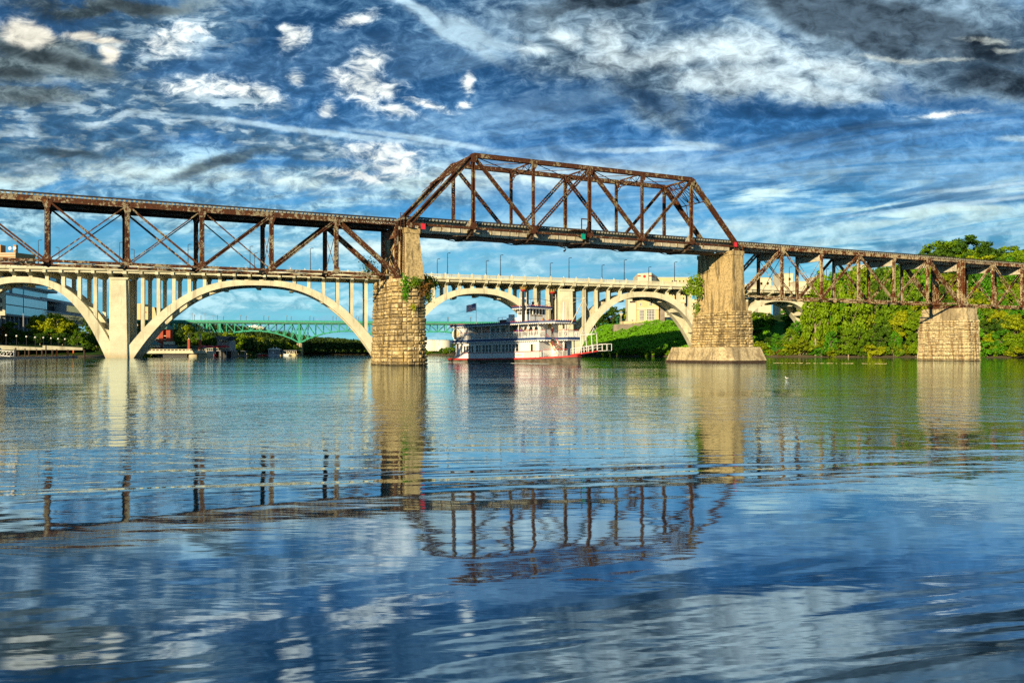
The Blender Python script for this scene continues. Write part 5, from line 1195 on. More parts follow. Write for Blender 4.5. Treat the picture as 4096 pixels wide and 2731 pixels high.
# brick waterfront group
Yw = 318
def wpt(x, y, Y=Yw): return pt(x, y, Y)
a = wpt(600, 1392, 330); tb = house('brick_terrace_building', 'tall open red-brick stair tower building behind the arch foot', (a.x, 330, 0), 0); k = 330 / F
def X_(px): return (px - 600) * k
def Z_(y): return HC + (YH - y) * k
for (xa, xb, ya, name) in ((636, 652, 1317, 'tower'), (664, 681, 1320, 'tower')): MB().box(X_(xa), X_(xb), 0, 3, 2, Z_(ya)).build(name, M_BRICK, tb)
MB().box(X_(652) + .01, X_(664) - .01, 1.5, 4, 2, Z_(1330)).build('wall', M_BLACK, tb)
for y in (1342, 1356, 1372): MB().box(X_(652) + .01, X_(664) - .01, .3, 1.45, Z_(y) - .25, Z_(y)).build('balcony', M_CREAM2, tb)
MB().box(X_(612), X_(636) - .01, .6, 4, 2, Z_(1330)).build('wall', M_BRICK, tb)
for y in (1345, 1362, 1385):
    f = MB().box(X_(619), X_(632), .45, .59, Z_(y), Z_(y - 9)).build('window', M_CREAM2, tb); MB().box(X_(621), X_(630), .4, .44, Z_(y - 1), Z_(y - 8)).build('pane', M_GLASS, f)
m = MB(); frustum(m, [(X_(645), -1), (X_(672), -1), (X_(672), 6), (X_(645), 6)], Z_(1316), Z_(1298), 1.0, .35); m.build('roof', M_ROOFT, tb)
MB().box(X_(660), X_(698), -1.5, .5, Z_(1378), Z_(1366)).build('awning', M_CREAM2, tb)
MB().box(X_(655), X_(700), -1, 3, 2, Z_(1380)).build('base', M_GREYM, tb)
a = wpt(619, 1397, 312); pv = house('pavilion', 'small octagonal brick pavilion with a teal pyramid roof', (a.x, 312, 0), 0)
hx = 21 / F * 312; z0, z1, z2 = 2.2, HC + 27 / F * 312, HC + 38 / F * 312; octo = [(hx * cos(pi / 8 + i * pi / 4), hx * sin(pi / 8 + i * pi / 4)) for i in range(8)]
z1 = HC + (YH - 1379) / F * 312; z2 = HC + (YH - 1366) / F * 312
m = MB(); frustum(m, octo, z0, z1 - .9, 1, 1); m.build('brick_wall', M_BRICK, pv); m = MB(); frustum(m, octo, z1 - .9, z1, 1, 1); m.build('cream_band', M_CREAM2, pv); m = MB(); frustum(m, octo, z1 + .01, z2 + .3, 1.35, .05); m.build('roof', M_ROOFT, pv)
# quay with balustrade and round bastion
qy = empty('quay', (0, 0, 0), 0, 'pale quay with a white balustrade and a round bastion below two brick columns', 'quay')
xa, xb = (575 - CX) / F * 300, (826 - CX) / F * 300; zq = HC + (YH - 1405) / F * 300
zq = 2.0
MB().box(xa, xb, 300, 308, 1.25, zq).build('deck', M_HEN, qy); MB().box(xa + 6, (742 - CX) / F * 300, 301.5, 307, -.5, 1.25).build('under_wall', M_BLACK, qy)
MB().box((785 - CX) / F * 300, xb, 300.5, 307, -.5, 1.25).build('wall', M_HEN, qy)
m = MB(); x = xa
while x < xb - .5:
    m.box(x, x + .35, 300.05, 300.3, zq, zq + .75); x += 1.3
m.box(xa, xb, 300.02, 300.32, zq + .62, zq + .78).box(xa, xb, 300.1, 300.25, zq + .05, zq + .3); m.build('balustrade', M_CREAM2, qy, kind='stuff')
xc = (762 - CX) / F * 299; m = MB(); m.cyl((xc, 303, -.5), (xc, 303, 1.6), 2.0, n=20); m.build('bastion', M_HEN, qy); m = MB(); m.cyl((xc, 303, 1.6), (xc, 303, 2.05), 2.15, n=20); m.build('bastion_cap', M_CREAM2, qy)
for px, yt, lb in ((756, 1332, 'brick column with a white openwork lantern top, left of the pair'), (800, 1336, 'brick column with a white openwork lantern top, right of the pair')):
    q_ = pt(px, yt, 304); r = empty('brick_column', (q_.x, 304, 2.05), 0, lb, 'column'); zt = q_.z - 2.05
    MB().box(-.38, .38, -.38, .38, .35, zt * .66).build('shaft', M_BRICK, r); MB().box(-.5, .5, -.5, .5, 0, .35).build('plinth', M_HEN, r)
    m = MB(); m.cyl((0, 0, zt * .66), (0, 0, zt * .82), .34, .3, n=8)
    for i in range(6): a_ = i * pi / 3; m.beam((cos(a_) * .28, sin(a_) * .28, zt * .82), (cos(a_) * .46, sin(a_) * .46, zt), .1, .1)
    m.cyl((0, 0, zt - .08), (0, 0, zt), .52, n=8); m.cyl((0, 0, zt * .82), (0, 0, zt * .84), .4, n=8); m.build('lantern', M_CREAM2, r)
# restaurant with red awnings
Yr = 318; a = pt(893, 1397, Yr); rs_ = house('restaurant', 'grey-roofed riverside restaurant with red awnings', (a.x, Yr, 0), 0); k = Yr / F
def X_(px): return (px - 893) * k
def Z_(y): return HC + (YH - y) * k
MB().box(X_(868), X_(918), 0, 7, 1, Z_(1362)).build('wall', M_GREYM, rs_)
m = MB(); m.prism([(X_(860), -1.2, Z_(1345)), (X_(926), -1.2, Z_(1345)), (X_(905), -1.2, Z_(1361)), (X_(878), -1.2, Z_(1361))], (0, 0, 0), (0, 9, 0)); m.build('roof', M_ROOFG, rs_)
windows(rs_, [(X_(890 + i * 8), X_(896 + i * 8), Z_(1370), Z_(1361), -.1) for i in range(3)], M_GLASS, M_CREAM2)
MB().box(X_(825), X_(942), -4, 3, Z_(1404), Z_(1401)).build('terrace', M_GREYM, rs_)
m = MB(); x = X_(825)
while x < X_(942): m.box(x, x + .12, -3.95, -3.8, Z_(1401), Z_(1392)); x += .7
m.box(X_(825), X_(942), -4, -3.85, Z_(1393), Z_(1391.5)); m.build('railing', M_CREAM2, rs_, kind='stuff')
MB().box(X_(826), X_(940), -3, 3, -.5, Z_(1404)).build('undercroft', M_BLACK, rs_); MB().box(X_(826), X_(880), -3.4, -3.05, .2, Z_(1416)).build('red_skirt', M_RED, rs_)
for i, (pa, pb, y) in enumerate(((806, 832, 1386), (833, 862, 1386), (864, 890, 1386), (890, 918, 1386))):
    m = MB(); frustum(m, [(X_(pa), -4), (X_(pb), -4), (X_(pb), .8), (X_(pa), .8)], Z_(y + 4), Z_(y - 5), 1, .4); m.build('awning', M_RED, rs_)
for i in range(5): m = MB(); x = X_(838 + i * 9); m.cyl((x, -3, Z_(1396)), (x, -3, Z_(1391.5)), 1.2, .1, n=8); m.cyl((x, -3, Z_(1402)), (x, -3, Z_(1396)), .06, n=5); m.build('parasol', M_TEAL, rs_)
for px in (830, 850, 872, 895, 920, 940): MB().box(X_(px) - .12, X_(px) + .12, -3.9, -3.6, -.4, Z_(1403)).build('post', M_GREYM, rs_)
# houseboat, slips, red boat
Yh = 405; k = Yh / F
a = pt(1089, 1421, Yh); hbt = house('houseboat', 'grey two-storey houseboat with two small chimneys', (a.x, Yh, 0), 0, cat='boat')
def X_(px): return (px - 1089) * k
def Z_(y): return HC + (YH - y) * k
MB().box(X_(1068), X_(1114), 0, 7, -.3, .45).build('hull', M_WHITE, hbt); MB().box(X_(1071), X_(1110), .6, 6, .45, Z_(1398)).build('cabin', M_GREYM, hbt)
m = MB(); frustum(m, [(X_(1069), .2), (X_(1112), .2), (X_(1112), 6.4), (X_(1069), 6.4)], Z_(1398), Z_(1393), 1, .7); m.build('roof', M_CREAM2, hbt)
for px in (1086, 1099): m = MB(); m.cyl((X_(px), 3, Z_(1394)), (X_(px), 3, Z_(1388)), .3, .2, n=8); m.build('chimney', M_WHITE, hbt)
windows(hbt, [(X_(1074 + i * 7), X_(1078 + i * 7), Z_(y + 6), Z_(y), .55) for i in range(5) for y in (1400, 1410)], M_GLASS, M_WHITE)
m = MB(); m.cyl((X_(1091), .5, Z_(1410)), (X_(1091), .35, Z_(1410)), .5, n=12); m.build('round_window', M_WHITE, hbt)
a = pt(1150, 1421, Yh + 4); mr = house('boat_slips', 'long low covered boat slips beside the grey houseboat', (a.x, Yh + 4, 0), 0, cat='marina'); k = (Yh + 4) / F
def X_(px): return (px - 1150) * k
MB().box(X_(1112), X_(1186), 0, 7, Z_(1403.5), Z_(1400)).build('roof', M_ROOFG, mr); MB().box(X_(1112), X_(1186), -1, 7, -.3, .3).build('dock', M_GREYM, mr)
for i in range(10): x = X_(1113 + i * 8); MB().box(x - .1, x + .1, 0, .2, .3, Z_(1403.5)).build('post', M_CREAM2, mr)
def small_boat(px, Y, L, lb, hull=M_WHITE, top=M_CREAM2, h=1.0):
    q_ = pt(px, 1420, Y); r = empty('motor_boat', (q_.x, Y, 0), 0, lb, 'boat'); m = MB()
    m.add([(-L / 2, -.9, -.2), (L * .3, -.9, -.2), (L / 2, 0, .2), (L * .3, .9, -.2), (-L / 2, .9, -.2), (-L / 2, -1.1, h * .8), (L * .3, -1.1, h * .85), (L * .62, 0, h), (L * .3, 1.1, h * .85), (-L / 2, 1.1, h * .8)], [(4, 3, 2, 1, 0), (5, 6, 7, 8, 9)] + [(i, (i + 1) % 5, 5 + (i + 1) % 5, 5 + i) for i in range(5)]); m.build('hull', hull, r)
    m = MB(); m.hexa([(-L * .25, -.7, h * .85), (L * .2, -.7, h * .85), (L * .2, .7, h * .85), (-L * .25, .7, h * .85), (-L * .2, -.6, h * 1.7), (L * .08, -.6, h * 1.7), (L * .08, .6, h * 1.7), (-L * .2, .6, h * 1.7)]); m.build('cabin', top, r)
    MB().box(-L * .18, L * .06, -.72, -.66, h * 1.1, h * 1.5).build('window', M_GLASS, r)
small_boat(1156, 400, 4.5, 'white motor boat moored before the covered slips'); small_boat(1175, 400, 3.5, 'small cream cruiser at the slips beside the green bridge pier', M_CREAM, M_CREAM2); small_boat(1133, 401, 3.0, 'tan launch moored next to the grey houseboat', M_CREAM, M_GREYM, .8)
r = empty('work_barge', pt(1052, 1421, 400) * 1 , 0, 'low red work barge moored left of the grey houseboat', 'boat'); r.location.z = 0
MB().box(-2.6, 1.6, 0, 3, -.2, .55).build('hull', M_RED, r); MB().box(-2.7, -1.6, .3, 1.6, .55, 1.7).build('wheelhouse', M_CREAM2, r); MB().box(-1.4, 1.6, .2, .3, .9, 1.0).build('rail', M_CREAM2, r)
r = empty('boat_house', pt(966, 1421, 368) * 1, 0, 'small open grey boat shelter on posts right of the restaurant', 'boat shelter'); r.location.z = 0
m = MB()
for x in (-1.3, 1.3):
    for y in (0, 3): m.box(x - .12, x + .12, y - .1, y + .1, -.4, 2.1)
m.build('post', M_GREYM, r); MB().box(-1.6, 1.6, -.3, 3.3, 2.1, 2.3).build('roof', M_ROOFG, r); MB().box(-1.5, 1.5, 0, 3, -.1, .25).build('deck', M_GREYM, r)
# white house and hilltop house in the far woods
for (px, yb_, Y, w_, h_, lb) in [(1119, 1379, 520, 5.5, 3.2, 'small white gabled house in the far woods'), (1018, 1322, 620, 13, 3.6, 'wide pale house on the far hilltop under the green bridge')]:
    q_ = pt(px, yb_, Y); r = house('far_house', lb, (q_.x, Y, q_.z), 0, cat='house'); MB().box(-w_ / 2, w_ / 2, 0, 6, -6, h_ * .6).build('wall', M_CREAM2, r)
    m = MB(); m.prism([(-w_ * .58, 0, h_ * .6), (w_ * .58, 0, h_ * .6), (0, 0, h_ * 1.15)], (0, -.4, 0), (0, 6.4, 0)); m.build('roof', M_WHITE, r); f = MB().box(-w_ * .15, w_ * .1, -.08, -.01, .2, h_ * .5).build('window', M_GLASS, r)
# tanks
for (px, yt, Y, rr, lb) in [(1724, 1360, 452, 5.0, 'white round storage tank half hidden by the stone pier'), (1772, 1361, 446, 4.4, 'white round storage tank left of the riverboat stern')]:
    q_ = pt(px, yt, Y); g = 2.2; r = empty('storage_tank', (q_.x, Y, g), 0, lb, 'tank'); m = MB(); m.cyl((0, 0, 0), (0, 0, q_.z - g), rr, n=32); m.build('shell', M_TANK, r)
    m = MB(); m.cyl((0, 0, q_.z - g), (0, 0, q_.z - g + .35), rr, .4, n=32); m.build('roof', M_TANK, r); m = MB(); m.cyl((0, 0, q_.z - g - .12), (0, 0, q_.z - g + .04), rr + .1, n=32); m.build('rim', M_TANK, r); m = MB(); m.beam((-rr * .7, -rr * .75, 0), (-rr * .3, -rr * .98, q_.z - g), .3, .05); m.build('stair', M_GREYM, r)

# yellow building on the right bank
Yy = 385; k = Yy / F; zg = HC + (YH - 1283) * k
a = pt(2547, 1283, Yy); yb = house('theatre_building', 'yellow building with two tall gridded windows above the creeper bank', (a.x, Yy, 0), 0)
def X_(px): return (px - 2547) * k
def Z_(y): return HC + (YH - y) * k
def c6(x, y): return 2400 + x / 4.355, 1040 + y / 4.355
MB().box(X_(2547), X_(2635), 0, 10, 8, Z_(1198)).build('wall', M_CREAM, yb); MB().box(X_(2546), X_(2636), -.15, .3, Z_(1198), Z_(1196)).build('parapet', M_CREAM2, yb)
MB().box(X_(2635) + .01, X_(2661), 1.2, 11, 8, Z_(1199)).build('side_wall', M_GWALL, yb)
MB().box(X_(2516), X_(2547) - .01, 3, 12, 8, Z_(1187)).build('wing', M_CREAM2, yb)
def win6(b_, y=-.02, **kw): windows(yb, [(X_(c6(x0, 0)[0]), X_(c6(x1, 0)[0]), Z_(c6(0, y1)[1]), Z_(c6(0, y0)[1]), y) for (x0, x1, y0, y1) in b_], M_GLASS, M_WHITE, **kw)
win6([(685, 768, 868, 1050)], gx=4, gzn=7, t=.16); win6([(815, 950, 862, 1048)], gx=5, gzn=7, t=.18); win6([(690, 722, 748, 800)], gx=2, gzn=2, t=.14); win6([(858, 905, 740, 790)], gx=2, gzn=2, t=.14)
windows(yb, [(X_(2523), X_(2545), Z_(1209), Z_(1203), 2.98)], M_GLASS, M_GWALL, gx=4)
MB().box(X_(2547), X_(2635), -.35, -.02, Z_(1238), Z_(1230)).build('lintel', M_CREAM2, yb)
# upper block with the round red emblem
up = house('upper_block', 'cream block with a red stripe and a round red emblem rising above the arch bridge', (pt(2551, 1100, 410).x, 410, 0), 0); k2 = 410 / F
def XU(px): return (px - 2551) * k2
def ZU(y): return HC + (YH - y) * k2
m = MB(); m.hexa([(0, 0, 10), (XU(2606), 0, 10), (XU(2661), 16, 10), (0, 16, 10), (0, 0, ZU(1094)), (XU(2606), 0, ZU(1091)), (XU(2661), 16, ZU(1101)), (0, 16, ZU(1101))]); m.build('wall', M_CREAM2, up)
zs = ZU(1103.5); MB().box(0, XU(2563), -.06, -.01, zs - .28, zs + .28).build('stripe', M_BRICK, up); MB().box(XU(2594), XU(2606), -.06, -.01, zs - .28, zs + .28).build('stripe', M_BRICK, up)
m = MB(); m.cyl((XU(2578), -.1, ZU(1105.5)), (XU(2578), -.01, ZU(1105.5)), .68, n=20); m.build('round_emblem', M_RED, up)
m = MB(); d_ = Vector((XU(2661) - XU(2606), 16, 0)).normalized(); n_ = Vector((d_.y, -d_.x, 0)) * .05; p0_ = Vector((XU(2606), 0, 0)) + n_; p1_ = p0_ + d_ * 6
m.add([p0_ + V(0, 0, zs - .28), p1_ + V(0, 0, zs - .35), p1_ + V(0, 0, zs + .2), p0_ + V(0, 0, zs + .28)], [(0, 1, 2, 3)]); m.build('stripe', M_BRICK, up)
ap = house('apartment_block', 'yellow apartment block with small square windows behind the arch, right of the gridded windows', (pt(2611, 1112, 420).x, 420, 0), 0); k3 = 420 / F
def XA(px): return (px - 2611) * k3
def ZA(y): return HC + (YH - y) * k3
MB().box(0, XA(2763), 0, 12, 8, ZA(1110)).build('wall', M_CREAM, ap); MB().box(XA(2650), XA(2800), -3, -.01, 8, ZA(1198)).build('lower_wing', M_CREAM2, ap); MB().box(-.1, XA(2763) + .1, -.15, -.01, ZA(1112), ZA(1109)).build('coping', M_CREAM2, ap)
windows(ap, [(XA(2686 + i * 15), XA(2692 + i * 15), ZA(y + 7), ZA(y), -.02) for i in range(5) for y in (1121, 1175, 1190)], M_GLASS, M_CREAM2, 1, 1, .1)
for i, y in enumerate((1213, 1228, 1246, 1262)): MB().box(XA(2662), XA(2790), -3.3, -3.01, ZA(y), ZA(y - 5)).build('balcony', M_GWALL if i % 2 else M_CREAM, ap)
windows(ap, [(XA(2664 + i * 17), XA(2672 + i * 17), ZA(y + 9), ZA(y + 1), -3.02) for i in range(7) for y in (1213, 1230, 1248)], M_GLASS, M_CREAM2, 1, 1, .1)
# forecourt and retaining walls
rwl = empty('retaining_wall', (0, 0, 0), 0, 'grey retaining wall with a cream terrace along the top of the creeper bank', 'wall')
m = MB(); m.box((2486 - CX) / F * 378, (2640 - CX) / F * 378, 378, 384, 9, HC + (YH - 1285) / F * 378); m.build('terrace_wall', M_CREAM, rwl)
m = MB(); xa, xb = (2455 - CX) / F * 374, (2735 - CX) / F * 374; m.hexa([(xa, 374, 8), (xb, 372, 8), (xb, 377.9, 8), (xa, 377.9, 8), (xa, 374, HC + (YH - 1298) / F * 374), (xb, 372, HC + (YH - 1284) / F * 374), (xb, 377.9, HC + (YH - 1284) / F * 374), (xa, 377.9, HC + (YH - 1298) / F * 374)]); m.build('grey_wall', M_GWALL, rwl)
m = MB(); xx = (2500 - CX) / F * 379
while xx < (2548 - CX) / F * 379: m.box(xx, xx + .06, 378.5, 378.6, HC + (YH - 1285) / F * 379, HC + (YH - 1278) / F * 379); xx += .5
m.build('railing', M_GREYM, rwl, kind='stuff')
q_ = pt(2484, 1243, 376); r = empty('light_pole', (q_.x, 376, 12), 0, 'pale pole with clustered floodlights above the creeper bank', 'light pole'); MB().cyl((0, 0, 0), (0, 0, q_.z - 12), .16, .12, n=6).build('pole', M_CREAM2, r)
m = MB(); m.box(-.6, .6, -.1, .1, q_.z - 12.1, q_.z - 12).box(-.7, .7, -.15, .15, q_.z - 13.6, q_.z - 13.2).box(-.45, .45, -.2, .2, q_.z - 14.1, q_.z - 13.8); m.build('floodlights', M_CREAM2, r)
q_ = pt(2468, 1268, 376); r = empty('green_frame', (q_.x, 376, 12), 0, 'small green square frame beside the floodlight pole', 'frame'); m = MB()
m.beam((0, 0, 0), (0, 0, q_.z - 12), .12, .12); m.beam((1.0, 0, 0), (1.0, 0, q_.z - 12 + .1), .12, .12); m.beam((0, 0, q_.z - 12), (1.0, 0, q_.z - 12 + .1), .12, .12); m.build('frame', M_GREEN, r)
# pale blocks far right behind the truss
for (xa, xb, yt, yb_, Y, lb) in [(3033, 3085, 1113, 1150, 420, 'pale flat-roofed block behind the right truss, leftmost'), (3120, 3172, 1096, 1150, 440, 'pale square tower block behind the right truss'), (3180, 3330, 1128, 1150, 430, 'long low cream block level with the arch bridge parapet'), (3255, 3300, 1111, 1140, 425, 'cream stepped block half hidden by trees'), (3438, 3468, 1062, 1110, 420, 'cream tower showing above the trees behind the truss')]:
    p_, q_ = pt(xa, yt, Y), pt(xb, yt, Y); r = house('far_block', lb, (p_.x, Y, 0), 0); MB().box(0, q_.x - p_.x, 0, 12, 15, p_.z).build('wall', M_CREAM2, r); MB().box(-.15, q_.x - p_.x + .15, -.15, 12.1, p_.z + .01, p_.z + .35).build('parapet', M_CREAM, r)
    nw = max(2, int((q_.x - p_.x) / 3)); windows(r, [((q_.x - p_.x) * (i + .3) / nw, (q_.x - p_.x) * (i + .65) / nw, p_.z - 3.2, p_.z - 1.9, -.02) for i in range(nw)], M_GLASS, M_CREAM, 1, 1, .1)
# floating leaves, a bird
m = MB(); rr = random.Random(4)
for i in range(70): px = rr.uniform(3090, 3560); q_ = pt(px, 1452 + rr.uniform(-1.5, 1.5) + (px - 3090) * .004, 1); Y = HC * F / (1451.5 + (px - 3090) * .006 + rr.uniform(-.6, .6) - YH); X = (px - CX) / F * Y; s_ = rr.uniform(.06, .22); m.box(X - s_, X + s_, Y - .1, Y + .1, .005, .03)
m.build('floating_leaves', M_CREAM, kind='stuff')
Yg = HC * F / (1515 - YH); q_ = pt(3146, 1515, Yg); r = empty('gull', (q_.x, Yg, .03), 0, 'small white bird sitting on the water right of the wide pier', 'bird')
r.scale = (.55,) * 3; m = MB(); m.ball((0, 0, .06), .13, 10, 6, .6); m.cyl((.1, 0, .08), (.28, 0, .1), .06, .01, n=6); m.cyl((-.1, 0, .08), (-.15, 0, .2), .05, .04, n=6); m.ball((-.16, 0, .23), .055, 8, 5); m.cyl((-.2, 0, .23), (-.27, 0, .22), .018, .004, n=5); m.build('body', M_WHITE, r)
# ------------------------------------------------------------------ riverboat; local x towards the bow, y to port, z up
BO = Vector((-10.6, 158.0, 0)); bh = Vector((.732, -.682, 0)); BROT = atan2(-.682, .732); bl = Vector((.682, .732, 0))
rb = empty('riverboat', BO, BROT, 'white three-deck paddle riverboat with navy fringes, twin stacks and a raised gangplank', 'riverboat')
TL = .016
class TB(MB):      # sheer: the decks rise towards the bow
    def mesh(s, name, mats):
        s.v = [(x, y, z + TL * x) for x, y, z in s.v]; return MB.mesh(s, name, mats)
BW = 7.2; L = 22.0
# hull
m = MB(); ys = []
secs = [(-3.2, 1.6, -.25, .5), (-1.5, .5, -.5, .62), (0, .0, -.6, .6), (8, -.05, -.6, .66), (16, -.05, -.6, .78), (21, .25, -.6, .92), (24, 1.4, -.45, 1.1), (26.2, 3.0, -.1, 1.25)]
vs = []; fs = []
for (x, ins, zb_, zt) in secs:
    vs += [(x, ins + .35, zb_), (x, ins, zt), (x, BW - ins, zt), (x, BW - ins - .35, zb_)]
for i in range(len(secs) - 1):
    a = i * 4
    for j in range(4): fs.append((a + j, a + (j + 1) % 4, a + 4 + (j + 1) % 4, a + 4 + j))
fs += [(3, 2, 1, 0), (len(secs) * 4 - 4, len(secs) * 4 - 3, len(secs) * 4 - 2, len(secs) * 4 - 1)]
m.add(vs, fs); m.build('hull', M_HULL, rb)
m = MB()
for i in range(len(secs) - 1):
    (x0, i0, _, z0), (x1, i1, _, z1) = secs[i], secs[i + 1]
    for sg in (0, 1):
        y0, y1 = (i0, i1) if sg == 0 else (BW - i0, BW - i1); o_ = -.1 if sg == 0 else .1
        m.hexa([(x0, y0, z0 - .14), (x1, y1, z1 - .14), (x1, y1 + o_, z1 - .14), (x0, y0 + o_, z0 - .14), (x0, y0, z0 + .12), (x1, y1, z1 + .12), (x1, y1 + o_, z1 + .12), (x0, y0 + o_, z0 + .12)])
x0, i0 = secs[-1][0], secs[-1][1]; m.box(x0, x0 + .12, i0, BW - i0, secs[-1][3] - .16, secs[-1][3] + .12); m.build('rub_rail', M_RED, rb)
# paddle wheel and stern frame
m = MB(); m.cyl((-1.7, 1.2, .75), (-1.7, BW - 1.2, .75), .12, n=8)
for y in (1.2, 3.6, BW - 1.2):
    for i in range(12): a = i * pi / 6; m.beam((-1.7, y, .75), (-1.7 + 1.05 * cos(a), y, .75 + 1.05 * sin(a)), .07, .07)
m.build('wheel_frame', M_HULL, rb); m = MB()
for i in range(12): a = i * pi / 6; c_, s_ = cos(a), sin(a); m.hexa([(-1.7 + .8 * c_ - .03 * s_, 1.2, .75 + .8 * s_ + .03 * c_), (-1.7 + 1.1 * c_ - .03 * s_, 1.2, .75 + 1.1 * s_ + .03 * c_), (-1.7 + 1.1 * c_ - .03 * s_, BW - 1.2, .75 + 1.1 * s_ + .03 * c_), (-1.7 + .8 * c_ - .03 * s_, BW - 1.2, .75 + .8 * s_ + .03 * c_), (-1.7 + .8 * c_ + .03 * s_, 1.2, .75 + .8 * s_ - .03 * c_), (-1.7 + 1.1 * c_ + .03 * s_, 1.2, .75 + 1.1 * s_ - .03 * c_), (-1.7 + 1.1 * c_ + .03 * s_, BW - 1.2, .75 + 1.1 * s_ - .03 * c_), (-1.7 + .8 * c_ + .03 * s_, BW - 1.2, .75 + .8 * s_ - .03 * c_)])
m.build('paddle', M_HULL, rb)
# main deck house with arched windows
TB().box(.3, 20.4, .25, BW - .25, .66, 3.62).build('deck_house', M_WHITE, rb)
TB().box(20.41, 21.9, 3.4, BW - .25, .66, 3.62).build('deck_house', M_WHITE, rb)
def bwin(x0, x1, z0, z1, y, arch=False, mid=True, frame=M_WHITE):
    m = TB(); t = .07; m.box(x0 - t, x0, y - .09, y + .02, z0, z1).box(x1, x1 + t, y - .09, y + .02, z0, z1).box(x0 - t, x1 + t, y - .09, y + .02, z1, z1 + t).box(x0 - t - .02, x1 + t + .02, y - .12, y + .02, z0 - t, z0)
    if mid: m.box(x0, x1, y - .07, y - .02, (z0 + z1) / 2 - .03, (z0 + z1) / 2 + .03)
    if arch:
        n = 5
        for i in range(n):
            a0, a1 = pi * i / n, pi * (i + 1) / n; c_, r_ = (x0 + x1) / 2, (x1 - x0) / 2
            m.prism([(c_ + r_ * cos(a0), y - .085, z1 - r_ + r_ * sin(a0)), (c_ + r_ * cos(a1), y - .085, z1 - r_ + r_ * sin(a1)), (c_ + (r_ + .3) * cos(a1), y - .085, min(z1 + .02, z1 - r_ + (r_ + .3) * sin(a1))), (c_ + (r_ + .3) * cos(a0), y - .085, min(z1 + .02, z1 - r_ + (r_ + .3) * sin(a0)))], (0, 0, 0), (0, .05, 0))
    f = m.build('window', frame, rb); m = TB(); m.box(x0, x1, y - .03, y - .005, z0, z1); m.build('pane', M_GLASS, f)
    if rnd.random() < .5 and not arch: m = TB(); c0 = x0 + rnd.choice([.02, (x1 - x0) * .5]); m.box(c0, c0 + (x1 - x0) * .4, y - .045, y - .035, z0 + .02, z1 - .02); m.build('curtain', M_CREAM2, f)
xw = 2.5
for i in range(4): bwin(xw, xw + .42, 1.75, 2.95, .25, True, False); xw += .66
xw = 5.6
for i in range(13): bwin(xw, xw + .62, 1.75, 3.0, .25); xw += .80
bwin(1.75, 2.05, 1.75, 2.9, .25, True, False)
for x in (18.6,): bwin(x, x + .85, 1.75, 2.9, .25, False, False)
m = TB(); m.box(2.0, 16.0, .14, .24, 1.60, 1.68); m.build('red_sill', M_RED, rb)
m = TB(); m.box(.25, 2.0, .16, .24, 1.18, 1.24); m.build('red_sill', M_RED, rb)
for x in (5.3, 9.6, 13.8): m = TB(); m.box(x - .015, x + .015, .235, .249, .8, 1.55); m.build('panel_joint', M_GWALL, rb)
text('PADDLEBOAT', .3, M_GOLD, rb, (14.6, .24, 1.55 - .28), (radians(90), 0, 0))
# open louvred side at the bow quarter
m = TB()
for i in range(7): z = .85 + i * .115; m.box(17.2, 21.0, .12, .2, z, z + .05)
for x in (17.2, 18.4, 19.6, 20.9): m.box(x, x + .08, .08, .2, .75, 1.65)
m.build('side_railing', M_WHITE, rb); m = TB(); m.box(16.1, 21.2, .08, .2, 1.66, 1.74); m.build('red_handrail', M_RED, rb)
# decks with navy fringe and scallops
def deckslab(name, pts, z0, z1, scal=True, mat=M_NAVY):
    m = TB(); n = len(pts); m.prism([(x, y, z0 + (z1 - z0) * .35) for x, y in pts], (0, 0, 0), (0, 0, (z1 - z0) * .64)); m.build(name, M_WHITE, rb)
    m = TB(); sc_ = TB()
    for i in range(n):
        a, b_ = Vector((*pts[i], 0)), Vector((*pts[(i + 1) % n], 0)); d = (b_ - a); L_ = d.length; d.normalize(); nn = Vector((d.y, -d.x, 0)) * .05
        m.hexa([a + V(0, 0, z0), b_ + V(0, 0, z0), b_ + nn + V(0, 0, z0), a + nn + V(0, 0, z0), a + V(0, 0, z1), b_ + V(0, 0, z1), b_ + nn + V(0, 0, z1), a + nn + V(0, 0, z1)])
        if scal:
            k_ = max(1, int(L_ / .42))
            for j in range(k_):
                c_ = a + d * (L_ * (j + .5) / k_) + nn * .4; r_ = L_ / k_ / 2
                pp = [c_ + d * r_ * cos(t_) + V(0, 0, z0 - .01 - r_ * .9 * sin(t_)) for t_ in (0, .6, 1.2, pi / 2, pi - 1.2, pi - .6, pi)]; sc_.prism(pp, nn * -.2, nn * .3)
    m.build(name + '_fringe', mat, rb)
    if scal: sc_.build('scallop', M_WHITE, rb, kind='stuff')
P2 = [(-.5, -.25), (20.3, -.25), (21.6, .4), (22.1, 1.3), (21.0, 1.4), (21.0, 3.0), (22.3, 3.1), (24.0, 3.4), (24.4, BW - 1.2), (22.5, BW + .1), (-.5, BW + .2)]
deckslab('second_deck', P2, 3.58, 3.98)
P3 = [(-.6, -.35), (20.8, -.35), (23.4, .9), (24.2, 3.6), (23.4, 6.3), (20.8, BW + .35), (-.6, BW + .35)]
deckslab('roof_deck', P3, 6.42, 6.72)
# cresting of red points round the roof
cr = TB()
def crest(pts, z, step=.42, h=.17, mb=None):
    n = len(pts)
    for i in range(n):
        a, b_ = Vector((*pts[i], 0)), Vector((*pts[(i + 1) % n], 0)); d = b_ - a; L_ = d.length; d.normalize(); k_ = max(1, int(L_ / step)); nn = Vector((d.y, -d.x, 0)) * .03
        for j in range(k_):
            c_ = a + d * (L_ * (j + .5) / k_); mb.prism([c_ + d * -.11 + V(0, 0, z), c_ + d * .11 + V(0, 0, z), c_ + V(0, 0, z + h)], -nn, nn)
crest(P3, 6.73, mb=cr); cr.build('cresting', M_RED, rb, kind='stuff')
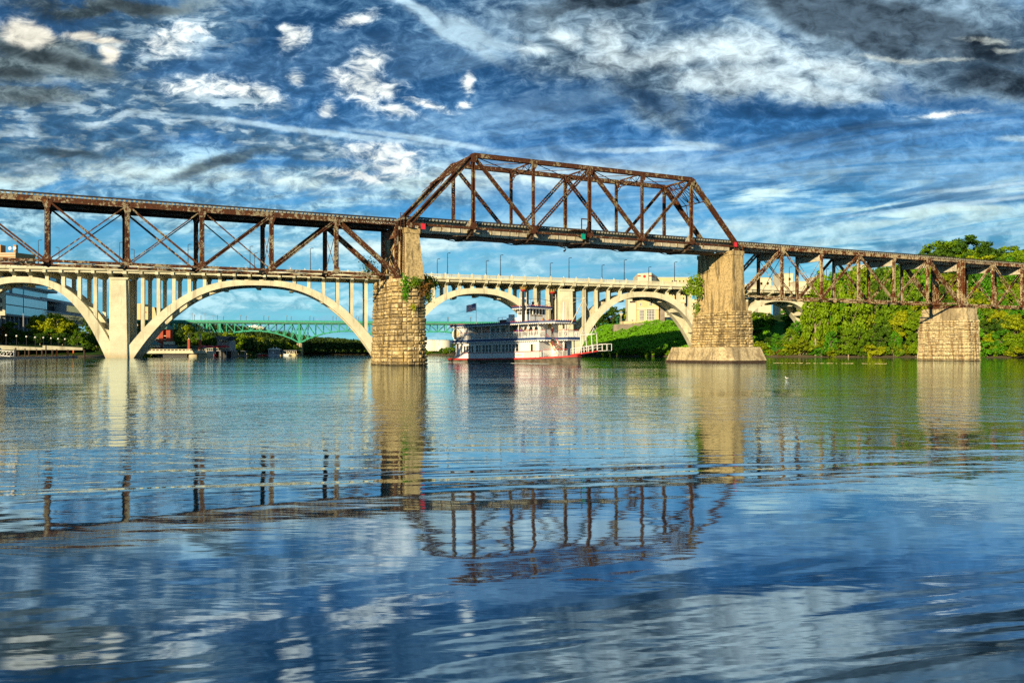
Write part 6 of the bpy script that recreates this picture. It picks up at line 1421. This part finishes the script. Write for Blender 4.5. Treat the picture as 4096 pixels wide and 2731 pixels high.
# balustrade of the second deck
def balus(pts, z0, z1, closed=False, step=.19, name='balustrade'):
    m = TB(); r_ = TB()
    for i in range(len(pts) - (0 if closed else 1)):
        a, b_ = Vector((*pts[i], 0)), Vector((*pts[(i + 1) % len(pts)], 0)); d = b_ - a; L_ = d.length; d.normalize(); k_ = int(L_ / step)
        for j in range(k_ + 1): c_ = a + d * L_ * j / max(1, k_); w_ = .022 if j % 10 else .05; m.box(c_.x - w_, c_.x + w_, c_.y - w_, c_.y + w_, z0, z1)
        m.beam(a + V(0, 0, z0 + .08), b_ + V(0, 0, z0 + .08), .05, .05); m.beam(a + V(0, 0, z1), b_ + V(0, 0, z1), .06, .06); r_.beam(a + V(0, 0, z1 + .22), b_ + V(0, 0, z1 + .22), .05, .055)
    m.build(name, M_WHITE, rb, kind='stuff'); r_.build('red_handrail', M_RED, rb)
balus([(1.6, -.15), (20.2, -.15), (21.5, .45)], 3.98, 5.0)
balus([(22.2, 3.2), (23.9, 3.5), (24.2, BW - 1.3), (22.4, BW), (1.0, BW + .05)], 3.98, 5.0)
for i in range(9):
    x = 2.9 + i * 2.2
    for y in (-.1, BW + .05): TB().cyl((x, y, 3.98), (x, y, 6.45), .055, n=6).build('deck_post', M_WHITE, rb)
# cabins on the second deck
TB().box(-.2, 3.6, .25, BW - .2, 3.99, 6.41).build('stern_cabin', M_WHITE, rb); TB().box(8.2, 12.6, 1.0, BW - 1.0, 3.99, 6.41).build('middle_cabin', M_CREAM2, rb); TB().box(14.6, 19.8, 1.3, BW - 1.3, 3.99, 6.41).build('front_cabin', M_WHITE, rb)
for x in (4.0, 4.8): m = TB(); m.box(x, x + .6, .6, .66, 4.6, 5.6)
for i in range(3): bwin(8.6 + i * 1.3, 9.5 + i * 1.3, 4.7, 5.9, 1.0)
for i in range(4): bwin(14.9 + i * 1.2, 15.7 + i * 1.2, 4.5, 5.9, 1.3, True)
m = TB()
for i in range(8): y = 1.6 + i * .5; m.prism([(19.82, y - .25, 5.6), (19.82, y + .25, 5.6), (19.82, y, 5.4)], (0, 0, 0), (.04, 0, 0))
m.build('valance', M_CREAM2, rb)
# round stern medallion
m = TB(); m.cyl((1.1, -.02, 5.05), (1.1, -.42, 5.05), 1.02, n=28); m.build('medallion_ring', M_WHITE, rb); m = TB(); m.cyl((1.1, -.43, 5.05), (1.1, -.46, 5.05), .78, n=28); m.build('medallion_face', M_CREAM, rb); m = TB(); m.cyl((1.1, -.425, 5.05), (1.1, -.44, 5.05), .84, n=28); m.build('medallion_band', M_NAVY, rb)
# texas deck and pilothouse
TB().box(11.6, 14.2, 1.7, 5.5, 6.73, 7.6).build('texas_cabin', M_WHITE, rb); m = TB(); m.box(9.8, 11.2, 1.8, 3.0, 6.73, 7.35); m.build('equipment_box', M_BLACK, rb)
m = TB(); m.box(9.6, 11.6, 1.6, 1.66, 7.7, 7.76).box(9.6, 9.66, 1.6, 1.66, 6.73, 7.7).box(10.6, 10.66, 1.6, 1.66, 6.73, 7.7).box(9.6, 11.6, 1.6, 1.66, 7.2, 7.25); m.build('roof_rail', M_GREYM, rb); TB().box(11.8, 12.5, 2.0, 2.8, 7.6, 8.2).build('vent_box', M_WHITE, rb)
m = TB(); R_, r_ = .34, .12
for i in range(14):
    a0, a1 = 2 * pi * i / 14, 2 * pi * (i + 1) / 14; m.cyl((13.4 + R_ * cos(a0), 1.6, 7.25 + R_ * sin(a0)), (13.4 + R_ * cos(a1), 1.6, 7.25 + R_ * sin(a1)), r_, n=6)
m.build('life_ring', M_WHITE, rb)
PHX0, PHX1, PHY0, PHY1 = 14.3, 17.1, 1.6, 5.7
TB().box(PHX0, PHX1, PHY0, PHY1, 6.73, 8.02).build('pilothouse', M_WHITE, rb); TB().box(PHX0 + .15, PHX1 - .15, PHY0 + .15, PHY1 - .15, 8.03, 9.1).build('pilothouse_glazing', M_GLASS, rb)
m = TB()
for i in range(4):
    x = PHX0 + (PHX1 - PHX0 - .14) * i / 3
    for y in (PHY0, PHY1 - .14): m.box(x, x + .14, y, y + .14, 8.02, 9.1)
for i in range(6): y = PHY0 + (PHY1 - PHY0 - .14) * i / 5; m.box(PHX1 - .14, PHX1, y, y + .16, 8.02, 9.1)
m.box(PHX0, PHX1 + .02, PHY0 - .02, PHY0 + .1, 8.5, 8.56); m.build('mullions', M_WHITE, rb)
PR = [(PHX0 - .8, PHY0 - .8), (PHX1 + .8, PHY0 - .8), (PHX1 + .8, PHY1 + .8), (PHX0 - .8, PHY1 + .8)]
deckslab('pilothouse_roof', PR, 9.1, 9.4); cr = TB(); crest(PR, 9.41, .45, .2, cr); cr.build('cresting', M_RED, rb, kind='stuff')
text('STAR of KNOXVILLE', .34, M_GOLD, rb, (PHX1 + .03, PHY0 + .15, 7.72 + TL * 17), (radians(90), 0, radians(90)), sx=1.0)
m = TB(); m.ball((PHX1 + .05, PHY1 - .75, 7.1), .2, 8, 5); m.cyl((PHX1 + .05, PHY1 - .75, 7.2), (PHX1 + .05, PHY1 - .75, 7.55), .16, .03, n=6); m.build('bell', M_GOLD, rb)
# roof gear: radar, gold emblem
m = TB(); m.cyl((15.2, 2.2, 9.4), (15.2, 2.2, 10.7), .07, n=6); m.box(14.6, 15.8, 2.1, 2.3, 10.7, 10.95); m.build('radar', M_WHITE, rb)
m = TB()
for i in range(5): a = pi * i / 4; m.beam((16.6, 3.0, 9.5), (16.6, 3.0 + .45 * cos(a), 9.6 + .75 * sin(a)), .09, .09)
m.ball((16.6, 3.0, 10.0), .22, 8, 5); m.build('roof_emblem', M_LAMP, rb)
# stacks with crowns
for y, nm in ((-.15, 0), (BW + .25, 1)):
    x = 17.2; m = TB(); m.cyl((x, y, 6.73), (x, y, 11.9), .25, n=14); m.build('smokestack', M_BLACK, rb)
    m = TB(); m.cyl((x, y, 11.75), (x, y, 11.95), .3, .52, n=14); m.cyl((x, y, 11.95), (x, y, 12.05), .52, .45, n=14); m.build('stack_collar', M_RED, rb)
    m = TB()
    for i in range(10): a = i * pi / 5; c_, s_ = cos(a), sin(a); m.prism([(x + .42 * c_ - .13 * s_, y + .42 * s_ + .13 * c_, 12.05), (x + .42 * c_ + .13 * s_, y + .42 * s_ - .13 * c_, 12.05), (x + .55 * c_, y + .55 * s_, 12.6)], (-.02 * c_, -.02 * s_, 0), (.02 * c_, .02 * s_, 0))
    m.build('stack_crown', M_GOLD, rb)
    for dx in (-.75, .7):
        m = TB(); m.cyl((x + dx, y, 6.73), (x + dx, y, 11.6), .05, n=5); m.build('stay_pole', M_WHITE, rb)
m = TB(); pr_ = None
for i in range(13):
    t_ = i / 12; y = -.15 + (BW + .4) * t_; zt_ = 10.35 + 1.0 * sin(pi * t_) * .35; zb_ = 10.3 - .9 * sin(pi * t_)
    if pr_ is not None: m.beam((17.2, pr_[0], pr_[1]), (17.2, y, zt_), .05, .05); m.beam((17.2, pr_[0], pr_[2]), (17.2, y, zb_), .05, .05)
    if i % 3 == 0: m.beam((17.2, y, zt_), (17.2, y, zb_), .04, .04)
    pr_ = (y, zt_, zb_)
m.build('stack_spreader', M_LAMP, rb)
# bow: posts, mast, boom, stairs, railings
TB().cyl((22.4, 4.2, 1.2), (22.4, 4.2, 9.9), .2, .15, n=8).build('mast', M_WHITE, rb)
m = MB(); m.cyl((22.6, 4.2, 4.6), (27.2, 3.6, 10.6), .1, .07, n=6); m.build('boom', M_CREAM2, rb); m = MB(); m.ball((27.2, 3.6, 10.6), .25, 6, 4); m.build('boom_block', M_CREAM2, rb)
m = MB()
for e in ((17.2, BW + .2, 11.4), (22.4, 4.2, 9.6), (24.4, 6.4, 4.4), (28.2, 3.0, 5.6), (29.2, 4.4, 5.6)): m.beam((27.2, 3.6, 10.6), e, .035, .035)
m.build('rigging', M_CREAM2, rb, kind='stuff')
MB().cyl((24.6, 6.9, 1.2), (24.6, 6.9, 12.6), .05, n=6).build('jackstaff', M_LAMP, rb)
m = TB(); n = 9
for i in range(n): x = 21.1 + i * .26; z = 3.7 - i * .31; m.box(x, x + .3, 1.45, 2.95, z, z + .06)
m.beam((21.0, 1.45, 3.75), (23.6, 1.45, .95), .06, .2); m.beam((21.0, 2.95, 3.75), (23.6, 2.95, .95), .06, .2); m.build('stairs', M_CREAM, rb)
m = TB()
for y in (1.42, 2.98):
    m.beam((21.0, y, 4.6), (23.6, y, 1.8), .05, .05)
    for i in range(5): x = 21.1 + i * .6; z = 3.75 - i * .67; m.beam((x, y, z), (x, y, z + .85), .04, .04)
m.build('stair_handrail', M_RED, rb)
m = MB()
for pts in ([(21.3, .3), (23.6, 1.3)], [(23.6, 1.3), (24.8, 2.2)], [(23.6, BW - 1.3), (25.2, BW - 2.4)]):
    a, b_ = Vector((*pts[0], 0)), Vector((*pts[1], 0))
    for i in range(6): z = 1.3 + i * .15; m.beam(a + V(0, 0, z), b_ + V(0, 0, z + .06), .03, .04)
    for t_ in (0, .5, 1): c_ = a.lerp(b_, t_); m.beam(c_ + V(0, 0, 1.05), c_ + V(0, 0, 2.2), .05, .05)
m.build('bow_railing', M_WHITE, rb)
m = MB(); m.beam((21.2, .25, 2.3), (23.6, 1.25, 2.36), .05, .06); m.beam((23.6, 1.25, 2.36), (24.9, 2.2, 2.36), .05, .06); m.build('red_handrail', M_RED, rb)
m = TB(); m.box(21.91, 21.95, 4.4, 5.5, 1.6, 2.9); f = m.build('window', M_BLACK, rb)
TB().box(23.4, 24.1, 2.4, 3.2, .95, 1.7).build('locker', M_HULL, rb)
# two deck windows on the front of the front cabin
m = TB(); m.cyl((19.81, 3.6, 6.0), (19.9, 3.6, 6.0), .42, n=16); m.build('front_wreath', M_GOLD, rb)
# landing stage carried over the bow
ls = empty('landing_stage', (0, 0, 0)); ls.parent = rb; ls.name = 'landing_stage'
X0, X1, Y0, Y1 = 24.9, 32.2, 3.0, 4.4
def sz(x): return 1.35 + (x - X0) * .115
m = MB(); m.hexa([(X0, Y0, sz(X0) - .1), (X1 - 1.7, Y0, sz(X1 - 1.7) + .0), (X1 - 1.7, Y1, sz(X1 - 1.7)), (X0, Y1, sz(X0) - .1), (X0, Y0, sz(X0) + .16), (X1 - 1.7, Y0, sz(X1 - 1.7) + .16), (X1 - 1.7, Y1, sz(X1 - 1.7) + .16), (X0, Y1, sz(X0) + .16)]); m.build('hull_plank', M_RED, ls)
m = MB(); m.hexa([(X1 - 1.69, Y0, sz(X1 - 1.7) + .05), (X1, Y0, sz(X1) - .1), (X1, Y1, sz(X1) - .1), (X1 - 1.69, Y1, sz(X1 - 1.7) + .05), (X1 - 1.69, Y0, sz(X1 - 1.7) + .12), (X1, Y0, sz(X1) - .04), (X1, Y1, sz(X1) - .04), (X1 - 1.69, Y1, sz(X1 - 1.7) + .12)]); m.build('ramp', M_WHITE, ls)
m = MB()
for y in (Y0 + .04, Y1 - .04):
    m.beam((X0, y, sz(X0) + 1.1), (X1 - 1.9, y, sz(X1 - 1.9) + 1.15), .06, .06); m.beam((X0, y, sz(X0) + .65), (X1 - 1.9, y, sz(X1 - 1.9) + .68), .04, .04)
    for i in range(7): x = X0 + (X1 - 1.9 - X0) * i / 6; m.beam((x, y, sz(x) + .1), (x, y, sz(x) + 1.12), .06, .06)
    m.beam((X1 - 1.6, y, sz(X1) + .95), (X1, y, sz(X1) + 1.0), .06, .06); m.beam((X1, y, sz(X1) - .05), (X1, y, sz(X1) + 1.0), .07, .07); m.beam((X1 - .8, y, sz(X1) - .05), (X1 - .8, y, sz(X1) + 1.0), .04, .04)
m.build('railing', M_WHITE, ls)
for xa in (27.2, 29.4):
    m = MB(); z = sz(xa); ym = (Y0 + Y1) / 2
    m.beam((xa, Y0, z), (xa - .25, Y0, z + 3.0), .09, .09); m.beam((xa, Y1, z), (xa - .25, Y1, z + 3.0), .09, .09); m.beam((xa - .25, Y0, z + 3.0), (xa - .25, Y1, z + 3.0), .09, .09); m.beam((xa - .25, Y0, z + 3.0), (xa - .25, ym, z + 3.9), .09, .09); m.beam((xa - .25, Y1, z + 3.0), (xa - .25, ym, z + 3.9), .09, .09); m.build('gantry', M_WHITE, ls)
m = MB()
for y in (Y0, Y1): m.beam((27.2 - .25, y, sz(27.2) + 3.0), (29.4 - .25, y, sz(29.4) + 3.0), .08, .08)
m.build('gantry_beam', M_WHITE, ls)
# flag
fp = Vector((2.2, 3.6, 0)); g = BO + bh * fp.x + bl * fp.y
TB().cyl((fp.x, fp.y, 6.72), (fp.x, fp.y, 10.85), .05, .035, n=6).build('flagpole', M_WHITE, rb)
def flag_mats():
    m, n, b = new_mat('flag_cloth', .8, 0, .1); tcn = n.nodes.new('ShaderNodeUVMap'); x, y, z = split(n, S(n, tcn.outputs[0]))
    st = (y * 6.5)._m('FRACT')._m('GREATER_THAN', .5)
    col = mixc(n, st, (.70, .04, .05), (.95, .95, .95)); cant = x._m('LESS_THAN', .4) * y._m('GREATER_THAN', .4615)
    sx_ = (x * 15.0)._m('FRACT') - .5; sy_ = (y * 17.0)._m('FRACT') - .5; star = (sx_ * sx_ + sy_ * sy_)._m('LESS_THAN', .05)
    col = mixc(n, cant, col, mixc(n, star, (.03, .06, .25), (.8, .8, .8))); setc(n, b, col); return m
fr_ = empty('flag', (g.x, g.y, 0), 0, 'American stars-and-stripes flag streaming from the riverboat pole', 'flag')
nx, nz = 22, 10; vs = []; uv = []
for i in range(nx + 1):
    for j in range(nz + 1):
        a, b_ = i / nx, j / nz; vs.append((-.06 - 1.75 * a, .16 * sin(a * 7 + b_ * 1.2) * a ** .5, 10.75 - 1.28 * (1 - b_) - .42 * a ** 1.3 + .05 * sin(a * 9))); uv.append((a, b_))
fs = [(i * (nz + 1) + j, (i + 1) * (nz + 1) + j, (i + 1) * (nz + 1) + j + 1, i * (nz + 1) + j + 1) for i in range(nx) for j in range(nz)]
me = bpy.data.meshes.new('cloth'); me.from_pydata(vs, [], fs); ul = me.uv_layers.new(name='UVMap')
for lp in me.loops: ul.data[lp.index].uv = uv[lp.vertex_index]
me.materials.append(flag_mats()); me.polygons.foreach_set('use_smooth', [True] * len(fs)); link(me, 'cloth', fr_)
# wake and foam at the bow
m = MB(); wr = random.Random(3)
for i in range(90):
    t_ = wr.random(); x = -6 + 30 * t_; y = -.5 - wr.random() ** 2 * (.6 + (.9 if x > 20 or x < 0 else 0)); p_ = BO + bh * x + bl * y; s_ = wr.uniform(.06, .28); m.box(p_.x - s_ * 1.6, p_.x + s_ * 1.6, p_.y - s_ * .6, p_.y + s_ * .6, -.02, .012 + wr.random() * .03)
for i in range(50): x = -3.5 - wr.random() * 6; y = 1 + wr.random() * 5; p_ = BO + bh * x + bl * y; s_ = wr.uniform(.1, .35); m.box(p_.x - s_ * 1.6, p_.x + s_ * 1.6, p_.y - s_ * .6, p_.y + s_ * .6, -.02, .02)
m.build('wake_foam', plain('foam', (.55, .6, .6), .9), kind='stuff')
# people on the second deck
def cloth_mat(name, shirt, pants):
    m, n, b = new_mat(name, .8, 0, .1); tcn = n.nodes.new('ShaderNodeTexCoord'); x, y, z = split(n, S(n, tcn.outputs['Object']))
    c_ = mixc(n, z._m('GREATER_THAN', .92), pants, shirt); c_ = mixc(n, z._m('GREATER_THAN', 1.46), c_, (.42, .24, .17)); c_ = mixc(n, z._m('GREATER_THAN', 1.66), c_, (.06, .035, .02)); setc(n, b, c_); return m
def person(x, y, face, shirt, pants, lab, arm):
    p_ = BO + bh * x + bl * y; r = empty('person', (p_.x, p_.y, 3.98 + TL * x), face, lab, 'person')
    J = {'pel': (0, 0, .95), 'wst': (0, 0, 1.15), 'chs': (0, 0, 1.36), 'nck': (0, 0, 1.50), 'hed': (0, -.02, 1.62), 'top': (0, -.01, 1.74),
         'ls': (-.19, 0, 1.42), 'le': (-.26, -.06, 1.16), 'lh': (-.22, -.26 * arm, 1.0 + .12 * arm), 'rs': (.19, 0, 1.42), 're': (.26, -.06, 1.16), 'rh': (.2, -.28 * arm, 1.0 + .14 * arm),
         'lp': (-.1, 0, .9), 'lk': (-.11, -.03, .5), 'la': (-.12, 0, .09), 'lt': (-.13, -.15, .04), 'rp': (.1, 0, .9), 'rk': (.11, -.03, .5), 'ra': (.12, 0, .09), 'rt': (.13, -.15, .04)}
    Rr = dict(pel=.15, wst=.135, chs=.16, nck=.06, hed=.1, top=.07, ls=.075, le=.05, lh=.04, rs=.075, re=.05, rh=.04, lp=.1, lk=.07, la=.045, lt=.04, rp=.1, rk=.07, ra=.045, rt=.04)
    E_ = [('pel', 'wst'), ('wst', 'chs'), ('chs', 'nck'), ('nck', 'hed'), ('hed', 'top'), ('chs', 'ls'), ('ls', 'le'), ('le', 'lh'), ('chs', 'rs'), ('rs', 're'), ('re', 'rh'), ('pel', 'lp'), ('lp', 'lk'), ('lk', 'la'), ('la', 'lt'), ('pel', 'rp'), ('rp', 'rk'), ('rk', 'ra'), ('ra', 'rt')]
    ks = list(J); me = bpy.data.meshes.new('body'); me.from_pydata([J[k_] for k_ in ks], [(ks.index(a), ks.index(b_)) for a, b_ in E_], []); me.materials.append(cloth_mat('clothes_' + str(len(MATS)), shirt, pants))
    o = link(me, 'body', r); sk = o.modifiers.new('skin', 'SKIN')
    if not me.skin_vertices: pass
    for i, k_ in enumerate(ks): me.skin_vertices[0].data[i].radius = (Rr[k_], Rr[k_]); me.skin_vertices[0].data[i].use_root = (k_ == 'pel')
    sb = o.modifiers.new('sub', 'SUBSURF'); sb.levels = 1; sb.render_levels = 1
def ensure_skin(): pass
_orig = bpy.data.meshes.new
people = [(15.4, .45, BROT, (.04, .08, .35), (.03, .04, .1), 'person in a blue shirt leaning on the upper railing, left of the pair', 1), (16.1, .4, BROT + .3, (.03, .06, .28), (.05, .05, .07), 'person in a dark blue top beside another at the upper railing', 1), (17.4, .5, BROT - .4, (.62, .55, .45), (.12, .1, .1), 'person in a pale shirt at the upper railing near the stairs', .6), (21.6, 2.2, BROT + 1.2, (.10, .02, .02), (.02, .02, .03), 'person in dark clothes standing at the head of the bow stairs', .2)]
for a_ in people: person(*a_)
